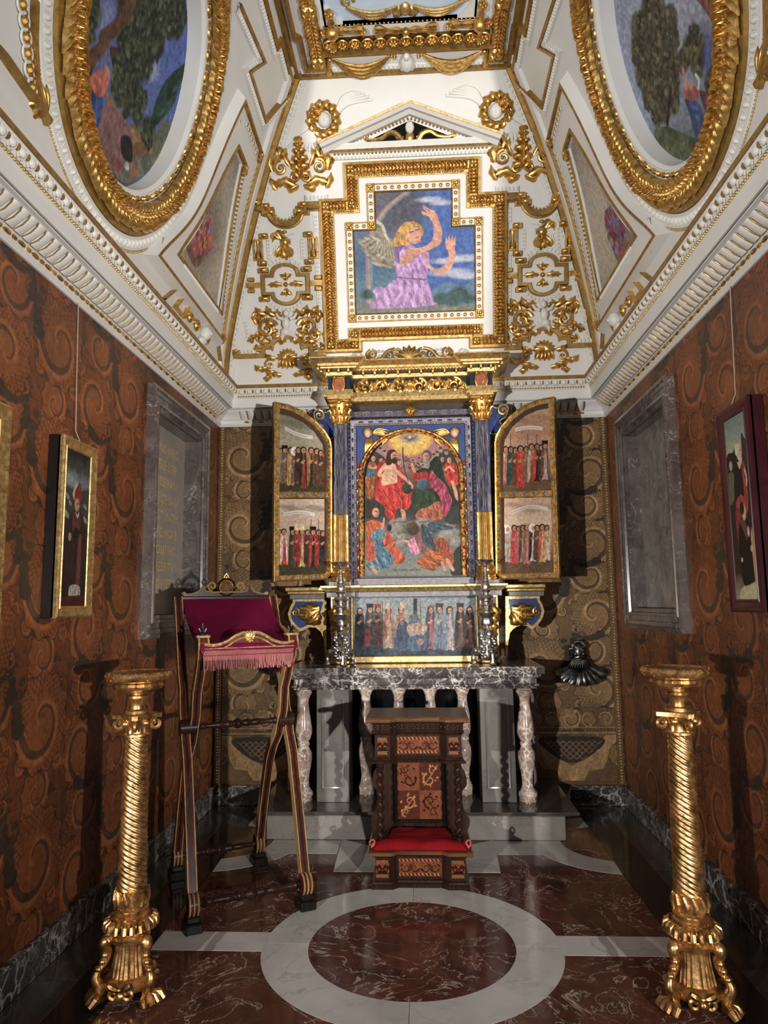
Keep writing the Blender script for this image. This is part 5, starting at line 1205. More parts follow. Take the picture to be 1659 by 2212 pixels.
# ---------------------------------------------------------------- flat ceiling
CX = .04
def ec(m, name, mat, **k): return emit(m, FC, name, mat, **k)
m = M(); m.ribbon([(-XI, Y0), (-XI, YI), (XI, YI), (XI, Y0)], [(.01, 0), (.0, .03), (-.035, .035), (-.040, 0)]); ec(m, 'edge_band', 'gold_flat', smooth=.4)
m = M(); eg = [(-XI+.06, YI-.06), (XI-.06, YI-.06)]; m.ribbon(eg, [(.02, 0), (.018, .014), (-.018, .014), (-.02, 0)]); eggs(m, eg, .012, .014, .014, .032, base=.012); ec(m, 'edge_egg_row', 'plaster_relief', kind='stuff')
cf = [(-.76, 2.6), (-.76, 4.56), (-.72, 4.60), (-.72, 4.88), (-.585, 4.88), (-.585, 4.74), (.665, 4.74), (.665, 4.88), (.80, 4.88), (.80, 4.60), (.84, 4.56), (.84, 2.6)]
cf = np.array(cf); cf[:, 0] -= .0
m = M(); m.ribbon(cf, [(.02, 0), (.016, .045), (-.004, .05), (-.008, .02), (-.012, 0)]); ec(m, 'coffer_fillet', 'gold_flat', smooth=.4)
# rosette band
m = M(); m.ribbon([(-.56, 4.67), (.64, 4.67)], [(.045, 0), (.042, .02), (-.042, .02), (-.045, 0)]); ec(m, 'rosette_bed', 'brass_dark')
t_ = M(); rosette(t_, (0, 0), .036, .03, 6); t_.tube(np.c_[arc2((0, 0), .044, .044, 0, 2*PI, 15)[:-1], np.full(14, .006)], .006, 5, closed=True, up=(0, 0, 1)); ROS = t_.mesh('rosette', 'gold')
for u in np.linspace(-.52, .60, 13): put('rosette', ROS, ceiling, frame(FC, u, 4.67, .02))
for sx in (-1, 1):
    xx = CX+sx*.665; m = M(); m.ribbon([(xx, 2.6), (xx, 4.86)], [(.05, 0), (.046, .022), (-.046, .022), (-.05, 0)]); leafrow(m, [(xx, 3.6), (xx, 4.86)], .085, .03, .034, seed=9, base=.02); ec(m, 'leaf_border', 'gold', kind='stuff')
    for yy in (4.82, 4.36): m = M(); m.bbox((xx-.055, yy-.05, .01), (xx+.055, yy+.05, .05), .01); [sprig(m, (xx, yy), a, .06, .022, .02, .2, 2, .045) for a in np.arange(4)*PI/2+.8]; ec(m, 'gilt_corner', 'gold')
# crosses of bound leaves at the corners, rod between them
def club(m, a, b, r0, r1, base=.03):
    P = np.linspace(a, b, 9); t = np.linspace(0, 1, 9); m.tube(np.c_[P, np.full(9, base)], r0+(r1-r0)*t+.008*np.sin(t*PI*3), 8, up=(0, 0, 1))
for sx in (-1, 1):
    c = np.array([CX+sx*.52, 4.53]); m = M(); m.ell((*c, .05), (.05, .05, .05), 12, 8)
    for d, L in (((-sx, .03), .21), ((.1*sx, 1), .16), ((sx*.05, -1), .16), ((sx, 0), .06)):
        d = np.array(d); e = c+d*L; club(m, c+d*.045, e, .018, .030); rosette(m, e, .032, .03, 5, .03)
    ec(m, 'bound_leaf_cross', 'gold')
m = M()
for sx in (-1, 1):
    for k in (-1, 0, 1): club(m, np.array([CX+sx*.03, 4.565]), np.array([CX+sx*.22, 4.565+k*.03]), .012, .016, .025)
m.ell((CX, 4.565, .04), (.03, .03, .03), 10, 6); ec(m, 'rod_ornament', 'gold')
m = M(); q = [(-.46, 4.515), (.54, 4.515)]; eggs(m, q, .008, .008, .01, .03, base=.003); ec(m, 'panel_bead_row', 'gold_pale', kind='stuff')
# swags with tassels and the white eagle between them
sw = M(); 
for sx in (-1, 1):
    a, b = np.array([CX+sx*.56, 4.80]), np.array([CX+sx*.12, 4.80]); n = 20
    for r, (dp, w) in enumerate(((.05, .012), (.085, .014), (.12, .014), (.15, .013))):
        t = np.linspace(0, 1, n); P = a+(b-a)*t[:, None]; P[:, 1] += dp*np.sin(PI*t)*1.1; sw.tube(np.c_[P, .02+.03*np.sin(PI*t)], w*(.5+.8*np.sin(PI*t)), 7, up=(0, 0, 1))
    t = np.linspace(.12, .88, 11)
    for k in t: p_ = a+(b-a)*k; sw.dome((p_[0], p_[1]+.185*math.sin(PI*k), .0), (.018, .016, .02), 0, 7, 2)
    sw.ell((a[0]+sx*.015, 4.80, .03), (.02, .02, .02), 8, 5); sw.tube([(a[0]+sx*.03, 4.80, .02), (a[0]+sx*.035, 4.90, .025), (a[0]+sx*.035, 4.94, .02)], [.014, .022, .03], 8)
    leaf(sw, [(CX+sx*.30, 4.80), (CX+sx*.36, 4.77), (CX+sx*.42, 4.80)], .014, .02, 7, 1); leaf(sw, [(CX+sx*.42, 4.80), (CX+sx*.47, 4.775), (CX+sx*.53, 4.79)], .012, .02, 7, 1)
    for k in range(7): sw.dome((CX+sx*(.09+.02*(k % 3)), 4.79+.02*(k//3), .0), (.015, .015, .03), 0, 7, 3)
ec(sw, 'swag', 'gold')
m = M(); m.ell((CX, 4.86, .04), (.05, .075, .045), 12, 8); m.ell((CX, 4.785, .05), (.026, .03, .03), 10, 6); m.ell((CX, 4.77, .085), (.008, .014, .01), 6, 4)
for k in range(5): sprig(m, (CX, 4.90), PI/2+(k-2)*.25, .13, .022, .02, 0, 0, .01)
for sx in (-1, 1):
    for k in range(3): leaf(m, [(CX+sx*.03, 4.83), (CX+sx*.12, 4.80-.012*k), (CX+sx*.24, 4.79+.012*k)], .014, .012, 7, 0)
ec(m, 'eagle_relief', 'plaster_relief')
# stucco on the pale blue panel at the top
def FC2(P): P = np.atleast_2d(P); return np.c_[P[:, 0], P[:, 1], ZC+.03-P[:, 2]]
FLIP[FC2] = FLIP[FC]
m = M()
for sx in (-1, 1):
    t = np.linspace(0, 1, 20)
    for dp in (.05, .075, .10): P = np.array([CX+sx*.40, 4.38])+np.array([-sx*.34, .02])*t[:, None]; P[:, 1] += dp*np.sin(PI*t); m.tube(np.c_[P, np.full(20, .02)], .012, 7, up=(0, 0, 1))
    sprig(m, (CX+sx*.03, 4.42), PI/2-sx*.5, .10, .03, .03, .2, 2)
    for yy in np.arange(4.35, 3.4, -.25): volute(m, (CX+sx*.40, yy), .05, 1.2, sx, 0, .25)
m.ell((CX, 4.42, .02), (.04, .05, .03), 10, 6); emit(m, FC2, 'panel_stucco', 'gold_pale')
for sx in (-1, 1): m = M(); m.prism([(sx*.52, 4.52), (sx*.40, 4.52), (sx*.52, 4.36)], ZC, ZC+.03); m.obj('panel_corner', 'plaster', ceiling, 0)
# ---------------------------------------------------------------- altar
bpy.context.view_layer.update()
def FP(y):                                   # vertical plane facing the camera: (x, z, out)
    def f(P): P = np.atleast_2d(P); return np.c_[P[:, 0], y-P[:, 2], P[:, 1]]
    FLIP[f] = False; return f
def kid(m, name, mat, parent, F=None, smooth=.7, flip=False, cols=None, **k):
    """child in world coordinates; parent may be an empty away from the origin, or a part of one"""
    if F is not None: m.map(F, flip)
    q = parent; 
    o = m.obj(name, mat, parent, smooth, cols, **k)
    while q.parent is not None: q = q.parent
    if q == parent: o.matrix_parent_inverse = Matrix.Translation(-Vector(q.location))
    return o
def rootinv(o, parent): o.matrix_parent_inverse = Matrix.Translation(-Vector(parent.location)); return o
st = empty('altar_step', (0, 5.3, 0), 'grey marble step with moulded tread carrying the altar', 'step')
kid(M().bbox((-.995, 4.93, .0015), (.985, 5.73, .155), .004), 'riser', 'marble_step', st)
m = M(); pr = [(0, .155), (.02, .160), (.03, .168), (.055, .172), (.075, .180), (.080, .190), (.075, .200), (0, .2005)]
P = [(-.995, 5.72), (-.995, 4.93), (.985, 4.93), (.985, 5.72)]; m.ribbon(P, [(-o, z) for o, z in pr]); m.add([(-1.07, 4.855, .2), (1.06, 4.855, .2), (1.06, 5.72, .2), (-1.07, 5.72, .2)], np.array([[0, 1, 2, 3]])); kid(m, 'tread', 'marble_step_top', st, smooth=.4)
al = empty('altar_table', (0, 5.35, .2), 'veined marble altar table on bulbous balusters and panelled piers', 'altar')
ZM = 1.115
m = M(); pr = [(0, .962), (.0, .975), (.012, .980), (.014, .990), (.0, .996), (.0, 1.032), (.020, 1.040), (.030, 1.052), (.032, 1.060), (.048, 1.064), (.052, 1.075), (.052, 1.108), (.047, ZM)]
P = [(-.835, 5.71), (-.835, 5.045), (.850, 5.045), (.850, 5.71)]; m.ribbon(P, [(-o, z) for o, z in pr]); m.add([(-.88, 5.0, ZM), (.895, 5.0, ZM), (.895, 5.71, ZM), (-.88, 5.71, ZM), (-.835, 5.045, .962), (.85, 5.045, .962), (.85, 5.71, .962), (-.835, 5.71, .962)], np.array([[0, 1, 2, 3], [7, 6, 5, 4]])); kid(m, 'tabletop', 'marble_breccia', al, smooth=.4)
bprof = np.array([(.060, 0), (.060, .03), (.066, .045), (.066, .07), (.052, .09), (.040, .12), (.037, .16), (.040, .22), (.052, .30), (.060, .37), (.058, .42), (.044, .455), (.036, .475), (.042, .49), (.042, .505), (.036, .52), (.050, .55), (.060, .60), (.059, .64), (.050, .72), (.040, .80), (.034, .86), (.036, .90), (.050, .94), (.058, .955), (.058, .975), (.050, .98), (.050, 1.0)])
t_ = M(); t_.lathe([(r, z*.762) for r, z in bprof], 28); BAL = t_.mesh('baluster', 'marble_baluster', .9)
for px, y in ((656, 5.14), (1136, 5.14), (791, 5.33), (862.5, 5.33), (931, 5.33), (1001, 5.33)):
    o = put('baluster', BAL, al); o.location = Vector((HY(px, 1600, y)[0], y, .2005))-al.location
for x0, x1 in ((684, 754), (1039, 1113)):
    a, b = HY(x0, 1620, 5.08)[0], HY(x1, 1620, 5.08)[0]
    pl = kid(M().bbox((a, 5.08, .2005), (b, 5.34, .962), .003), 'pier', 'marble_pilaster', al)
    m = M(); F = FP(5.08); R_ = np.array([(a+.035, .29), (b-.035, .29), (b-.035, .90), (a+.035, .90)]); m.ribbon(R_, [(0, 0), (0, .006), (.006, .009), (.014, .006), (.016, 0)], True); kid(m, 'panel_moulding', 'marble_pilaster', pl, F)
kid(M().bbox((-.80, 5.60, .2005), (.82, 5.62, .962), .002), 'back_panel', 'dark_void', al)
kid(M().bbox((.86, 5.50, .2005), (.90, 5.71, .96), .002), 'side_slab', 'marble_pilaster', al)
kid(M().bbox((-.89, 5.50, .2005), (-.85, 5.71, .96), .002), 'side_slab', 'marble_pilaster', al)
# ---------------------------------------------------------------- altarpiece
rt = empty('altarpiece', (0, 5.5, ZM), 'gilded blue altarpiece with winged doors, fluted columns and arched religious painting', 'altarpiece')
def K(m, name, mat, parent=rt, F=None, **k): return kid(m, name, mat, parent, F, **k)
def hitv(px, py, n, d):
    px, py = np.asarray(px, float), np.asarray(py, float); v = CW[None]+((px-IW/2)/FPX)[:, None]*CR-((py-IH/2)/FPX)[:, None]*CU
    n = np.asarray(n, float); t = (d-n@CAMP)/(v@n); return CAMP+t[:, None]*v
def canvas_px(name, P, n, d, parent, mat='canvas', mask=None, tr=lambda x, y: (x, y), **k):
    x0, y0, x1, y1 = P.win
    F = lambda a, b: hitv(*tr(x0+(x1-x0)*a, y0+(y1-y0)*b), n, d)
    o = canvas(name, P, F, parent, mat, (lambda a, b: mask(x0+(x1-x0)*a, y0+(y1-y0)*b)) if mask else None, **k)
    q = parent
    if q.parent is None: rootinv(o, q)
    return o
def zx(px, py, y): p = HY(px, py, y); return p[0], p[2]
AX = .012                                    # axis of the altarpiece
# predella
yp = 5.40
x0, z1 = zx(762, 1290, yp); x1, z0 = zx(1031, 1421, yp); 
hwid = .625
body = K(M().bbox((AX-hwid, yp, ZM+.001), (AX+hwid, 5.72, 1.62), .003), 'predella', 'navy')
K(M().bbox((x0-.012, yp-.04, ZM+.001), (x1+.012, yp, ZM+.055), .008), 'gilt_bar', 'gold_pale')
for sx in (-1, 1):
    xo = AX+sx*(hwid-.005); xi = AX+sx*((x1-x0)/2+.018); a, b = min(xo, xi), max(xo, xi)
    K(M().bbox((a, 5.30, ZM+.001), (b, yp+.02, 1.615), .003), 'plinth', 'blue')
    m = M(); R_ = np.array([(a+.004, ZM+.03), (b-.004, ZM+.03), (b-.004, 1.605), (a+.004, 1.605)]); m.ribbon(R_, [(0, 0), (0, .010), (.012, .012), (.014, 0)], True); K(m, 'plinth_frame', 'gold_pale', F=FP(5.30))
    K(M().bbox((a-.012, 5.285, ZM+.001), (b+.012, yp+.01, ZM+.028), .006), 'plinth_foot', 'gold_pale')
    c = (a+b)/2; m = M()
    for k, (dz, L) in enumerate(((.0, .13), (-.06, .11), (-.12, .10), (-.18, .08))):
        for q in (-1, 1): sprig(m, (c, 1.54+dz), -PI/2+q*(.75-.05*k), L, .030, .035, -q*.6, 2, .004)
    sprig(m, (c, 1.56), -PI/2, .30, .018, .03, 0, 0, .006); rosette(m, (c, 1.565), .035, .03, 6, .01); K(m, 'acanthus_drop', 'gold', F=FP(5.30))
# ears with scroll outline
def ear(side):
    P = [(705, 1293), (632, 1293), (632, 1302), (627, 1310), (622, 1325), (625, 1340), (634, 1353), (648, 1364), (657, 1361), (668, 1355), (682, 1356), (694, 1366), (700, 1385), (703, 1420), (706, 1420)] if side < 0 else [(1092, 1288), (1166, 1286), (1166, 1296), (1172, 1306), (1176, 1320), (1172, 1336), (1162, 1350), (1148, 1360), (1138, 1352), (1126, 1350), (1112, 1356), (1102, 1366), (1098, 1385), (1096, 1418), (1092, 1418)]
    return np.array([zx(*q, 5.40) for q in P])
for side in (-1, 1):
    Q = ear(side)
    e = K(M().prism(Q, 5.40, 5.46, 1), 'scroll_ear', 'gold_pale', smooth=.3)
    cen = Q.mean(0); inn = shift(Q, .022 if .5*np.sum(Q[:, 0]*np.roll(Q[:, 1], -1)-Q[:, 1]*np.roll(Q[:, 0], -1)) > 0 else -.022, True)
    sel = [i for i in range(len(Q)) if i not in (12, 13, 14)]
    m = M(); m.prism(inn[[0, 1, 2, 3, 4, 5, 6, 7, 8, 9, 10]], 5.394, 5.41, 1); K(m, 'blue_field', 'blue', smooth=.3)
    m = M(); bx, bz = zx(690 if side < 0 else 1105, 1312, 5.39)
    for k, (dz, ang, L) in enumerate(((.0, -.15, .17), (-.02, -.55, .18), (-.03, -.95, .15), (-.01, .15, .12), (-.05, -1.3, .10), (-.02, -.35, .20))): sprig(m, (bx, bz+dz), (PI-ang) if side < 0 else ang, L, .024, .03, (-.4 if side < 0 else .4), 2, .004)
    for q in ((.07, -.045), (.10, -.065), (.05, -.07)): m.dome((bx+side*q[0], bz+q[1], 0), (.022, .022, .035), 0, 8, 3)
    volute(m, (bx+side*.185, bz-.035), .032, 1.3, side, PI/2, .28); K(m, 'leaf_spray', 'gold', F=FP(5.392))
    m = M(); cx = [zx(617, 1272, 5.36)[0], zx(708, 1272, 5.36)[0]] if side < 0 else [zx(1090, 1268, 5.36)[0], zx(1178, 1268, 5.36)[0]]
    m.bbox((cx[0]+.0, 5.33, 1.655), (cx[1], 5.47, 1.685), .006); m.bbox((cx[0]+.012, 5.345, 1.63), (cx[1]-.004, 5.47, 1.656), .008); K(m, 'ear_cornice', 'gold_pale', smooth=.4); K(M().bbox((cx[0]+.03, 5.36, 1.595), (cx[1]-.01, 5.47, 1.632), .004), 'ear_frieze', 'silver_grey')
# predella cornice
def mould(prof, xw, ress, y0, y1, name, mat, zb=0, smooth=.4, parent=rt):
    """moulding across the front; ress = list of (x0, x1, extra) that break forward; prof (out, z)"""
    path = [(-xw, y0+.30), (-xw, y0)]; 
    for a, b, e in ress: path += [(a, y0), (a, y0-e), (b, y0-e), (b, y0)]
    path += [(xw, y0), (xw, y0+.30)]
    path = [p for i, p in enumerate(path) if i == 0 or np.hypot(p[0]-path[i-1][0], p[1]-path[i-1][1]) > 1e-6]
    P = np.array(path, float); P[:, 0] += AX; m = M(); m.ribbon(P, [(-o, z) for o, z in prof])
    for row, up in ((0, False), (len(prof)-1, True)):
        v = m.v[0].reshape(len(P), len(prof), 3)[:, row]; i = m.n; m.v.append(v); m.n += len(v); m.f.append((i+np.arange(len(v)))[None, ::1 if up else -1])
    return kid(m, name, mat, parent, smooth=smooth)
CXL = (zx(735, 1100, 5.30)[0]+zx(1046, 1100, 5.30)[0])/2; CO = (zx(1046, 1100, 5.30)[0]-zx(735, 1100, 5.30)[0])/2    # columns at AX +- CO
RS = [(-CO-.098, -CO+.098, .075), (CO-.098, CO+.098, .075)]
mould([(0, 1.600), (.008, 1.606), (.008, 1.640), (.016, 1.646)], CO+.10, RS, 5.375, 5.7, 'predella_frieze', 'silver_grey')
mould([(.014, 1.645), (.022, 1.650), (.030, 1.662), (.044, 1.668), (.050, 1.676), (.050, 1.690), (.0, 1.692)], CO+.10, RS, 5.375, 5.7, 'predella_cornice', 'gold_pale')
# predella picture
p = Paint((763, 1291, 1031, 1421), 230, 112, 81)
p.grad([(0, (128, 142, 150)), (.35, (150, 152, 144)), (.62, (110, 112, 112)), (.78, (62, 66, 76)), (1, (44, 48, 58))], wob=.12)
for k in range(6): p.line([(763, 1296+k*3), (860, 1294+k*3), (1031, 1298+k*3)], 1.2, (176, 176, 170), alpha=.4)
p.poly([(893, 1293), (901, 1293), (901, 1330), (893, 1330)], (52, 48, 46), smooth=False)
figs = [(777, 1313, 1396, (46, 44, 50), None, None, None), (799, 1309, 1396, (92, 92, 88), (70, 66, 54), 'cap', (40, 36, 38)), (816, 1309, 1394, (120, 64, 58), (96, 90, 84), 'cap', (150, 52, 48)), (839, 1312, 1398, (178, 152, 108), (176, 110, 104), 'mitre', (196, 170, 120)), (866, 1311, 1390, (170, 80, 76), (160, 130, 110), 'mitre', (190, 165, 120)),
        (930, 1310, 1400, (160, 90, 90), (70, 74, 86), 'crown', (120, 90, 50)), (949, 1308, 1400, (110, 124, 140), (130, 134, 140), 'cap', (80, 66, 56)), (971, 1310, 1402, (186, 160, 150), (112, 130, 146), None, None), (994, 1308, 1396, (110, 80, 62), (56, 46, 42), 'cap', (60, 44, 34)), (1014, 1310, 1398, (120, 80, 70), (70, 46, 44), None, None)]
for x, y0, y1, r, ck, ht, hc in figs: figure(p, x, y0, y1, r, w=21, cloak=ck, hat=ht, hatc=hc, fold=.3)
p.poly([(862, 1345), (872, 1340), (882, 1350), (886, 1380), (884, 1404), (852, 1402), (856, 1370)], (60, 74, 96), .3, .35); p.ell(868, 1346, 4, 5, (150, 110, 90)); p.ell(896, 1326, 5, 6, (90, 90, 92)); p.poly([(884, 1332), (898, 1328), (908, 1340), (904, 1366), (886, 1366)], (100, 112, 122), .3, .3); p.poly([(880, 1352), (915, 1345), (922, 1360), (905, 1380), (888, 1378)], (170, 140, 120), .3, .3); p.poly([(884, 1378), (918, 1372), (924, 1402), (880, 1404)], (76, 96, 120), .35, .4); p.ell(908, 1386, 8, 7, (184, 130, 96)); p.poly([(790, 1364), (800, 1362), (798, 1392), (788, 1396)], (170, 60, 56), .2)
for x in (826, 843, 862, 908, 990): p.line([(x, 1300), (x+1, 1345)], 1.2, (60, 54, 48))
p.blend(np.clip((p.Y-1345)/60, 0, 1)*np.clip((1000-p.X)/40, 0, 1)*np.clip(p.n2*1.6-.5, 0, .5), (96, 116, 136)); p.grain(.5); p.tone = .95; p.gam = 1.15
canvas_px('predella_painting', p, (0, 1, 0), yp-.004, rt)
m = M(); F = FP(yp); R_ = np.array([(x0, z0), (x1, z0), (x1, z1), (x0, z1)]); m.ribbon(R_, [(-.012, 0), (-.010, .014), (.0, .014), (.002, .004)], True); K(m, 'predella_frame', 'gold_pale', F=F)
# body behind the columns
ZB, ZT = 1.692, zx(888, 884, 5.42)[1]
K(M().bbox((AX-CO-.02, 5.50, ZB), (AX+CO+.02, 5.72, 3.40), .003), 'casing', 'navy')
K(M().bbox((AX-CO+.085, 5.40, ZB), (AX+CO-.085, 5.47, ZB+.055), .004), 'sill', 'silver_grey')
# picture: painted in units of the enlarged crop
k_ = 5.53; tr = lambda x, y: (740+x/k_, 900+y/k_); win = (255, 190, 1430, 1900)
p = Paint(win, 250, 364, 91); px = lambda x, y: (x, y)
p.grad([(0, (176, 134, 130)), (.2, (170, 128, 128)), (.35, (110, 96, 92)), (.55, (70, 66, 64)), (.7, (120, 116, 108)), (1, (140, 142, 134))], wob=.1)
p.ell(805, 245, 255, 215, (214, 180, 92), soft=.25); p.ell(805, 245, 160, 120, (206, 184, 120), soft=.6); p.ell(805, 250, 110, 60, (170, 140, 130), soft=.7)
p.poly([(690, 225), (740, 250), (800, 262), (850, 250), (900, 222), (870, 258), (820, 280), (800, 300), (785, 280), (740, 262)], (120, 116, 110), .2); p.ell(803, 243, 14, 16, (190, 186, 176))
p.poly([(255, 420), (330, 400), (420, 430), (520, 520), (560, 700), (420, 980), (255, 1000)], (92, 78, 72), .4); p.poly([(1120, 470), (1200, 390), (1320, 440), (1430, 600), (1430, 1000), (1330, 1000), (1250, 700)], (82, 86, 76), .4)
rs = np.random.RandomState(5)
for k in range(34):
    x = 640+rs.rand()*330; y = 490+rs.rand()*150; p.ell(x, y+22, 22, 26, [(150, 120, 110), (96, 100, 110), (130, 80, 76), (170, 150, 130)][k % 4], amp=.3); p.ell(x, y, 13, 16, (190, 142, 118), lit=.3); p.ell(x, y-8, 13, 9, (86, 60, 44))
for x, y in ((450, 385), (500, 420), (1170, 385), (1128, 430), (1240, 410), (1090, 460)): p.ell(x, y+24, 24, 22, (150, 150, 146)); p.ell(x, y, 18, 20, (180, 130, 104)); p.ell(x, y-10, 18, 11, (80, 56, 42))
def head(x, y, r, hair, skin, beard=None, long=0, face=.25):
    if long: p.poly([(x-r*1.1, y-r*.4), (x-r*.2, y-r*1.35), (x+r*.7, y-r*1.0), (x+r*.5, y), (x-r*.2, y+r*long), (x-r*1.3, y+r*long)], hair, .4)
    p.ell(x-r*.12, y-r*.2, r*1.02, r*1.12, hair, amp=.4); p.ell(x+r*face, y+r*.08, r*.68, r*.92, skin, lit=.25)
    if beard: p.ell(x+r*face*1.3, y+r*.95, r*.55, r*.7, beard, amp=.4)
    p.line([(x+r*(face-.15), y-r*.12), (x+r*(face+.5), y-r*.12)], r*.14, (70, 46, 36)); p.line([(x+r*(face+.3), y-r*.05), (x+r*(face+.42), y+r*.28)], r*.12, tuple(np.array(skin)*.7)); p.line([(x+r*face, y+r*.55), (x+r*(face+.45), y+r*.52)], r*.12, (140, 70, 60))
# attendants at either side
p.poly([(300, 560), (380, 545), (415, 640), (390, 720), (360, 960), (290, 960), (270, 800), (280, 640)], (170, 106, 56), .3, .3, 80, .10); p.poly([(285, 640), (385, 625), (395, 700), (285, 720)], (92, 122, 134), .3, .3); head(360, 500, 36, (92, 62, 44), (196, 148, 120)); head(452, 525, 32, (92, 62, 44), (196, 148, 120)); p.line([(310, 590), (360, 615), (410, 600)], 24, (196, 148, 120))
p.poly([(1210, 585), (1290, 545), (1365, 590), (1380, 700), (1385, 800), (1330, 820), (1260, 810), (1235, 720)], (186, 66, 48), .3, .35, 80, .09); p.line([(1310, 780), (1345, 880), (1365, 985)], 38, (206, 156, 128)); p.line([(1225, 640), (1270, 600), (1330, 650)], 26, (206, 156, 128)); head(1265, 520, 38, (110, 70, 46), (200, 150, 124)); head(1185, 510, 32, (110, 70, 46), (196, 146, 120))
# seated figure on the left, red mantle over bare chest
red = (196, 62, 50)
p.poly([(420, 570), (500, 530), (620, 540), (690, 620), (760, 740), (700, 800), (640, 810), (470, 840), (430, 990), (380, 950), (395, 760)], (176, 56, 46), .25, .3, 100, .06)
p.poly([(520, 560), (600, 545), (640, 600), (650, 700), (640, 800), (480, 830), (470, 720), (500, 640)], (206, 168, 140), .12, .10, 30); p.ell(560, 650, 40, 22, (184, 142, 114), alpha=.6); p.ell(600, 690, 30, 40, (188, 148, 120), alpha=.5)
p.line([(515, 580), (455, 650), (440, 700), (520, 690), (600, 650)], 50, (206, 166, 138), w2=30); p.line([(620, 640), (700, 700), (760, 750), (815, 800)], 48, (200, 156, 128), w2=30)
p.poly([(440, 850), (560, 810), (720, 790), (790, 850), (835, 920), (830, 1010), (770, 1110), (690, 1090), (640, 1130), (640, 1200), (580, 1235), (520, 1180), (480, 1060), (400, 990)], red, .22, .34, 70, .055)
for q in ([(470, 870), (520, 960), (600, 1010)], [(560, 840), (640, 900), (700, 1000), (710, 1080)], [(700, 830), (770, 920), (760, 1060)], [(500, 1080), (580, 1120), (620, 1200)]): p.line(q, 12, (236, 110, 92), alpha=.6); p.line([(a+16, b+10) for a, b in q], 12, (120, 30, 28), alpha=.7)
p.poly([(690, 1100), (740, 1120), (755, 1190), (745, 1235), (715, 1220), (700, 1160)], (200, 152, 124), .15); head(595, 470, 58, (88, 54, 36), (200, 150, 122), (86, 52, 34), 1.7, .35)
p.line([(720, 370), (722, 480), (735, 600), (765, 720), (800, 800)], 14, (44, 40, 34), w2=6)
# seated elder on the right
p.poly([(900, 640), (1000, 600), (1080, 500), (1140, 480), (1190, 600), (1230, 760), (1300, 900), (1380, 1040), (1300, 1090), (1220, 1180), (1160, 1100), (1060, 1000), (960, 900), (870, 780), (850, 680)], (52, 66, 44), .25, .3, 110, .05)
p.poly([(840, 620), (900, 670), (1000, 650), (1050, 760), (1060, 860), (900, 780), (830, 740), (820, 660)], (168, 58, 44), .25, .25); p.poly([(820, 590), (850, 580), (870, 640), (830, 750)], (170, 84, 60), .2)
p.poly([(1060, 640), (1130, 720), (1220, 800), (1270, 900), (1310, 1010), (1270, 1130), (1210, 1195), (1180, 1100), (1160, 960), (1080, 860), (1040, 760)], (176, 78, 106), .22, .34, 110, .06)
p.poly([(840, 880), (960, 860), (1060, 900), (1110, 960), (1100, 1060), (1000, 1090), (900, 1110), (830, 1060)], (66, 86, 54), .25, .32, 95, .06); p.poly([(920, 1110), (1020, 1080), (1140, 1010), (1180, 1100), (1190, 1220), (1060, 1240), (930, 1235), (870, 1190)], (170, 108, 78), .25, .34, 60, .07)
p.line([(860, 660), (840, 610), (830, 570)], 34, (196, 148, 120)); head(1015, 475, 58, (110, 104, 96), (190, 140, 112), (150, 144, 134), 0, -.30)
p.poly([(975, 520), (1030, 530), (1040, 600), (1000, 620), (970, 580)], (150, 146, 138), .3, .3)
p.ell(962, 815, 76, 74, (84, 106, 116), lit=.6); p.ell(770, 855, 66, 66, (72, 76, 62), lit=.6); p.line([(790, 790), (830, 820), (830, 850)], 26, (200, 152, 124))
# clouds
for x, y, r in ((620, 1270, 60), (700, 1260, 70), (660, 1340, 80), (620, 1430, 60), (720, 1440, 60), (950, 1270, 80), (1060, 1290, 60), (1240, 1420, 90), (1330, 1400, 80), (1380, 1500, 90), (1200, 1480, 70), (820, 1300, 60), (700, 1520, 70), (1300, 1290, 60)): p.ell(x, y, r, r*.7, (148, 142, 132), soft=.6, amp=.2, lit=.4)
p.poly([(1250, 1180), (1430, 1050), (1430, 1240), (1330, 1290), (1220, 1250)], (70, 76, 72), .4)
p.poly([(255, 1690), (500, 1780), (760, 1700), (1000, 1780), (1430, 1700), (1430, 1900), (255, 1900)], (140, 142, 134), .2); p.ell(830, 1640, 110, 90, (130, 136, 136), soft=.8); p.poly([(1330, 1620), (1430, 1560), (1430, 1900), (1290, 1870)], (66, 64, 62), .3)
# kneeling angel, left
p.poly([(270, 1010), (360, 990), (450, 1030), (505, 1090), (480, 1160), (430, 1190), (330, 1130), (280, 1120)], (70, 72, 56), .3, .3); p.poly([(285, 1270), (370, 1235), (450, 1260), (520, 1330), (480, 1400), (350, 1400), (290, 1420)], (196, 110, 56), .22, .25, 60)
p.poly([(500, 1360), (580, 1420), (640, 1540), (720, 1640), (750, 1690), (720, 1750), (620, 1760), (560, 1680), (500, 1560), (440, 1480)], (188, 98, 60), .25, .35, 120, .07); p.poly([(285, 1440), (350, 1460), (390, 1640), (360, 1740), (290, 1690)], (180, 96, 60), .25, .3)
p.poly([(350, 1400), (470, 1400), (480, 1500), (540, 1600), (610, 1690), (590, 1770), (450, 1830), (330, 1840), (285, 1760), (380, 1720), (400, 1620)], (96, 130, 146), .22, .36, 60, .07); p.poly([(345, 1395), (440, 1330), (500, 1340), (510, 1430), (420, 1470), (350, 1450)], (110, 142, 154), .2, .3); p.line([(470, 1330), (490, 1260), (495, 1215)], 36, (200, 150, 122), w2=20); head(375, 1140, 62, (96, 66, 44), (202, 154, 126), None, 1.1, .35); p.line([(350, 1790), (400, 1860)], 36, (196, 146, 118)); p.ell(560, 1330, 26, 40, (60, 52, 46), soft=.4)
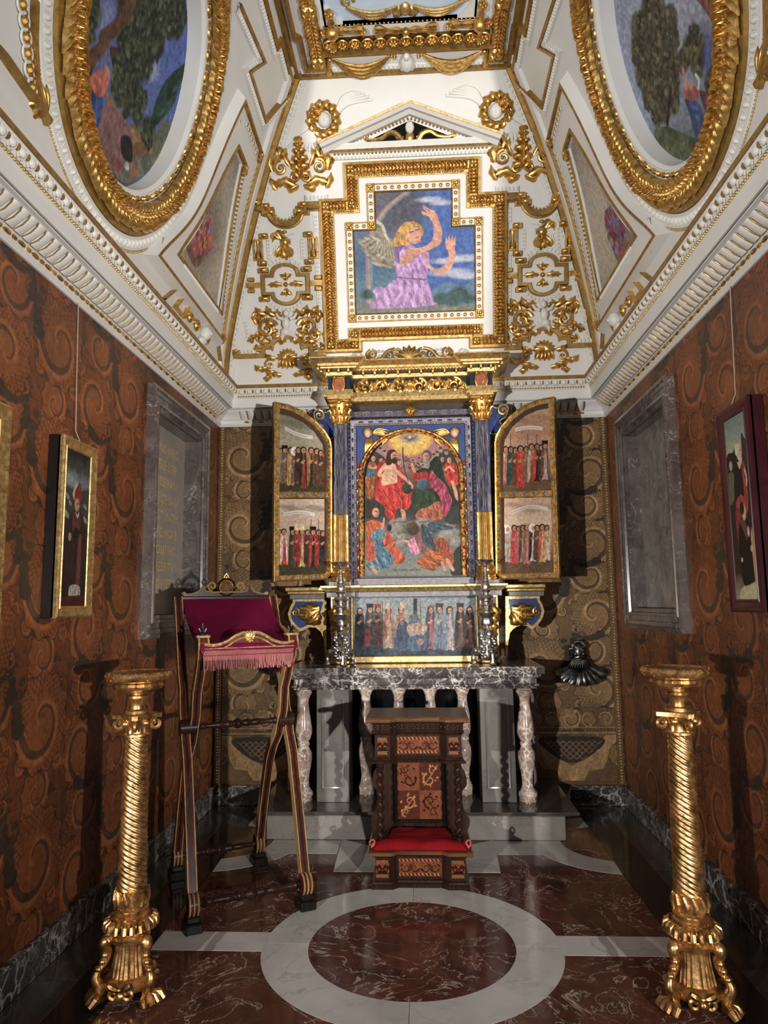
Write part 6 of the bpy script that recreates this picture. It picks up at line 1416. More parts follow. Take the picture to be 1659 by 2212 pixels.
# bowing angel, right
p.poly([(960, 1660), (1040, 1580), (1130, 1480), (1200, 1450), (1270, 1540), (1330, 1680), (1310, 1760), (1150, 1790), (1080, 1840), (940, 1800), (890, 1750), (900, 1690)], (176, 104, 48), .25, .35, 30, .05); p.poly([(1120, 1480), (1210, 1450), (1280, 1560), (1240, 1680), (1150, 1620)], (160, 86, 44), .25, .3)
p.poly([(780, 1500), (860, 1440), (930, 1420), (945, 1520), (930, 1610), (870, 1650), (800, 1600)], (196, 138, 160), .2, .3, 70); p.poly([(860, 1440), (930, 1370), (1060, 1420), (1110, 1460), (980, 1640), (930, 1600)], (150, 108, 100), .25, .25)
p.poly([(940, 1290), (990, 1310), (1050, 1400), (1090, 1500), (1110, 1610), (1060, 1590), (980, 1520), (940, 1420)], (76, 96, 104), .25, .35, 70, .12); p.poly([(1030, 1260), (1130, 1260), (1250, 1300), (1360, 1335), (1260, 1350), (1150, 1360), (1070, 1420), (1020, 1340)], (84, 110, 118), .25, .35, 20, .12)
p.ell(840, 1340, 72, 80, (96, 70, 50), amp=.5); p.ell(800, 1300, 40, 36, (110, 82, 58), amp=.5); p.line([(720, 1480), (780, 1490)], 22, (206, 160, 134)); p.line([(1190, 1740), (1220, 1830)], 36, (200, 152, 126)); p.line([(1250, 1710), (1320, 1830)], 40, (200, 152, 126))
p.strokes(2200, 60, 6, 0, np.ones((p.h, p.w)), .82, 1.18, 5, 3.1); p.grain(.22); p.tone = 1.15; p.gam = 1.45
def in_arch(x, y):
    cx, r = 842, 560; return ((y > 715) | (((x-cx)/r)**2+((y-715)/520)**2 < 1)) & (x > 262) & (x < 1424)
canvas_px('main_painting', p, (0, 1, 0), 5.47, rt, mask=in_arch, tr=tr)
def cz(x, y, d): return zx(*tr(x, y), d)
def text(body, parent, mat, size, mw, name='lettering', align='CENTER', bend=None, thick=0):
    cu = bpy.data.curves.new('t', 'FONT'); cu.body = body; cu.size = size; cu.align_x = align; cu.resolution_u = 2; cu.extrude = thick
    o = bpy.data.objects.new('t', cu); COL.objects.link(o); bpy.context.view_layer.update()
    me = bpy.data.meshes.new_from_object(o.evaluated_get(bpy.context.evaluated_depsgraph_get())); bpy.data.objects.remove(o)
    if bend:
        for v in me.vertices: v.co.y += bend(v.co.x)
    me.materials.clear(); me.materials.append(MAT[mat]); r = put(name, me, parent); r.matrix_world = mw; q = parent
    r.matrix_local = Matrix.Translation(-Vector(q.location)) @ mw if q.parent is None else mw
    return r
UP = Matrix([[1, 0, 0, 0], [0, 0, -1, 0], [0, 1, 0, 0], [0, 0, 0, 1]])
def at(x, y, z): return Matrix.Translation((x, y, z)) @ UP
q = cz(755, 1845, 5.466); text('TIBI OMNES ANGELI', rt, 'ink', .024, at(q[0], 5.466, q[1]))
q = cz(680, 1268, 5.466); text('TIBI CHERVBIM', rt, 'ink', .016, at(q[0], 5.466, q[1])); q = cz(960, 1268, 5.466); text('SERAPHIM', rt, 'ink', .016, at(q[0], 5.466, q[1]))
# arch ring, spandrel field and frames round the picture
xl, zl = cz(262, 1900, 5.46); xr, _ = cz(1424, 1900, 5.46); zs = cz(842, 715, 5.46)[1]; za = cz(842, 195, 5.46)[1]; xm = (xl+xr)/2; zf = cz(842, 1900, 5.46)[1]
arch = np.vstack([[(xr, zf), (xr, zs)], arc2((xm, zs), (xr-xl)/2, za-zs, 0, PI, 30)[1:-1], [(xl, zs), (xl, zf)]])
fr = K(M().ribbon(arch, [(-.0, .0), (-.0, .02), (-.010, .026), (-.022, .022), (-.030, .026), (-.040, .018), (-.042, 0)]), 'arch_frame', 'arch_gold', F=FP(5.465))
# spandrel field
xo0, xo1 = cz(165, 900, 5.455)[0], cz(1485, 900, 5.455)[0]; zo1 = cz(842, 95, 5.455)[1]
m = M()
for s_ in (-1, 1):
    t = np.linspace(0, PI/2, 16); ax_ = np.c_[xm+s_*(xr-xl)/2*np.cos(t)+s_*.03*np.cos(t), zs+(za-zs+.03)*np.sin(t)]; xo = xo0 if s_ < 0 else xo1
    for i in range(15): 
        b_, c_ = ax_[i], ax_[i+1]; v = [(b_[0], b_[1], .0), (xo, b_[1], 0), (xo, c_[1], 0), (c_[0], c_[1], 0)]; m.add(v, np.array([[0, 1, 2, 3]]) if s_ > 0 else np.array([[3, 2, 1, 0]]))
    v = [(xm, ax_[-1][1], 0), (xo, ax_[-1][1], 0), (xo, zo1, 0), (xm, zo1, 0)]; m.add(v, np.array([[0, 1, 2, 3]]) if s_ > 0 else np.array([[3, 2, 1, 0]]))
    v = [(xm+s_*((xr-xl)/2+.03), zf, 0), (xo, zf, 0), (xo, zs, 0), (xm+s_*((xr-xl)/2+.03), zs, 0)]; m.add(v, np.array([[0, 1, 2, 3]]) if s_ > 0 else np.array([[3, 2, 1, 0]]))
K(m, 'spandrel_field', 'blue', F=FP(5.472), smooth=0)
for s_, hx_, hz_ in ((-1, 300, 200), (1, 1340, 195)):
    c = np.array(cz(hx_, hz_, 5.44)); h_ = K(M().ell((c[0], c[1], .018), (.028, .033, .026), 14, 10), 'cherub_face', 'face', F=FP(5.465))
    m = M(); [m.ell((c[0]+.030*math.cos(a), c[1]+.034*math.sin(a)+.006, .016), (.012, .012, .016), 8, 5) for a in np.linspace(.0, PI*1.15, 10)+(0 if s_ > 0 else -.15*PI)]; [m.ell((c[0]-s_*.0+q*.011, c[1]+.006, .043), (.005, .003, .003), 6, 4) for q in (-1, 1)]
    K(m, 'cherub_hair', 'gold', F=FP(5.465)); m = M()
    for k in range(7): leaf(m, [(c[0]-s_*.035, c[1]+.0), (c[0]-s_*(.08+.012*k), c[1]+.035-.012*k), (c[0]-s_*(.17-.012*k), c[1]+.025-.022*k)], .010, .016, 7, 0)
    for k in range(7): leaf(m, [(c[0]+s_*(.012-.006*k), c[1]-.035), (c[0]+s_*(.02-.010*k), c[1]-.09), (c[0]+s_*(.022-.007*k), c[1]-.17+.012*k)], .010, .016, 7, 0)
    K(m, 'cherub_wings', 'gold', F=FP(5.465))
    # jewelled strip beside the picture
    xs_ = (xo0+xl-.028)/2 if s_ < 0 else (xo1+xr+.028)/2; zz = np.linspace(zf+.02, zs+.10, 21); g = M(); r_ = M()
    for i, z in enumerate(zz):
        if i % 4 == 0: g.dome((xs_, z, .0), (.010, .022, .012), 0, 8, 3); 
        elif i % 2 == 0: r_.dome((xs_, z, 0), (.009, .013, .012), 0, 4, 2)
        else: r_.tube(np.c_[arc2((xs_, z), .009, .014, 0, 2*PI, 9)[:-1], np.full(8, .004)], .003, 5, closed=True, up=(0, 0, 1))
    K(r_, 'jewel_setting', 'gold', F=FP(5.470), kind='stuff'); K(g, 'red_jewels', 'jewel', F=FP(5.470), kind='stuff')
outer = np.array([(xo0, zf-.02), (xo1, zf-.02), (xo1, zo1), (xo0, zo1)])
K(M().ribbon(outer, [(-.0, .0), (.0, .022), (-.012, .026), (-.014, .030), (-.040, .040), (-.052, .034), (-.056, 0)], True), 'picture_frame', 'lavender', F=FP(5.47))
m = M(); 
for P in (shift(outer, -.006, True), shift(outer, -.046, True)): eggs(m, P, .014, .006, .008, .042, True, .026, corner=.01); eggs(m, P, .0045, .0055, .010, .021, True, .026, corner=.0)
K(m, 'frame_beads', 'gold_pale', F=FP(5.47), kind='stuff')
m = M(); P = shift(outer, -.026, True); eggs(m, P, .022, .008, .006, .075, True, .034, corner=.03); K(m, 'frame_inlay', 'blue_dark', F=FP(5.47), kind='stuff')
# ornamented lintel
zl0, zl1 = zo1+.058, zx(888, 886, 5.42)[1]
K(M().bbox((AX-CO+.06, 5.415, zl0), (AX+CO-.06, 5.5, zl1), .003), 'lintel', 'lavender')
n_ = 11
for i, u in enumerate(np.linspace(-CO+.11, CO-.11, n_)):
    zc = (zl0+zl1)/2; m = M()
    if abs(u) < .05: continue
    if i % 2: m.tube(np.c_[arc2((AX+u, zc), .030, .018, 0, 2*PI, 15)[:-1], np.full(14, .002)], .004, 5, closed=True, up=(0, 0, 1)); m.dome((AX+u, zc, 0), (.012, .008, .008), 0, 8, 2)
    else: m.ribbon(np.array([(AX+u-.014, zc-.014), (AX+u+.014, zc-.014), (AX+u+.014, zc+.014), (AX+u-.014, zc+.014)]), [(0, 0), (0, .006), (.005, .006), (.005, 0)], True)
    K(m, 'lintel_ornament', 'silver_grey', F=FP(5.415))
m = M(); rosette(m, (AX, (zl0+zl1)/2), .034, .03, 7); [sprig(m, (AX, zl0+.01), PI/2+a, .075, .016, .03, a*.5, 2) for a in (-.8, -.4, 0, .4, .8)]; K(m, 'keystone_leaf', 'gold', F=FP(5.412))
# columns
ycol = 5.325
zc0, zc1 = zx(735, 1257, ycol)[1], zx(735, 918, ycol)[1]; zk1 = zx(735, 869, ycol)[1]; zg = zx(735, 1112, ycol)[1]; ze = zx(735, 1226, ycol)[1]
def flute(n, d):
    def f(r, z, t): return r*(1-d*np.abs(np.sin(t*n/2))**.6), z
    return f
for s_ in (-1, 1):
    cx = AX+s_*CO; co = empty('column', (0, 0, 0), parent=rt); co.matrix_parent_inverse = Matrix.Translation(-Vector(rt.location))
    def CK(m, name, mat): return m.obj(name, mat, co)
    CK(M().bbox((cx-.085, ycol-.085, 1.692), (cx+.085, 5.47, zc0-.0), .003), 'plinth', 'silver_grey')
    CK(M().lathe([(.080, zc0), (.080, zc0+.018), (.072, zc0+.024), (.072, zc0+.034), (.078, zc0+.044), (.072, zc0+.058), (.062, zc0+.066), (.062, zc0+.075), (.068, zc0+.082), (.060, ze)], 28, (cx, ycol, 0)), 'base', 'gold')
    CK(M().lathe([(.058, ze), (.057, zg-.01), (.060, zg-.006), (.056, zg)], 72, (cx, ycol, 0), mod=flute(24, .16)), 'gilded_shaft', 'gold_flat')
    CK(M().lathe([(.056, zg), (.055, zg+.3), (.049, zc1-.02), (.052, zc1-.01), (.050, zc1)], 72, (cx, ycol, 0), mod=flute(24, .13)), 'fluted_shaft', 'flute')
    m = M(); H_ = zk1-zc1; m.lathe([(.056, zc1-.004), (.060, zc1+.004), (.052, zc1+.012), (.054, zc1+.06), (.066, zc1+H_*.75), (.076, zc1+H_*.88)], 20, (cx, ycol, 0)); m.bbox((cx-.085, ycol-.085, zk1-.022), (cx+.085, ycol+.085, zk1), .006)
    for row, (z, L, n, ph) in enumerate(((zc1+.012, .07, 10, 0), (zc1+.055, .075, 10, PI/10))):
        for k in range(n):
            a = ph+k*2*PI/n; d = np.array([math.cos(a), math.sin(a)]); t = np.linspace(0, 1, 6); r = .056+.012*row+.026*t**3; P = np.c_[cx+d[0]*r, ycol+d[1]*r, z+L*(t-.25*t**4)]; m.tube(P, .013*(1-.3*t), 6)
    for a in (PI/4, 3*PI/4, 5*PI/4, 7*PI/4): m.ell((cx+.085*math.cos(a), ycol+.085*math.sin(a), zk1-.040), (.024, .024, .022), 10, 6)
    for a in (0, PI/2, PI, 3*PI/2): m.ell((cx+.078*math.cos(a), ycol+.078*math.sin(a), zk1-.020), (.018, .018, .018), 8, 5)
    CK(m, 'capital', 'gold')
    K(M().bbox((cx-.075, 5.44, 1.75), (cx+.075, 5.5, zk1), .003), 'pilaster', 'blue')
    m = M(); xs_ = cx-s_*.055; eggs(m, [(xs_, 1.80), (xs_, zk1-.08)], .006, .012, .008, .035, base=0); K(m, 'pilaster_beads', 'gold_pale', F=FP(5.44), kind='stuff')
# entablature
zA0 = zk1; zA1 = zx(888, 858, 5.33)[1]; zF1 = zx(888, 816, 5.33)[1]; zC1 = zx(888, 772, 5.2)[1]
RE = [(-CO-.085, -CO+.085, .085), (CO-.085, CO+.085, .085)]
mould([(0, zA0), (.004, zA0+.002), (.004, zA0+.030), (.012, zA0+.034), (.012, zA0+.062), (.022, zA0+.070), (.030, zA1-.012), (.030, zA1), (0, zA1+.001)], CO+.085, RE, 5.325, 5.7, 'architrave', 'gold_pale')
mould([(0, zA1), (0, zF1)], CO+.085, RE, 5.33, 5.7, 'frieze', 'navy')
m = M(); fz = (zA1+zF1)/2; R_ = (zF1-zA1)/2*.86
for s_ in (-1, 1):
    for k in range(3):
        c = (AX+s_*(.075+k*.135), fz); hd = s_*(1 if k % 2 else -1); volute(m, c, R_, 1.5, hd, PI/2 if hd*s_ < 0 else -PI/2, .20, base=.004)
        for j in range(7): a = j*.9+k; sprig(m, (c[0]+R_*.5*math.cos(a), c[1]+R_*.5*math.sin(a)), a+.7, R_*.9, .016, .02, .7*hd, 2, .004)
        leaf(m, [(c[0]+s_*R_*.8, fz-R_*.7*hd), (c[0]+s_*R_*1.2, fz), (c[0]+s_*R_*1.3, fz+R_*.7*hd)], .018, .024, 7, 3)
        sprig(m, (c[0], fz), PI/2*(1 if (k % 2) else -1), R_*1.0, .02, .025, .5, 2, .01)
[sprig(m, (AX, fz), a, R_*1.0, .02, .03, 0, 2, .004) for a in (PI/2, -PI/2, PI/2+.6, PI/2-.6, -PI/2+.6, -PI/2-.6)]; K(m, 'frieze_scrolls', 'gold', F=FP(5.33))
for s_ in (-1, 1):
    cx = AX+s_*CO; m = M(); Q = np.array([(-.036, .055), (0, .062), (.036, .055), (.042, .0), (.030, -.045), (0, -.066), (-.030, -.045), (-.042, .0)])*[1, .95]+[cx, fz]
    sh = K(M().prism(Q, 5.225, 5.247, 1), 'shield', 'shield_red', smooth=.3); m.ribbon(Q[::-1], [(-.010, 0), (-.008, .014), (.002, .016), (.006, .006)][::1], True); [volute(m, (cx+q*.03, fz+.062), .016, 1.1, q, 0, .3) for q in (-1, 1)]; K(m, 'shield_border', 'gold', F=FP(5.232))
    m = M()
    if s_ < 0:
        for dz in (.0, .022): m.tube(np.c_[crom([(cx-.022, fz+dz), (cx-.008, fz+dz+.008), (cx+.006, fz+dz-.002), (cx+.022, fz+dz+.004)], 5), np.full(16, .004)], .004, 5, up=(0, 0, 1))
    else: m.tube(np.c_[crom([(cx-.022, fz+.012), (cx+.004, fz+.02), (cx+.016, fz+.004), (cx+.004, fz-.018)], 5), np.full(16, .006)], .006, 5, up=(0, 0, 1))
    K(m, 'shield_charge', 'gold_pale', F=FP(5.224))
# cornice with modillion drops
hz = zC1-zF1
mould([(0, zF1), (.010, zF1+.004), (.014, zF1+.030), (.0, zF1+.034), (.0, zF1+hz*.42)], CO+.085, RE, 5.33, 5.7, 'modillion_band', 'navy'); mould([(.002, zF1-.001), (.014, zF1+.004), (.018, zF1+.030), (.002, zF1+.034)], CO+.086, RE, 5.33, 5.7, 'cornice_foot', 'gold_pale')
mould([(.0, zF1+hz*.42), (.050, zF1+hz*.44), (.052, zF1+hz*.52), (.070, zF1+hz*.56), (.072, zF1+hz*.70), (.092, zF1+hz*.76), (.110, zF1+hz*.88), (.125, zF1+hz*.92), (.125, zC1), (0, zC1+.001)], CO+.10, RE, 5.33, 5.7, 'cornice', 'gold_pale')
t_ = M(); t_.lathe([(.0, -.034), (.006, -.030), (.012, -.016), (.016, -.004), (.013, .004), (.020, .012), (.016, .022), (.02, .03), (.012, .05)], 10); MOD = t_.mesh('modillion', 'gold')
for u in np.linspace(-.36, .36, 9): o = put('modillion', MOD, rt); o.location = Vector((AX+u, 5.305, zF1+.05))-rt.location
for s_ in (-1, 1):
    for dx, y in ((-.075, 5.215), (0, 5.215), (.075, 5.215), (s_*.115, 5.28), (s_*.115, 5.36)): o = put('modillion', MOD, rt); o.location = Vector((AX+s_*CO+dx, y, zF1+.05))-rt.location
m = M(); 
for u in np.arange(-.40, .41, .026): m.box((AX+u-.008, 5.268, zF1+hz*.44), (AX+u+.008, 5.285, zF1+hz*.54))
K(m, 'dentils', 'gold_pale', kind='stuff', smooth=0)
# crest of scrolls
m = M(); zt = zC1
for s_ in (-1, 1):
    volute(m, (AX+s_*.10, zt+.055), .050, 1.3, s_, PI/2, .24, base=.0); P = crom([(AX+s_*.11, zt+.105), (AX+s_*.17, zt+.085), (AX+s_*.22, zt+.03), (AX+s_*.28, zt+.02), (AX+s_*.33, zt+.06), (AX+s_*.30, zt+.10)], 6); m.tube(np.c_[P, np.full(len(P), .012)], .014, 7, up=(0, 0, 1)); volute(m, (AX+s_*.29, zt+.065), .038, 1.2, s_, PI/2, .28)
for k in range(7): sprig(m, (AX, zt+.005), PI/2+(k-3)*.30, .13, .020, .03, (k-3)*.15, 0, .004)
K(m, 'crest', 'gold_flat', F=FP(5.30))
# scroll brackets beside the capitals
for s_ in (-1, 1):
    m = M(); c = np.array([AX+s_*(CO+.135), zx(690, 905, 5.46)[1]]); Q = np.array([(-.07, -.14), (.03, -.15), (.055, -.10), (.02, -.06), (.07, -.02), (.09, .05), (.05, .08), (.0, .05), (-.07, .07)])*[s_, 1]+c
    K(M().prism(Q, 5.47, 5.50, 1), 'bracket', 'blue', smooth=.3); volute(m, (c[0]+s_*.05, c[1]+.03), .045, 1.3, s_, PI/2, .25); volute(m, (c[0]+s_*.03, c[1]-.12), .025, 1.2, -s_, 0, .28); m.ribbon(crom(Q, 4, True), [(-.004, 0), (-.002, .008), (.006, .008), (.008, 0)], True); K(m, 'bracket_scroll', 'gold_pale', F=FP(5.47))
# ---------------------------------------------------------------- wings of the altarpiece
plain('wing_edge', (.05, .022, .01), .5, .3, 20)
BANNER = {}
def wing(side):
    c = empty('wing', parent=rt); c.matrix_parent_inverse = Matrix.Translation(-Vector(rt.location))
    Hn = HY(716 if side < 0 else 1070, 1100, 5.36)[:2]; On = HY(590 if side < 0 else 1205, 1100, 5.06)[:2]
    d = On-Hn; d /= np.linalg.norm(d); n = np.array([-d[1], d[0]]); n = n if n[1] < 0 else -n; N3 = np.array([n[0], n[1], 0]); dd = float(n@Hn)
    def W(P): P = np.atleast_2d(P); return np.c_[Hn[0]+d[0]*P[:, 0]+n[0]*P[:, 2], Hn[1]+d[1]*P[:, 0]+n[1]*P[:, 2], P[:, 1]]
    fl = side < 0                              # (t outwards, z, h): left wing is mirrored
    def L(px, py): q = hit(px, py, N3, dd); return ((q[0]-Hn[0])*d[0]+(q[1]-Hn[1])*d[1], q[2])
    if side < 0: o_px = [(592, 868), (622, 874), (652, 888), (680, 908), (700, 929), (713, 950), (716, 966), (717, 1238), (705, 1252), (590, 1257)]
    else: o_px = [(1197, 857), (1165, 863), (1132, 876), (1104, 897), (1083, 921), (1072, 941), (1069, 958), (1072, 1240), (1085, 1252), (1210, 1250)]
    Q = np.array([L(*q) for q in o_px]); a = .5*np.sum(Q[:, 0]*np.roll(Q[:, 1], -1)-Q[:, 1]*np.roll(Q[:, 0], -1)); Q = Q if a > 0 else Q[::-1]
    def E(m, name, mat, **k): m.map(W, fl); return m.obj(name, mat, c, **k)
    m = M(); k_ = len(Q); v = np.vstack([np.c_[Q, np.full(k_, -.030)], np.c_[Q, np.full(k_, 0)]]); i = np.arange(k_); j = np.roll(i, -1); m.add(v, [np.stack([i, j, j+k_, i+k_], -1), i[None, ::-1], (i+k_)[None]]); E(m, 'door_board', 'wing_edge', smooth=.3)
    E(M().ribbon(Q, [(-.001, -.012), (.0, .012), (.006, .016), (.012, .012), (.013, .006), (.036, .006), (.037, .010), (.043, .010), (.044, .001)], True), 'door_frame', 'gold', smooth=.4)
    mid = [L(600, 1069), L(703, 1069)] if side < 0 else [L(1192, 1066), L(1086, 1068)]; mid = np.array(mid); lo, hi_ = mid[mid[:, 0].argmin()], mid[mid[:, 0].argmax()]
    E(M().ribbon(np.array([(Q[:, 0].min()+.04, lo[1]), (Q[:, 0].max()-.04, hi_[1])]), [(.024, .001), (.022, .010), (.017, .010), (.016, .006), (-.016, .006), (-.017, .010), (-.022, .010), (-.024, .001)]), 'crossbar', 'gold', smooth=.4)
    mid_path = shift(Q, .0245, True); b = M(); g = M()
    for r_, (u, v_, an) in enumerate(along(mid_path, .034, True)):
        if r_ % 2: b.dome((u, v_, .006), (.010, .009, .004), an, 4 if r_ % 4 == 1 else 10, 1)
        else: volute(g, (u, v_), .010, 1.0, 1 if r_ % 4 else -1, an, .22, base=.004)
    for r_, t in enumerate(np.linspace(.15, .85, 9)):
        u = (Q[:, 0].min()+.04)*(1-t)+(Q[:, 0].max()-.04)*t
        if r_ % 2 == 0: b.dome((u, lo[1]+(hi_[1]-lo[1])*t, .006), (.012, .011, .004), 0, 10, 1)
        else: volute(g, (u, lo[1]), .010, 1.0, 1, 0, .22, base=.004)
    E(b, 'blue_enamels', 'blue_light', kind='stuff'); E(g, 'gilt_arabesque', 'gold_pale', kind='stuff')
    # pictures
    up = [(602, 893), (628, 899), (655, 912), (680, 933), (697, 960), (701, 985), (701, 1063), (601, 1060)] if side < 0 else [(1186, 881), (1160, 886), (1132, 899), (1106, 922), (1090, 950), (1086, 975), (1087, 1063), (1190, 1057)]
    lw = [(601, 1077), (702, 1078), (701, 1246), (599, 1244)] if side < 0 else [(1088, 1076), (1191, 1073), (1196, 1238), (1091, 1242)]
    for poly, up_ in ((up, True), (lw, False)):
        Pg = np.array(poly, float); x0, y0 = Pg.min(0); x1, y1 = Pg.max(0); p = Paint((x0, y0, x1, y1), 96, int(96*(y1-y0)/(x1-x0)), 100+int(x0))
        if side < 0: sky = [(0, (130, 126, 106)), (.35, (166, 158, 138)), (.62, (150, 140, 120))] if up_ else [(0, (196, 176, 156)), (.4, (186, 164, 142)), (.7, (150, 126, 106))]
        else: sky = [(0, (186, 150, 124)), (.3, (180, 136, 108)), (.5, (196, 160, 138))] if up_ else [(0, (196, 164, 140)), (.35, (206, 182, 160)), (.7, (150, 120, 100))]
        p.grad(sky+[(.86, (92, 82, 60)), (1, (74, 66, 50))], wob=.08)
        for k in range(5): p.ell(x0+(x1-x0)*(.2+.18*k), y0+18+6*(k % 3), 22, 4, (150, 120, 100) if side > 0 else (112, 106, 92), soft=.9, alpha=.5)
        gy = y1-22 if up_ else y1-28; p.poly([(x0, gy), ((x0+x1)/2, gy-3), (x1, gy), (x1, y1), (x0, y1)], (84, 76, 54) if side < 0 else (120, 96, 72), .3)
        if side < 0 and up_: F_ = [(606, 968, 1040, (150, 128, 128), None, None), (615, 966, 1042, (140, 100, 60), (96, 110, 96), 'cap'), (628, 966, 1046, (180, 150, 90), None, None), (637, 968, 1042, (130, 108, 100), None, 'veil'), (644, 966, 1040, (90, 60, 50), None, None), (655, 965, 1052, (172, 56, 50), (60, 70, 50), None), (672, 966, 1048, (60, 66, 52), (170, 116, 66), None), (684, 968, 1048, (110, 80, 60), None, None), (693, 972, 1052, (104, 76, 56), None, None)]
        elif side < 0: F_ = [(604, 1144, 1216, (178, 64, 56), (196, 180, 166), None), (613, 1142, 1218, (184, 70, 60), (200, 190, 180), None), (632, 1142, 1222, (96, 92, 70), (80, 72, 50), 'cap'), (641, 1142, 1215, (140, 70, 64), None, 'mitre'), (652, 1142, 1222, (190, 168, 120), (170, 60, 56), 'mitre'), (664, 1144, 1216, (90, 66, 56), None, None), (676, 1142, 1224, (60, 56, 56), (182, 64, 54), 'cap'), (688, 1144, 1220, (160, 60, 52), None, None), (697, 1146, 1220, (70, 64, 62), None, None)]
        elif up_: F_ = [(1092, 964, 1045, (170, 106, 100), (180, 150, 80), None), (1103, 964, 1046, (76, 90, 64), (60, 84, 90), None), (1113, 966, 1044, (110, 80, 64), None, None), (1124, 962, 1050, (206, 60, 52), None, None), (1136, 964, 1040, (150, 110, 90), None, None), (1148, 958, 1040, (150, 92, 56), (180, 160, 140), None), (1160, 958, 1038, (60, 48, 44), (196, 70, 60), None), (1169, 960, 1034, (90, 70, 60), None, None), (1177, 956, 1034, (180, 150, 150), (120, 90, 70), 'cap')]
        else: F_ = [(1096, 1136, 1212, (170, 160, 150), None, 'veil'), (1111, 1134, 1216, (196, 70, 76), None, None), (1120, 1136, 1208, (180, 110, 110), None, None), (1129, 1134, 1212, (176, 150, 140), (120, 90, 70), None), (1138, 1132, 1216, (200, 120, 128), (150, 120, 86), 'crown'), (1151, 1133, 1210, (200, 196, 188), (70, 66, 64), 'veil'), (1160, 1134, 1208, (120, 84, 70), None, None), (1171, 1132, 1212, (204, 172, 110), (190, 90, 90), None), (1181, 1134, 1208, (196, 180, 160), (200, 160, 100), None)]
        for q in F_: figure(p, q[0], q[1], q[2], q[3], w=15, cloak=q[4], hat=q[5], fold=.28)
        for x in ((1103, 1140, 1159) if (side > 0 and up_) else ((672, 688) if (side < 0 and not up_) else ())): p.line([(x, y0+(58 if up_ else 45)), (x, y0+100)], 1.3, (70, 56, 44))
        p.grain(.25); p.tone = 1.1; p.gam = 1.3
        cen = np.array([(x0+x1)/2, (y0+y1)/2]); Pq = np.array(poly, float)
        def mk(X, Y, Pq=Pq):
            cc = np.zeros(X.shape, bool)
            for (ax, ay), (bx, by) in zip(Pq, np.roll(Pq, -1, 0)):
                if ay != by: cc ^= ((ay > Y) != (by > Y)) & (X < (bx-ax)*(Y-ay)/(by-ay)+ax)
            return cc
        canvas_px('upper_painting' if up_ else 'lower_painting', p, N3, dd+.0015*1, c, mask=mk)
        # ribbon with the hymn's words
        words = {(-1, True): 'TE PROPHETARVM LAVDABILIS NVMERVS', (-1, False): 'TE MARTYRVM CANDIDATVS LAVDAT EXERCITVS', (1, True): 'TE GLORIOSVS APOSTOLORVM CHORVS', (1, False): 'TE PER ORBEM TERRARVM S. CONFITETVR ECCLESIA'}[side, up_]
        A_, B_, sag = {(-1, True): ((615, 925), (676, 945), -4), (-1, False): ((612, 1112), (680, 1112), 6), (1, True): ((1112, 929), (1172, 926), 4), (1, False): ((1104, 1108), (1184, 1100), 9)}[side, up_]
        t = np.linspace(0, 1, 14); xs = A_[0]+(B_[0]-A_[0])*t; ys_ = A_[1]+(B_[1]-A_[1])*t-sag*np.sin(PI*t)
        top = hitv(xs, ys_-4, N3, dd+.003); bot = hitv(xs, ys_+4, N3, dd+.003); m = M(); m.grid(np.stack([bot, top])[:, ::1]); m.obj('banner', 'banner', c, smooth=0)
        P0, P1 = hitv([xs[0]], [ys_[0]+1.6], N3, dd+.004)[0], hitv([xs[-1]], [ys_[-1]+1.6], N3, dd+.004)[0]; X_ = (P1-P0); ln = np.linalg.norm(X_); X_ /= ln; Z_ = np.array([n[0], n[1], 0]); Y_ = np.cross(Z_, X_)
        mw = Matrix([[X_[0], Y_[0], Z_[0], P0[0]], [X_[1], Y_[1], Z_[1], P0[1]], [X_[2], Y_[2], Z_[2], P0[2]], [0, 0, 0, 1]]); sz = ln/(len(words)*.68)
        tx = text(words, c, 'ink', sz, mw, 'lettering', 'LEFT', bend=lambda x: sag*.0034*math.sin(PI*min(1, max(0, x/ln)))); tx.matrix_local = mw
    return c
plain('banner', (.55, .50, .44), .6, .1); plain('blue_light', (.05, .12, .36), .35, .3, 40)
wing(-1); wing(1)
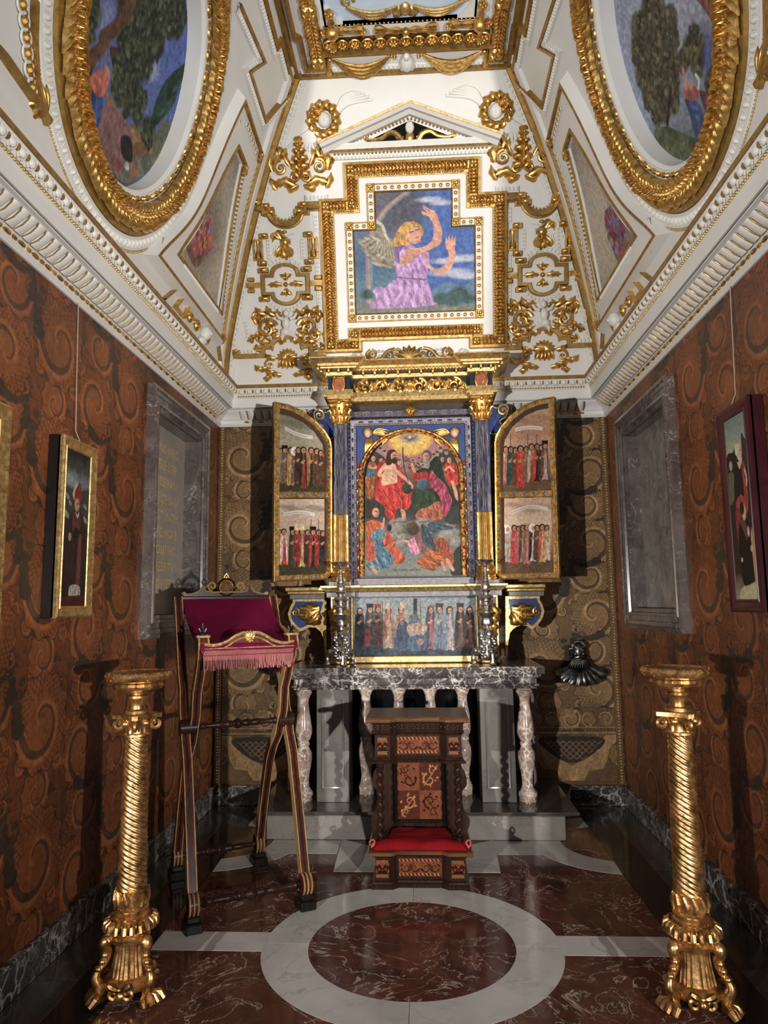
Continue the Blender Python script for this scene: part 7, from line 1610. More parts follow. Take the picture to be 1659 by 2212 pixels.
# ---------------------------------------------------------------- silver candlesticks
def candlestick(px, label):
    b = HY(px, 1432, 5.135); o = empty('candlestick', (b[0], 5.135, ZM), label, 'candlestick', 'silver altar candlesticks')
    def S(pr): return [(r, z*.745) for r, z in pr]
    M().lathe(S([(.012, .30), (.030, .315), (.034, .33), (.020, .345), (.018, .36), (.045, .375), (.052, .40), (.044, .44), (.060, .475), (.066, .49), (.058, .50), (.028, .51), (.024, .525), (.040, .54), (.046, .56), (.034, .585), (.024, .595), (.040, .61), (.054, .635), (.046, .655), (.022, .665), (.020, .68), (.032, .69), (.038, .705), (.030, .72), (.034, .745), (.026, .77), (.022, .78), (.027, .79), (.016, .88), (.011, .925), (.016, .935), (.012, .945)]), 24, a0=.1, mod=lambda r, z, t: (r*(1+.05*np.sin(8*t+z*60)), z)).obj('stem', 'silver', o)
    M().lathe(S([(.012, .945), (.040, .955), (.062, .975), (.070, .99), (.066, .995), (.040, .972), (.006, .965), (.004, .97), (.003, 1.03), (0, 1.06)]), 28, mod=lambda r, z, t: (r*(1+.06*np.sin(6*t)*(r > .05)), z)).obj('drip_pan', 'silver', o)
    for k in range(3):
        a = -PI/2+k*2*PI/3+.25; dx, dy = math.cos(a), math.sin(a); m = M(); P = crom([(.020, .235), (.045, .22), (.040, .16), (.060, .10), (.095, .085), (.105, .045), (.098, .012)], 5)
        m.tube(np.c_[dx*P[:, 0], dy*P[:, 0], P[:, 1]], np.linspace(.020, .020, len(P))*(1+.25*np.sin(np.linspace(0, 14, len(P)))), 8); m.ell((dx*.105, dy*.105, .014), (.026, .026, .014), 10, 6); m.ell((dx*.05, dy*.05, .215), (.020, .020, .022), 8, 5); m.ell((dx*.085, dy*.085, .10), (.024, .024, .022), 8, 5); m.obj('foot', 'silver', o)
        a2 = a+PI/3; m = M(); 
        for j in range(8): m.ell((.045*math.cos(a2)+.012*math.cos(j*2.3), .045*math.sin(a2)+.012*math.sin(j*2.3), .06+.018*j), (.022, .022, .018), 7, 5)
        m.obj('shell_panel', 'silver', o)
    M().lathe([(.0, .03), (.035, .035), (.045, .06), (.032, .14), (.026, .20), (.014, .23)], 12).obj('foot_core', 'silver', o)
    return o
candlestick(737, 'tall silver candlestick at the left end of the altar, partly in shadow'); candlestick(1054, 'tall dark silver candlestick at the right end of the altar')
# ---------------------------------------------------------------- bronze stoup on the back wall
b = HY(1262, 1490, 5.62); bs = empty('wall_stoup', (b[0], BY, b[2]), 'dark bronze wall stoup: bearded mask above a scallop shell basin', 'stoup')
kx = .0003356*10  # metres per pixel on the wall, about
def E_(m, name, **k): return m.obj(name, 'bronze', bs, **k)
t = np.linspace(-PI+.30, -.30, 61); r_ = np.linspace(.10, 1, 16); G = []
for r in r_:
    fl_ = np.abs(np.sin(t*10)); R_ = (.215-.045*np.sin(-t)**2)*r*(1+.05*fl_*r); x = -.005+R_*np.cos(t); z = .205+R_*np.sin(t); y = -.05-.085*np.sin(r*PI*.62)*(.35+.65*np.sin(-t))-.010*fl_*r; G.append(np.stack([x, y, z], -1))
m = M(); m.grid(np.array(G), flip=False); G2 = np.array(G)[-1]; m.grid(np.stack([G2, G2+[0, .025, -.008], np.c_[G2[:, 0]*.85, 0*G2[:, 0]-.004, .03+G2[:, 2]*.85]])); E_(m, 'shell_basin', smooth=1.2)
m = M(); m.ell((-.02, -.075, .285), (.062, .070, .082), 18, 12); m.ell((-.02, -.09, .22), (.058, .055, .04), 14, 8); E_(m, 'mask_head')
m = M(); m.tube([(-.02, -.140, .305), (-.02, -.152, .275), (-.02, -.158, .262)], [.008, .011, .014], 8); [m.tube([(-.02+q*.012, -.146, .312), (-.02+q*.032, -.140, .322), (-.02+q*.050, -.118, .314)], [.007, .009, .005], 7) for q in (-1, 1)]; [m.ell((-.02+q*.028, -.136, .298), (.012, .008, .007), 8, 5) for q in (-1, 1)]; [m.ell((-.02+q*.030, -.132, .268), (.018, .014, .014), 8, 5) for q in (-1, 1)]; E_(m, 'mask_features')
m = M(); [m.tube([(-.02+q*.005, -.150, .250), (-.02+q*.03, -.146, .244), (-.02+q*.05, -.128, .226)], [.010, .011, .005], 7) for q in (-1, 1)]; [m.tube([(-.02+.010*k, -.140+.002*abs(k), .225), (-.02+.013*k, -.150+.004*abs(k), .20), (-.02+.020*k, -.145+.005*abs(k), .165)], [.008, .008, .004], 6) for k in range(-5, 6)]; E_(m, 'beard')
m = M(); rs = np.random.RandomState(2)
for k in range(46):
    a = rs.rand()*PI; q = -.2+1.2*rs.rand(); m.ell((-.02+.062*math.cos(a)*(.7+.3*abs(q)), -.075-.062*(1-abs(q)*.6)*abs(math.sin(q+.6)), .305+.058*math.sin(a)), (.015, .014, .013), 7, 5)
for q in (-1, 1): [m.ell((-.02+q*.062, -.06-.006*k, .31-.022*k), (.012, .018, .014), 7, 5) for k in range(5)]
E_(m, 'hair')
M().bbox((-.075, -.035, .16), (.035, -.001, .33), .01).obj('back_plate', 'bronze', bs)
# ---------------------------------------------------------------- sockets
s0, s1 = HY(1233, 1707, BY-.03), HY(1279, 1734, BY-.03)
so = empty('power_socket', ((s0[0]+s1[0])/2, BY-T, (s0[2]+s1[2])/2), 'black double power socket in the marble baseboard right of the step', 'socket'); w_ = (s1[0]-s0[0])/2; h_ = (s0[2]-s1[2])/2
M().bbox((-w_, -.010, -h_), (w_, -.0005, h_), .003).obj('cover_frame', 'socket', so)
for q in (-.5, .5): M().lathe([(.0, -.004), (w_*.36, -.004), (w_*.42, .002), (w_*.36, .004), (0, -.001)], 20).map(lambda P: np.c_[P[:, 0]+q*w_, -.012+P[:, 2]*-1, P[:, 1]]).obj('socket_insert', 'dark_void', so)
# ---------------------------------------------------------------- wall niches
def FW(sx):
    def f(P): P = np.atleast_2d(P); return np.c_[sx*(HW-P[:, 2]), P[:, 0], P[:, 1]]
    FLIP[f] = sx > 0; return f
def niche(sx, N_, depth, label, slabmat):
    y0, y1, z0, z1 = N_; o = empty('wall_niche', (sx*HW, (y0+y1)/2, z0-.14), label, 'niche'); F = FW(sx); fl = None
    p = F([[0, 0, 0]])[0]; dt = np.linalg.det(np.stack([F([[1, 0, 0]])[0]-p, F([[0, 1, 0]])[0]-p, F([[0, 0, 1]])[0]-p], 1)) < 0
    def E(m, name, mat, par=o, **k):
        m.map(F, dt); q = m.obj(name, mat, par, **k); q.matrix_parent_inverse = under(o); return q
    prof = [(-.14, .0), (-.14, .050), (-.115, .058), (-.108, .046), (-.085, .044), (-.080, .036), (-.05, .034), (-.046, .044), (-.030, .046), (-.024, .030), (0, .028), (0, -.02)]
    C_ = [(y0, z0), (y1, z0), (y1, z1), (y0, z1)]
    for i, nm in enumerate(('frame_sill', 'frame_jamb', 'frame_lintel', 'frame_jamb')):
        a, b_ = np.array(C_[i]), np.array(C_[(i+1) % 4]); d = (b_-a)/np.linalg.norm(b_-a); nn = np.array([-d[1], d[0]])
        G = np.array([[[*(a+nn*o_+d*o_), h] for o_, h in prof], [[*(b_+nn*o_-d*o_), h] for o_, h in prof]]); m = M(); m.grid(G); E(m, nm, 'marble_niche', smooth=.3)
        # reveal slab going back into the wall
        a, b_ = a+nn*.003, b_+nn*.003; q = [(*a, .0), (*b_, .0), (*b_, -depth), (*a, -depth)]; m = M(); m.add([(x[0], x[1], x[2]) for x in q], np.array([[3, 2, 1, 0]])); 
        off = np.r_[-nn*.002, 0]; q2 = [np.array(x)+off for x in q]; m.add(q2, np.array([[0, 1, 2, 3]])); E(m, 'reveal', 'marble_niche', smooth=0)
    E(M().box((y0, z0, -depth-.02), (y1, z1, -depth)), 'back_slab', slabmat, smooth=0)
    return o, E, F
nl, EL, FLw = niche(-1, NL, .10, 'marble-framed wall niche with pale inscribed slab on the left wall', 'marble_slab')
lines = ['INNOWRO', 'PERE S. PP', 'PASSERANI', 'PERCE SVIV', 'INST . NOM', 'DRC MOVE', 'PONTIFIC', 'RESTITV', 'DVRET']
for k, tx in enumerate(lines):
    zz = 2.62-k*.118; yc = (NL[0]+NL[1])/2+.06; mw = Matrix([[0, 0, 1, -HW-.0985], [1, 0, 0, yc], [0, 1, 0, zz], [0, 0, 0, 1]]); text(tx, nl, 'gilt_letter', .095, mw, 'inscription_line')
nr, ER, _ = niche(1, NR, .075, 'marble-framed wall niche with mottled grey-brown back on the right wall', 'marble_slab_dark')
# ---------------------------------------------------------------- pictures on the side walls
def wallpic(name, sx, xf, c4, frame_w, mats, pic, label, side_mat, win_px, lean=.0, wire_px=None, group=None):
    """c4: y0,y1,z0,z1 on the plane x = xf"""
    y0, y1, z0, z1 = c4; o = empty(name, (sx*HW, (y0+y1)/2, z0), label, 'painting', group)
    def f(P): P = np.atleast_2d(P); return np.c_[xf-sx*P[:, 2], P[:, 0], P[:, 1]]
    dt = sx > 0
    p = f([[0, 0, 0]])[0]; dt = np.linalg.det(np.stack([f([[1, 0, 0]])[0]-p, f([[0, 1, 0]])[0]-p, f([[0, 0, 1]])[0]-p], 1)) < 0
    def E(m, nm, mat, **k): m.map(f, dt); q = m.obj(nm, mat, o, **k); q.matrix_parent_inverse = under(o); return q
    th = HW-abs(xf)-.007
    E(M().bbox((y0, z0, -th), (y1, z1, -.001), .003), 'box', side_mat)
    R_ = np.array([(y0, z0), (y1, z0), (y1, z1), (y0, z1)]); w = frame_w
    E(M().ribbon(R_, [(0, -.012), (0, .010), (w*.15, .016), (w*.30, .012), (w*.45, .008), (w*.75, .004), (w*.8, .008), (w*.92, .006), (w, .0)], True), 'frame', mats, smooth=.4)
    if pic is not None:
        a0, a1, b0, b1 = y0+w*.95, y1-w*.95, z0+w*.95, z1-w*.95
        F = lambda a, b: np.c_[np.full(len(a), xf-sx*.0015), (a0+(a1-a0)*a) if sx < 0 else (a1-(a1-a0)*a), b1-(b1-b0)*b]
        c = canvas('canvas', pic, F, o); c.matrix_parent_inverse = under(o)
    if wire_px:
        yw, zt_ = wire_px; m = M(); m.tube([(yw, z1-.01, .0), (yw, z1+.06, -.03), (yw, zt_, -.045)], .0022, 5); E(m, 'hanging_wire', 'wire')
    return o
# bishop in a dark habit (crop units of 617 x 2212; unskewed by hand)
p = Paint((0, 0, 100, 300), 84, 250, 131)
p.grad([(0, (34, 30, 28)), (.12, (60, 62, 62)), (.2, (104, 112, 112)), (.28, (66, 66, 60)), (.5, (44, 38, 32)), (1, (40, 24, 20))], wob=.12)
p.poly([(0, 48), (30, 52), (60, 66), (60, 74), (20, 70), (0, 62)], (120, 128, 128), .3); p.poly([(0, 74), (40, 78), (100, 70), (100, 96), (0, 96)], (56, 58, 52), .4)
for q in ((10, 92, 9), (22, 104, 7), (8, 126, 12), (86, 130, 10), (84, 104, 8)): p.ell(q[0], q[1], q[2], q[2]*.5, (128, 124, 108), soft=.5, ang=30)
p.poly([(22, 132), (40, 120), (66, 118), (82, 134), (88, 180), (86, 250), (78, 264), (30, 264), (16, 250), (16, 180)], (44, 32, 28), .3, .25); p.poly([(34, 124), (52, 118), (68, 126), (64, 150), (48, 160), (34, 150)], (86, 44, 38), .3, .2); p.poly([(62, 170), (74, 170), (72, 262), (58, 262)], (104, 48, 44), .3)
p.poly([(30, 84), (38, 70), (50, 58), (46, 92), (36, 94)], (172, 160, 140), .2); p.poly([(38, 82), (46, 70), (56, 58), (66, 72), (68, 88), (62, 98), (42, 97)], (116, 40, 36), .25); p.ell(50, 104, 10, 13, (168, 116, 84), lit=.2); p.line([(48, 102), (58, 101)], 2, (70, 44, 34)); p.poly([(44, 116), (52, 124), (60, 116), (54, 130)], (176, 166, 150), .2)
p.ell(26, 168, 6, 8, (150, 120, 100)); p.ell(50, 160, 10, 12, (26, 22, 20)); p.poly([(34, 262), (74, 262), (72, 290), (36, 290)], (150, 142, 128), .25, .5, 90, 1.2); p.poly([(0, 284), (100, 280), (100, 300), (0, 300)], (70, 26, 22), .3); p.grain(.3)
A_, B_ = HX(133, 939, -1.545), HX(207, 969, -1.545); Cc = HX(186, 1333, -1.545)
wallpic('framed_painting', -1, -1.545, (A_[1], B_[1], Cc[2], (A_[2]+B_[2])/2+.0), .055, 'gold_pale', p, 'gilt-framed painting of a standing bishop with red mitre, left wall', 'black_frame', None, wire_px=((A_[1]*.45+B_[1]*.55), 3.05))
A_ = HX(22, 880, -1.55)
p2 = Paint((0, 0, 100, 260), 20, 50, 141); p2.grad([(0, (50, 44, 38)), (1, (60, 40, 30))]); p2.grain(.3)
wallpic('framed_painting', -1, -1.55, (2.25, A_[1], 1.50, A_[2]), .07, 'gold_pale', p2, 'painting in broad gold frame cut off by the left edge of the view', 'black_frame', None)
# saint and kneeling donor
p = Paint((0, 0, 100, 320), 84, 268, 151)
p.grad([(0, (104, 118, 108)), (.1, (122, 138, 124)), (.2, (150, 156, 132)), (.24, (60, 58, 44)), (.5, (40, 34, 28)), (.85, (46, 38, 28)), (1, (150, 134, 96))], wob=.06)
p.poly([(0, 70), (12, 60), (30, 62), (44, 56), (60, 60), (60, 100), (0, 110)], (38, 36, 28), .3); p.poly([(78, 40), (92, 46), (100, 60), (100, 130), (80, 120)], (54, 46, 36), .3); p.ell(18, 84, 8, 9, (150, 140, 120)); p.poly([(0, 100), (30, 100), (26, 140), (0, 150)], (90, 92, 66), .3)
p.poly([(36, 92), (56, 84), (76, 90), (82, 120), (78, 150), (50, 158), (26, 150), (28, 118)], (28, 28, 28), .3); p.poly([(70, 86), (84, 92), (88, 120), (84, 170), (60, 170), (34, 168), (30, 150), (54, 140), (72, 142)], (158, 50, 44), .25, .3, 70); p.poly([(26, 164), (50, 166), (44, 200), (30, 230), (24, 200)], (130, 40, 36), .25, .3); p.ell(62, 66, 12, 15, (196, 152, 112), lit=.2); p.ell(52, 60, 9, 11, (190, 180, 160)); p.ell(66, 80, 8, 9, (180, 172, 156)); p.line([(66, 64), (74, 64)], 1.6, (70, 50, 40)); p.poly([(50, 82), (66, 88), (60, 96)], (200, 170, 110), .2); p.line([(82, 100), (88, 114), (86, 126)], 6, (196, 150, 116))
p.poly([(34, 196), (56, 180), (80, 190), (88, 230), (90, 290), (60, 300), (36, 290), (28, 250)], (24, 20, 18), .25); p.poly([(42, 186), (60, 184), (72, 196), (70, 220), (56, 204)], (88, 62, 46), .25); p.ell(64, 172, 10, 14, (196, 150, 118), lit=.2); p.ell(56, 164, 10, 12, (36, 30, 26)); p.ell(78, 206, 5, 9, (200, 154, 122)); p.poly([(88, 210), (100, 206), (100, 290), (92, 290), (88, 240)], (186, 140, 60), .25); p.poly([(82, 232), (100, 226), (100, 238), (84, 240)], (200, 156, 72), .2); p.ell(38, 252, 5, 4, (190, 150, 120)); p.poly([(28, 300), (60, 296), (100, 292), (100, 320), (20, 320)], (176, 164, 128), .35); p.grain(.25)
xf = 1.545; A_ = HX(1552, 897, xf); Bt = HX(1617, 848, xf); Cb = HX(1592, 1322, xf)
wallpic('framed_painting', 1, xf, (Bt[1], A_[1], Cb[2], (A_[2]+Bt[2])/2), .060, 'crimson_frame', p, 'crimson-framed painting of a bearded saint and kneeling donor, right wall', 'crimson_frame', None, wire_px=((Bt[1]*.4+A_[1]*.6), 3.05))
# ---------------------------------------------------------------- gilded torcheres
def torchere(x, y, rz, label, mat):
    o = empty('torchere', (x, y, 0), label, 'torchere', 'gilded candle stands', rz=rz)
    def E(m, name, par=o, mt=mat, **k): return m.obj(name, mt, par, **k)
    pt = E(M().lathe([(.0, 1.236), (.10, 1.238), (.120, 1.244), (.134, 1.256), (.137, 1.266), (.132, 1.276), (.120, 1.280), (.112, 1.274), (.0, 1.268)], 40), 'plate')
    m = M(); [m.tube([(.126*math.cos(a), .126*math.sin(a), 1.279), (.134*math.cos(a+.07), .134*math.sin(a+.07), 1.266), (.126*math.cos(a+.14), .126*math.sin(a+.14), 1.250)], [.004, .006, .004], 5) for a in np.arange(24)/24*2*PI]; E(m, 'plate_carving', pt, kind='stuff')
    E(M().lathe([(.03, 1.196), (.07, 1.200), (.094, 1.210), (.100, 1.222), (.094, 1.234), (.05, 1.238)], 60, mod=lambda r, z, t: (r*(1+.05*np.abs(np.sin(t*10))), z)), 'gadroon_ring')
    E(M().lathe([(.030, 1.198), (.028, 1.186), (.042, 1.180), (.044, 1.172), (.034, 1.160), (.028, 1.140), (.030, 1.126), (.048, 1.120), (.052, 1.108), (.040, 1.104)][::-1], 28), 'neck')
    cp = E(M().lathe([(.046, 1.012), (.056, 1.018), (.056, 1.026), (.048, 1.030), (.047, 1.05), (.056, 1.075), (.066, 1.088)], 60, mod=lambda r, z, t: (r*(1+.08*np.sin(t*12)*((z > 1.03) & (z < 1.08))), z)), 'capital')
    m = M(); P = []
    for k in range(4):
        a = PI/4+k*PI/2; P += [(.100*math.cos(a-.12), .100*math.sin(a-.12)), (.100*math.cos(a+.12), .100*math.sin(a+.12)), (.066*math.cos(a+PI/4), .066*math.sin(a+PI/4))]
    m.prism(P, 1.090, 1.106); E(m, 'abacus', cp)
    for k in range(4):
        a = PI/4+k*PI/2; m = M(); d = np.array([math.cos(a), math.sin(a)]); P = []
        for t in np.linspace(0, 1, 20): r = .026*(1-.75*t); th = PI/2+t*1.3*2*PI; P.append((d[0]*(.076+r*math.cos(-th)), d[1]*(.076+r*math.cos(-th)), 1.064+r*math.sin(th)))
        m.tube(P, .0085, 6); E(m, 'volute', cp)
    for k in range(4): a = k*PI/2; m = M(); m.ell((.058*math.cos(a), .058*math.sin(a), 1.072), (.020, .020, .016), 10, 6); E(m, 'leaf_boss', cp)
    z = np.linspace(.405, 1.012, 260); q = (1.012-z)/.607; r = .0455+.0145*q**.8
    E(M().lathe(np.c_[r, z], 72, mod=lambda r, z, t: (r*(1-.10*np.abs(np.sin((t*9+z*300)/2))**.6+.05), z)), 'twisted_shaft', smooth=1.4)
    lr = E(M().lathe([(.060, .345), (.062, .36), (.060, .40), (.062, .412), (.056, .416)], 28), 'leaf_collar')
    m = M(); [m.tube([(.061*math.cos(a), .061*math.sin(a), .352), (.067*math.cos(a+.1), .067*math.sin(a+.1), .38), (.064*math.cos(a-.1), .064*math.sin(a-.1), .412)], [.008, .010, .006], 6) for a in np.arange(12)/12*2*PI]; E(m, 'collar_leaves', lr, kind='stuff')
    E(M().lathe([(.056, .300), (.070, .306), (.072, .318), (.064, .324), (.064, .332), (.070, .340), (.062, .348)], 32), 'ring_moulding')
    gr = E(M().lathe([(.07, .262), (.084, .268), (.090, .282), (.086, .296), (.078, .304), (.06, .306)], 36), 'gadroon_ring')
    m = M(); [m.tube([(.082*math.cos(a), .082*math.sin(a), .304), (.097*math.cos(a), .097*math.sin(a), .292), (.101*math.cos(a), .101*math.sin(a), .276), (.088*math.cos(a), .088*math.sin(a), .264)], [.008, .013, .014, .009], 8) for a in np.arange(20)/20*2*PI]; E(m, 'gadroons', gr, kind='stuff')
    E(M().lathe([(.066, .212), (.076, .220), (.078, .236), (.070, .244), (.072, .252), (.078, .258), (.07, .264)], 32), 'ring_moulding')
    E(M().lathe([(.080, .085), (.076, .10), (.066, .15), (.060, .19), (.062, .215)], 96, mod=lambda r, z, t: (r*(1-.10*np.abs(np.sin(t*13))**.5), z)), 'fluted_bell')
    b = E(M().lathe([(.05, .040), (.09, .046), (.098, .06), (.098, .078), (.086, .090), (.07, .094)], 36), 'base_body')
    for k in range(3):
        a = k*2*PI/3; d = np.array([math.cos(a), math.sin(a)]); pr = crom([(.072, .235), (.094, .232), (.098, .21), (.084, .185), (.092, .15), (.118, .125), (.128, .095), (.112, .060), (.108, .035)], 6); t = np.linspace(0, 1, len(pr))
        lg = E(M().tube(np.c_[d[0]*pr[:, 0], d[1]*pr[:, 0], pr[:, 1]], .017+.006*np.sin(t*9), 9), 'leg')
        E(M().ell((d[0]*.085, d[1]*.085, .228), (.022, .022, .020), 10, 6), 'scroll_knob', lg); m = M(); 
        for j in range(4): q = (j-1.5)*.20; e = np.array([math.cos(a+q), math.sin(a+q)]); m.tube([(d[0]*.105, d[1]*.105, .036), (e[0]*.142, e[1]*.142, .030), (e[0]*.160, e[1]*.160, .012)], [.018, .016, .011], 7)
        m.ell((d[0]*.118, d[1]*.118, .024), (.032, .032, .0235), 10, 6); E(m, 'paw', lg)
        m = M(); [m.ell((d[0]*(.11+.016*math.cos(j)), d[1]*(.11+.016*math.cos(j)), .105+.024*j), (.018, .018, .015), 7, 5) for j in range(4)]; E(m, 'leg_leaf', lg)
        a2 = a+PI/3; e = np.array([math.cos(a2), math.sin(a2)]); f_ = np.array([-e[1], e[0]]); m = M()
        for q in (-1, 1):
            P = [(e[0]*.088+f_[0]*q*(.03+r*math.cos(th)), e[1]*.088+f_[1]*q*(.03+r*math.cos(th)), .050+r*math.sin(th)) for r, th in zip(.026*(1-.7*np.linspace(0, 1, 18)), np.linspace(PI/2, PI/2+8, 18))]; m.tube(P, .008, 6)
            P = [(e[0]*.100+f_[0]*.045*s, e[1]*.100+f_[1]*.045*s, .088-.018*(1-s*s)) for s in np.linspace(-1, 1, 9)]; m.tube(P, .010+.004*np.sin(np.linspace(0, 9, 9)), 7)
        m.ell((e[0]*.092, e[1]*.092, .045), (.022, .022, .026), 8, 6); E(m, 'front_panel', b)
    return o
torchere(1.108, 3.02, -.62, 'tall gilded candle stand with twisted shaft on the right, brightly lit', 'gold_old'); torchere(-1.13, 3.02, -.50, 'tall gilded candle stand with twisted shaft on the left, beside the lectern', 'gold_old')
# ---------------------------------------------------------------- prie-dieu
pdx, pdy = .038, 4.13; pd_ = empty('prie_dieu', (pdx, pdy, 0), 'dark carved wooden prayer stool with floral inlay and twisted columns', 'prayer stool')
def E(m, name, mat, par=pd_, **k): return m.obj(name, mat, par, **k)
def plan(w, y0, dep, rec=.030, c=.125, ch=.035, back=None):   # front with recessed middle, y0 < 0 is forward
    return np.array([(-w, y0+dep), (-w, y0), (-c-ch, y0), (-c, y0+rec), (c, y0+rec), (c+ch, y0), (w, y0), (w, y0+dep)])
def solid(P, prof):                           # closed moulded block following a plan; prof (out, z)
    m = M(); Q = P; m.ribbon(Q, [(-o, z) for o, z in prof], True)
    v = m.v[0].reshape(len(Q), len(prof), 3)
    for row, up in ((0, False), (len(prof)-1, True)): i = m.n; m.v.append(v[:, row]); m.n += len(Q); m.f.append((i+np.arange(len(Q)))[None, ::1 if up else -1])
    return m
PB = plan(.248, .0, .46)
E(solid(PB, [(.022, 0.0), (.022, .018), (.012, .026), (.010, .034), (.0, .040), (.0, .160), (.010, .166), (.012, .172)]), 'kneeler_base', 'wood_dark', smooth=.3)
E(solid(plan(.285, -.02, .50), [(0, .172), (.008, .176), (.008, .190), (0, .194)]), 'kneeler_board', 'wood_top', smooth=.3)
def inlay(p, kind):
    p.fill((134, 66, 28)); p.blend(np.clip((p.n1-.5)*4, 0, 1)*.6, (160, 84, 36)); W, H = p.win[2], p.win[3]; dk = (44, 20, 12); lt = (196, 124, 58)
    def scroll(cx, cy, R, hd, rot, c):
        def at(a, r): a = rot+hd*a; return (cx+r*math.cos(a), cy+r*math.sin(a))
        p.line([at(t, R*(1.0-.15*t)) for t in np.linspace(-1.2, 5.2, 24)], R*.30, c, w2=R*.16); e = at(-1.2, R*1.18); p.ell(e[0], e[1], R*.22, R*.22, c); [p.ell(*at(a, R*1.05), R*.20, R*.10, c, ang=math.degrees(rot+hd*a)) for a in (.3, 1.6, 2.9)]
    if kind == 'panel':
        for i in range(2):
            for j in range(2):
                if (i+j) % 2: p.poly([(i*W/2, j*H/2), ((i+1)*W/2, j*H/2), ((i+1)*W/2, (j+1)*H/2), (i*W/2, (j+1)*H/2)], (92, 40, 20), .25, smooth=False)
                c = dk if (i+j) % 2 == 0 else lt; sx, sy = (1, -1)[i], (1, -1)[j]; x, y = W*(.25+.5*i), H*(.25+.5*j)
                scroll(x+sx*W*.02, y+sy*H*.06, W*.13, sx*sy, 1+2*i, c); scroll(x-sx*W*.07, y-sy*H*.13, W*.085, -sx*sy, 2+i+j, c); p.line([(x-sx*W*.16, y-sy*H*.20), (x-sx*W*.02, y-sy*H*.02), (x+sx*W*.14, y+sy*H*.16)], W*.018, c); [p.ell(x+dx*W, y+dy*H, W*.03, W*.022, c, ang=40*k) for k, (dx, dy) in enumerate(((-.15, .1), (.13, -.14), (.0, -.19), (-.17, -.05), (.16, .02)))]
    else:
        for q in (-1, 1):
            cx = W/2
            for k, x in enumerate((.13, .34)): scroll(cx+q*W*x, H*.52, H*.23, q*(1 if k else -1), PI/2, dk); p.ell(cx+q*W*(x+.09), H*.38, H*.12, H*.05, dk, ang=q*40); p.ell(cx+q*W*(x-.08), H*.66, H*.12, H*.05, dk, ang=q*40)
        for k in range(22): p.line([(W*k/22, H*.06), (W*(k+.5)/22, H*.14)], H*.07, dk if k % 2 else lt, smooth=False); p.line([(W*k/22, H*.86), (W*(k+.5)/22, H*.94)], H*.07, dk if k % 2 else lt, smooth=False)
    p.grain(.25); p.tone = .62; return p
def plaque(name, kind, x0, x1, z0, z1, yF, par=pd_, seed=161):
    w, h = x1-x0, z1-z0; n_ = 110 if kind == 'panel' else 70; p = inlay(Paint((0, 0, 100, 100*h/w), n_, max(20, int(n_*h/w)), seed), kind)
    return canvas(name, p, lambda a, b: np.c_[x0+w*a, yF(x0+w*a) if callable(yF) else np.full(len(a), yF), z1-h*b], par, 'inlay')
plaque('inlay_panel', 'frieze', -.118, .118, .055, .148, .028); plaque('inlay_panel', 'frieze', -.245, -.172, .055, .148, -.002, seed=162); plaque('inlay_panel', 'frieze', .172, .245, .055, .148, -.002, seed=163)
E(M().bbox((-.225, .33, .194), (.225, .36, .66), .003), 'back_board', 'wood_dark'); E(M().ribbon(np.array([(-.135, .27), (.135, .27), (.135, .60), (-.135, .60)]), [(-.022, 0), (-.020, .014), (-.008, .018), (.0, .010), (.002, .004)], True).map(lambda P: np.c_[P[:, 0], .33-P[:, 2], P[:, 1]]), 'panel_frame', 'wood_black', smooth=.3); plaque('inlay_panel', 'panel', -.132, .132, .272, .598, .326)
for q in (-1, 1):
    Pz = crom([(.24, .20), (.285, .21), (.295, .27), (.262, .33), (.256, .42), (.285, .47), (.275, .54), (.245, .58), (.232, .65)], 5); poly = np.vstack([Pz*[q, 1], [(q*.20, .65), (q*.20, .20)]]); E(M().prism(poly, .335, .357, 1), 'side_scroll', 'wood_dark', smooth=.5)
    cx = q*.222; cy = .105; zz = np.linspace(.235, .620, 70); th = (zz-.235)/.385*2*PI*7*q; m = M(); m.tube(np.c_[cx+.0085*np.cos(th), cy+.0085*np.sin(th), zz], .0165, 9, up=(1, 0, .0)); tc = E(m, 'twisted_column', 'wood_dark', smooth=1.2)
    E(M().lathe([(.024, .194), (.024, .206), (.018, .212), (.024, .222), (.018, .236)], 16, (cx, cy, 0)), 'column_base', 'wood_dark', tc); E(M().lathe([(.018, .618), (.024, .628), (.020, .636), (.028, .650), (.028, .66)], 16, (cx, cy, 0)), 'column_capital', 'wood_dark', tc)
    E(M().bbox((cx-.02, .335, .2), (cx+.02, .35, .655), .002), 'pilaster', 'wood_black')
PDk = plan(.245, .02, .36)
E(solid(PDk, [(.02, .66), (.022, .672), (.010, .680), (.004, .690), (.0, .694), (.0, .812), (.006, .818), (.014, .826), (.016, .836), (.010, .842), (.010, .872), (.018, .878), (.020, .884)]), 'desk_box', 'wood_dark', smooth=.3)
plaque('inlay_panel', 'frieze', -.118, .118, .706, .800, .048, seed=164); plaque('inlay_panel', 'frieze', -.230, -.172, .706, .800, .018, seed=165); plaque('inlay_panel', 'frieze', .172, .230, .706, .800, .018, seed=166)
m = M(); P = shift(PDk, -.012)
for (u, v, a) in along(P[1:7], .030): m.ell((u+.0, v, .857), (.011, .011, .011), 8, 5)
E(m, 'gadroon_frieze', 'wood_dark', kind='stuff')
E(solid(plan(.285, -.012, .40), [(0, .884), (.010, .890), (.010, .904), (0, .912)]), 'desk_top', 'wood_top', smooth=.3)
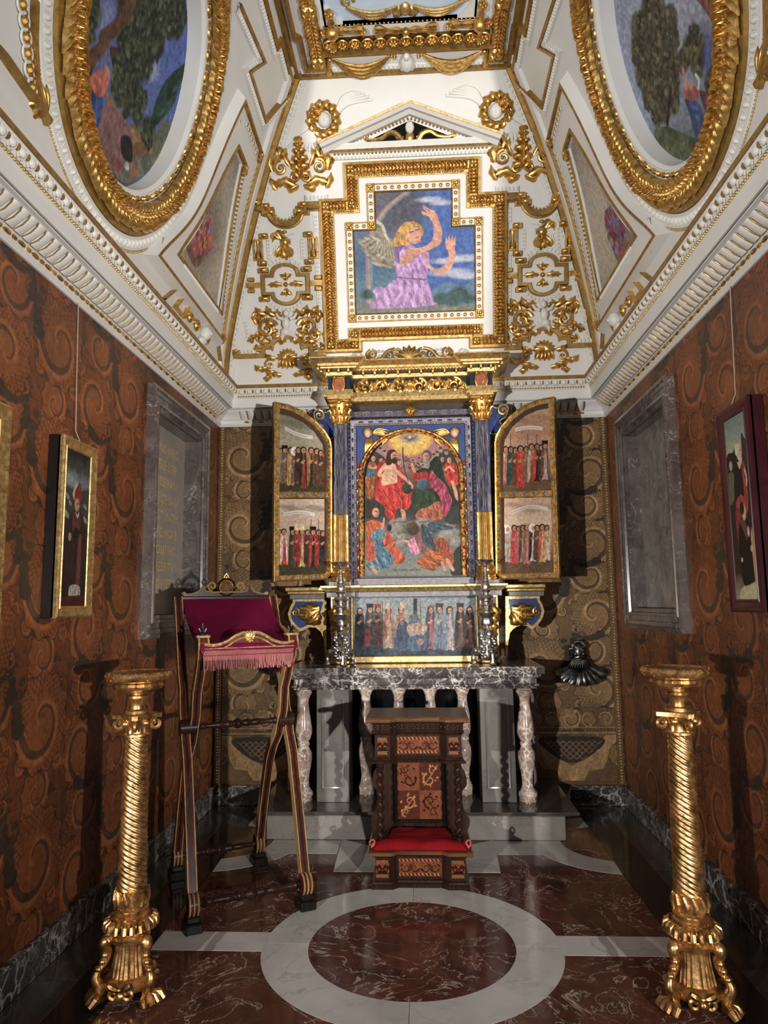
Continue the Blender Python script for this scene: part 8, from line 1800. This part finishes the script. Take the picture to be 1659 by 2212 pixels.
# cushion
cu_ = empty('cushion', (pdx, pdy+.16, .195), 'flat red velvet cushion on the kneeler of the prayer stool', 'cushion')
n1, n2 = 41, 31; U, V = np.meshgrid(np.linspace(-1, 1, n1), np.linspace(-1, 1, n2)); e = np.clip((1-np.abs(U)**8)*(1-np.abs(V)**8), 0, 1)**.5; nz = vnoise(n1, n2, 4, 5)
wob = 1+.02*np.sin(V*5+U*3); Yc = .155*V*(1-.03*np.cos(U*3)); ww_ = np.clip((Yc+.105)/.02, 0, 1); X = (.262-.072*ww_*ww_*(3-2*ww_))*U; Zt = .006+.048*e*(.85+.5*(nz-.5)); Xb, Yb = X*.985, Yc*.985
m = M(); m.grid(np.stack([X, Yc, Zt], -1), flip=True); m.grid(np.stack([Xb, Yb, np.full(X.shape, .001)], -1), flip=False); bo = np.r_[np.arange(n1), np.arange(2*n1-1, n1*n2, n1), np.arange(n1*n2-2, n1*(n2-1)-1, -1), np.arange(n1*(n2-2), 0, -n1)]; k_ = n1*n2; m.f.append(np.stack([bo, np.roll(bo, -1), np.roll(bo, -1)+k_, bo+k_], -1)[:, ::-1]); m.obj('cover', 'red_cushion', cu_, smooth=2)
for q in (-1, 1): m = M(); t = np.linspace(0, 2*PI, 13)[:-1]; m.tube(np.c_[q*.268+.014*np.cos(t), -.118+.010*np.sin(t*2), .03+.016*np.sin(t)], .005, 6, closed=True); m.tube([(q*.258, -.118, .03), (q*.268, -.125, .012), (q*.272, -.128, .006)], [.005, .006, .003], 6); m.obj('tie_cord', 'cord', cu_)
# ---------------------------------------------------------------- folding lectern
FLp, FRp, BLp = np.array([-1.062, 3.599]), np.array([-.556, 3.875]), np.array([-1.431, 4.23]); e1 = FRp-FLp; LW = np.linalg.norm(e1); e1 /= LW; e2 = np.array([-e1[1], e1[0]]); LD = .73; LW = .575
le = empty('lectern', (FLp[0], FLp[1], 0), 'tall folding wooden lectern with crimson velvet sling and gilded edges', 'lectern', rz=math.atan2(e1[1], e1[0]))
# local: x along the front from the left foot, y backwards
def E(m, name, mat, par=le, **k): return m.obj(name, mat, par, **k)
HS, HZ_ = .31, .905; FT, BT = (.11, 1.325), (.63, 1.60)
for sx, x in ((-1, .0), (1, LW)):
    for nm, pts in (('front', [(.0, .105), (.10, .40), (.195, .66), (.225, .74), (.292, .84), (HS, HZ_), (.36, .97), (.385, 1.10), (.44, 1.17), (.54, 1.40), (.60, 1.53), (BT[0]+.01, BT[1])]), ('back', [(.73, .105), (.63, .40), (.52, .66), (.46, .74), (.345, .84), (HS, HZ_), (.265, .97), (.245, 1.10), (.195, 1.17), (.145, 1.25), FT])):
        inset = .0 if nm == 'front' else sx*-.045
        xx = x+inset; P = np.array(pts); lg = None; w = .026
        T_ = np.gradient(P, axis=0); T_ /= np.linalg.norm(T_, axis=1)[:, None]; Nn = np.c_[-T_[:, 1], T_[:, 0]]
        def bar(off0, off1, x0, x1, mat, name, par):
            A_, B_ = P+Nn*off0, P+Nn*off1; G = np.stack([np.c_[np.full(len(P), x0), A_], np.c_[np.full(len(P), x1), A_], np.c_[np.full(len(P), x1), B_], np.c_[np.full(len(P), x0), B_]], 1)
            m = M(); m.grid(G, closed_v=True); b = m.n-4*len(P); m.f.append(np.array([[b, b+1, b+2, b+3]])[:, ::-1]); b2 = b+4*(len(P)-1); m.f.append(np.array([[b2, b2+1, b2+2, b2+3]])); 
            v = np.vstack(m.v); return E(m, name, mat, par, smooth=.5)
        lg = bar(-.021, .021, xx-.0215, xx+.0215, 'wood_red', 'leg', le)
        for q in (-1, 1): bar(-.0235, .0235, xx+q*.021-.0028, xx+q*.021+.0028, 'wood_gilt', 'gilded_edge', lg)
        bar(-.0245, .0245, xx-.005, xx+.005, 'wood_black', 'groove_rib', lg)
        s0 = pts[0][0]
        fo = E(M().bbox((xx-.042, s0-.06, 0), (xx+.042, s0+.06, .045), .006), 'foot', 'wood_black'); E(M().bbox((xx-.032, s0-.045, .045), (xx+.032, s0+.045, .075), .006), 'foot_block', 'wood_black', fo)
        m = M(); t = np.arange(24)/24*2*PI; m.prism(np.c_[s0+.052*np.cos(t), .118+.052*np.sin(t)], xx-.024, xx+.024, 0); kn = E(m, 'scroll_knuckle', 'wood_red', smooth=.5)
        for q in (-1, 0, 1): m = M(); m.tube(np.c_[np.full(24, xx+q*.020), s0+.053*np.cos(t), .118+.053*np.sin(t)], .0055, 6, closed=True); E(m, 'gilded_rim', 'wood_gilt', kn)
    m = M(); t = np.arange(20)/20*2*PI; m.prism(np.c_[HS+.042*np.cos(t), HZ_+.042*np.sin(t)], x-.06 if sx > 0 else x-.028, x+.028 if sx > 0 else x+.06, 0); E(m, 'hinge_boss', 'wood_dark', smooth=.5)
    # front knuckle and finial
    m = M(); xx = x-sx*.045; t = np.arange(20)/20*2*PI
    m.prism(np.c_[FT[0]+.040*np.cos(t), FT[1]+.030+.045*np.sin(t)], xx-.030, xx+.030, 0); hd = E(m, 'post_head', 'wood_red', smooth=.5); E(M().bbox((xx-.036, FT[0]-.030, FT[1]+.062), (xx+.036, FT[0]+.030, FT[1]+.076), .004), 'post_cap', 'wood_gilt', hd)
    for q in (-1, 1): m = M(); m.tube(np.c_[np.full(20, xx+q*.024), FT[0]+.041*np.cos(t), FT[1]+.030+.046*np.sin(t)], .005, 6, closed=True); E(m, 'gilded_rim', 'wood_gilt', hd)
    m = M(); m.lathe([(.012, 0), (.006, .012), (.014, .022), (.010, .03), (.002, .036), (.0015, .06)], 10, (xx, FT[0], FT[1]+.076)); [m.tube([(xx+.010*math.cos(a), FT[0]+.010*math.sin(a), FT[1]+.094), (xx+.020*math.cos(a), FT[0]+.020*math.sin(a), FT[1]+.112)], [.004, .002], 5) for a in np.arange(6)/6*2*PI]; E(m, 'finial', 'bronze', hd)
def turned(x0, x1, y, z, r=.018, name='stretcher'):
    L_ = x1-x0; u = np.linspace(0, 1, 61); base = .62+.10*np.cos(u*2*PI*1.0)
    rr = r*(.70+.0*u); 
    for c, w, h in ((.05, .02, .45), (.10, .012, .25), (.28, .05, .25), (.38, .018, .5), (.42, .012, .3), (.5, .035, .75), (.58, .012, .3), (.62, .018, .5), (.72, .05, .25), (.90, .012, .25), (.95, .02, .45)): rr = rr+r*h*np.exp(-((u-c)/w)**2)
    m = M(); m.lathe(np.c_[rr, x0+L_*u], 14); m.map(lambda P: np.c_[P[:, 2], y+P[:, 0], z+P[:, 1]]); return E(m, name, 'wood_dark', smooth=1.0)
turned(.03, LW-.03, 0, .118, .022); turned(.0, LW, .73, .118, .020); turned(.05, LW-.05, HS, HZ_, .020)
# velvet sling from the back rail to the front rail, hanging over it
x0, x1 = .025, LW-.025; y_ = np.linspace(0, 1, 34); sag = -.055*np.sin(y_*PI); prof = np.c_[BT[0]+(FT[0]-.01-BT[0])*y_, BT[1]+(FT[1]+.035-BT[1])*y_+sag]; prof = np.vstack([prof, [(FT[0]-.045, FT[1]+.030), (FT[0]-.052, FT[1]-.00)]])
xs = np.linspace(x0, x1, 30); nz = vnoise(30, len(prof), 4, 9); G = np.stack([np.stack([xs+.012*(0.5-k/len(prof))*np.sign(xs-.29)*0, np.full(30, a), b+.010*(nz[k]-.5)], -1) for k, (a, b) in enumerate(prof)])
m = M(); m.grid(G, flip=False); m.grid(G-[0, 0, .006], flip=True); E(m, 'velvet_sling', 'velvet', smooth=2)
E(M().bbox((.0, BT[0]-.005, BT[1]-.03), (LW, BT[0]+.03, BT[1]+.012), .005), 'back_rail', 'wood_dark'); E(M().bbox((.03, FT[0]-.035, FT[1]-.02), (LW-.03, FT[0]-.0, FT[1]+.018), .005), 'front_rail', 'wood_dark')
# back crest with ring
m = M(); zb = BT[1]+.010; yb = BT[0]+.012
Pc = np.array([(.03, 0), (LW-.03, 0), (LW-.03, .012), (LW-.08, .016), (LW-.12, .030), (LW-.14, .060), (LW-.155, .060), (LW-.16, .032), (LW-.20, .026), (.20, .026), (.16, .032), (.155, .060), (.14, .060), (.12, .030), (.08, .016), (.03, .012)]); m.prism(Pc+[0, zb], yb-.010, yb+.012, 1); cr_ = E(m, 'crest_rail', 'wood_dark', smooth=.4); m = M(); Pq = Pc[2:]+[0, zb]; m.tube(np.c_[Pq[:, 0], np.full(len(Pq), yb-.011), Pq[:, 1]], .004, 6); E(m, 'crest_rail_edge', 'wood_gilt', cr_)
c = LW/2; t = np.arange(28)/28*2*PI; 
for r_, rr, mt in ((.050, .009, 'wood_dark'), (.040, .005, 'gold_old')): m = M(); m.tube(np.c_[c+r_*np.cos(t), np.full(28, yb-.004), zb+.055+r_*np.sin(t)], rr, 8, closed=True); E(m, 'crest_ring', mt)
m = M(); [m.tube(np.c_[crom([(c-.028, zb+.050+d), (c-.010, zb+.060+d), (c+.010, zb+.048+d), (c+.028, zb+.058+d)], 5)[:, :1], np.full(16, yb-.004), crom([(c-.028, zb+.050+d), (c-.010, zb+.060+d), (c+.010, zb+.048+d), (c+.028, zb+.058+d)], 5)[:, 1:]], .006, 6) for d in (0, -.014)]; E(m, 'crest_emblem', 'gold_old'); m = M(); m.ell((c, yb-.004, zb+.115), (.012, .008, .014), 8, 5); [m.tube([(c+q*.018, yb, zb+.10), (c+q*.010, yb, zb+.125), (c, yb, zb+.14)], .003, 5) for q in (-1, 1)]; E(m, 'crest_loop', 'gold_old')
for q in (-1, 1):
    m = M(); P = [(c+q*(.085+r*math.cos(th)), yb-.002, zb+.062+r*math.sin(th)) for r, th in zip(.028*(1-.75*np.linspace(0, 1, 22)), np.linspace(-PI/2, -PI/2+q*8.5*q, 22))]; m.tube(P, .006, 6); E(m, 'crest_scroll', 'wood_gilt')
    m = M(); m.ell((c+q*(LW/2-.035), yb, zb+.018), (.014, .012, .012), 8, 5); E(m, 'crest_knob', 'wood_gilt')
# carved gilt front crest
yf = FT[0]-.040; zf = FT[1]+.018; m = M(); up_ = crom([(.045, zf+.012), (.10, zf+.006), (.16, zf+.022), (.21, zf+.052), (.25, zf+.066), (.2875, zf+.062), (.325, zf+.066), (.365, zf+.052), (.415, zf+.022), (.475, zf+.006), (.53, zf+.014)], 6)
poly = np.vstack([up_, [(.53, zf-.012), (.045, zf-.012)]]); m.prism(poly, yf-.004, yf+.014, 1); fc = E(m, 'front_crest', 'wood_red', smooth=.5)
m = M(); m.tube(np.c_[up_[:, 0], np.full(len(up_), yf-.006), up_[:, 1]], .0085, 7); m.tube([(.045, yf-.006, zf-.012), (.53, yf-.006, zf-.012)], .006, 7); m.tube(np.c_[up_[6:-6, 0], np.full(len(up_)-12, yf-.006), up_[6:-6, 1]-.026], .005, 6)
E(m, 'crest_gilding', 'gold_pale', fc); m = M(); rosette(m, (.2875, zf+.036), .026, .018, 7); [sprig(m, (.2875, zf+.03), PI/2+a, .05, .010, .014, 0, 0) for a in (-.7, -.35, 0, .35, .7)]; m.map(lambda P: np.c_[P[:, 0], yf-.004-P[:, 2], P[:, 1]]); E(m, 'crest_shell', 'gold_pale', fc)
# fringe
m = M(); m.bbox((.04, yf+.001, zf-.055), (LW-.04, yf+.010, zf-.010), .003); fr_ = E(m, 'fringe_band', 'fringe')
rs = np.random.RandomState(4); m1 = M(); m2 = M()
for k in range(120):
    xk = .045+(LW-.09)*k/119; L_ = .060+.016*rs.rand(); q = m1 if k % 2 else m2; q.tube([(xk, yf-.001, zf-.05), (xk+.004*(rs.rand()-.5), yf-.003-.004*rs.rand(), zf-.05-L_*.5), (xk+.010*(rs.rand()-.5), yf-.002-.008*rs.rand(), zf-.05-L_)], .0024, 4)
for k in range(60): xk = .045+(LW-.10)*k/59; m2.tube([(xk, yf-.002, zf-.045), (xk+.010, yf-.003, zf-.018)], .0018, 4)
E(m1, 'fringe_threads', 'fringe', fr_, kind='stuff'); E(m2, 'fringe_pale_threads', 'fringe_pale', fr_, kind='stuff')
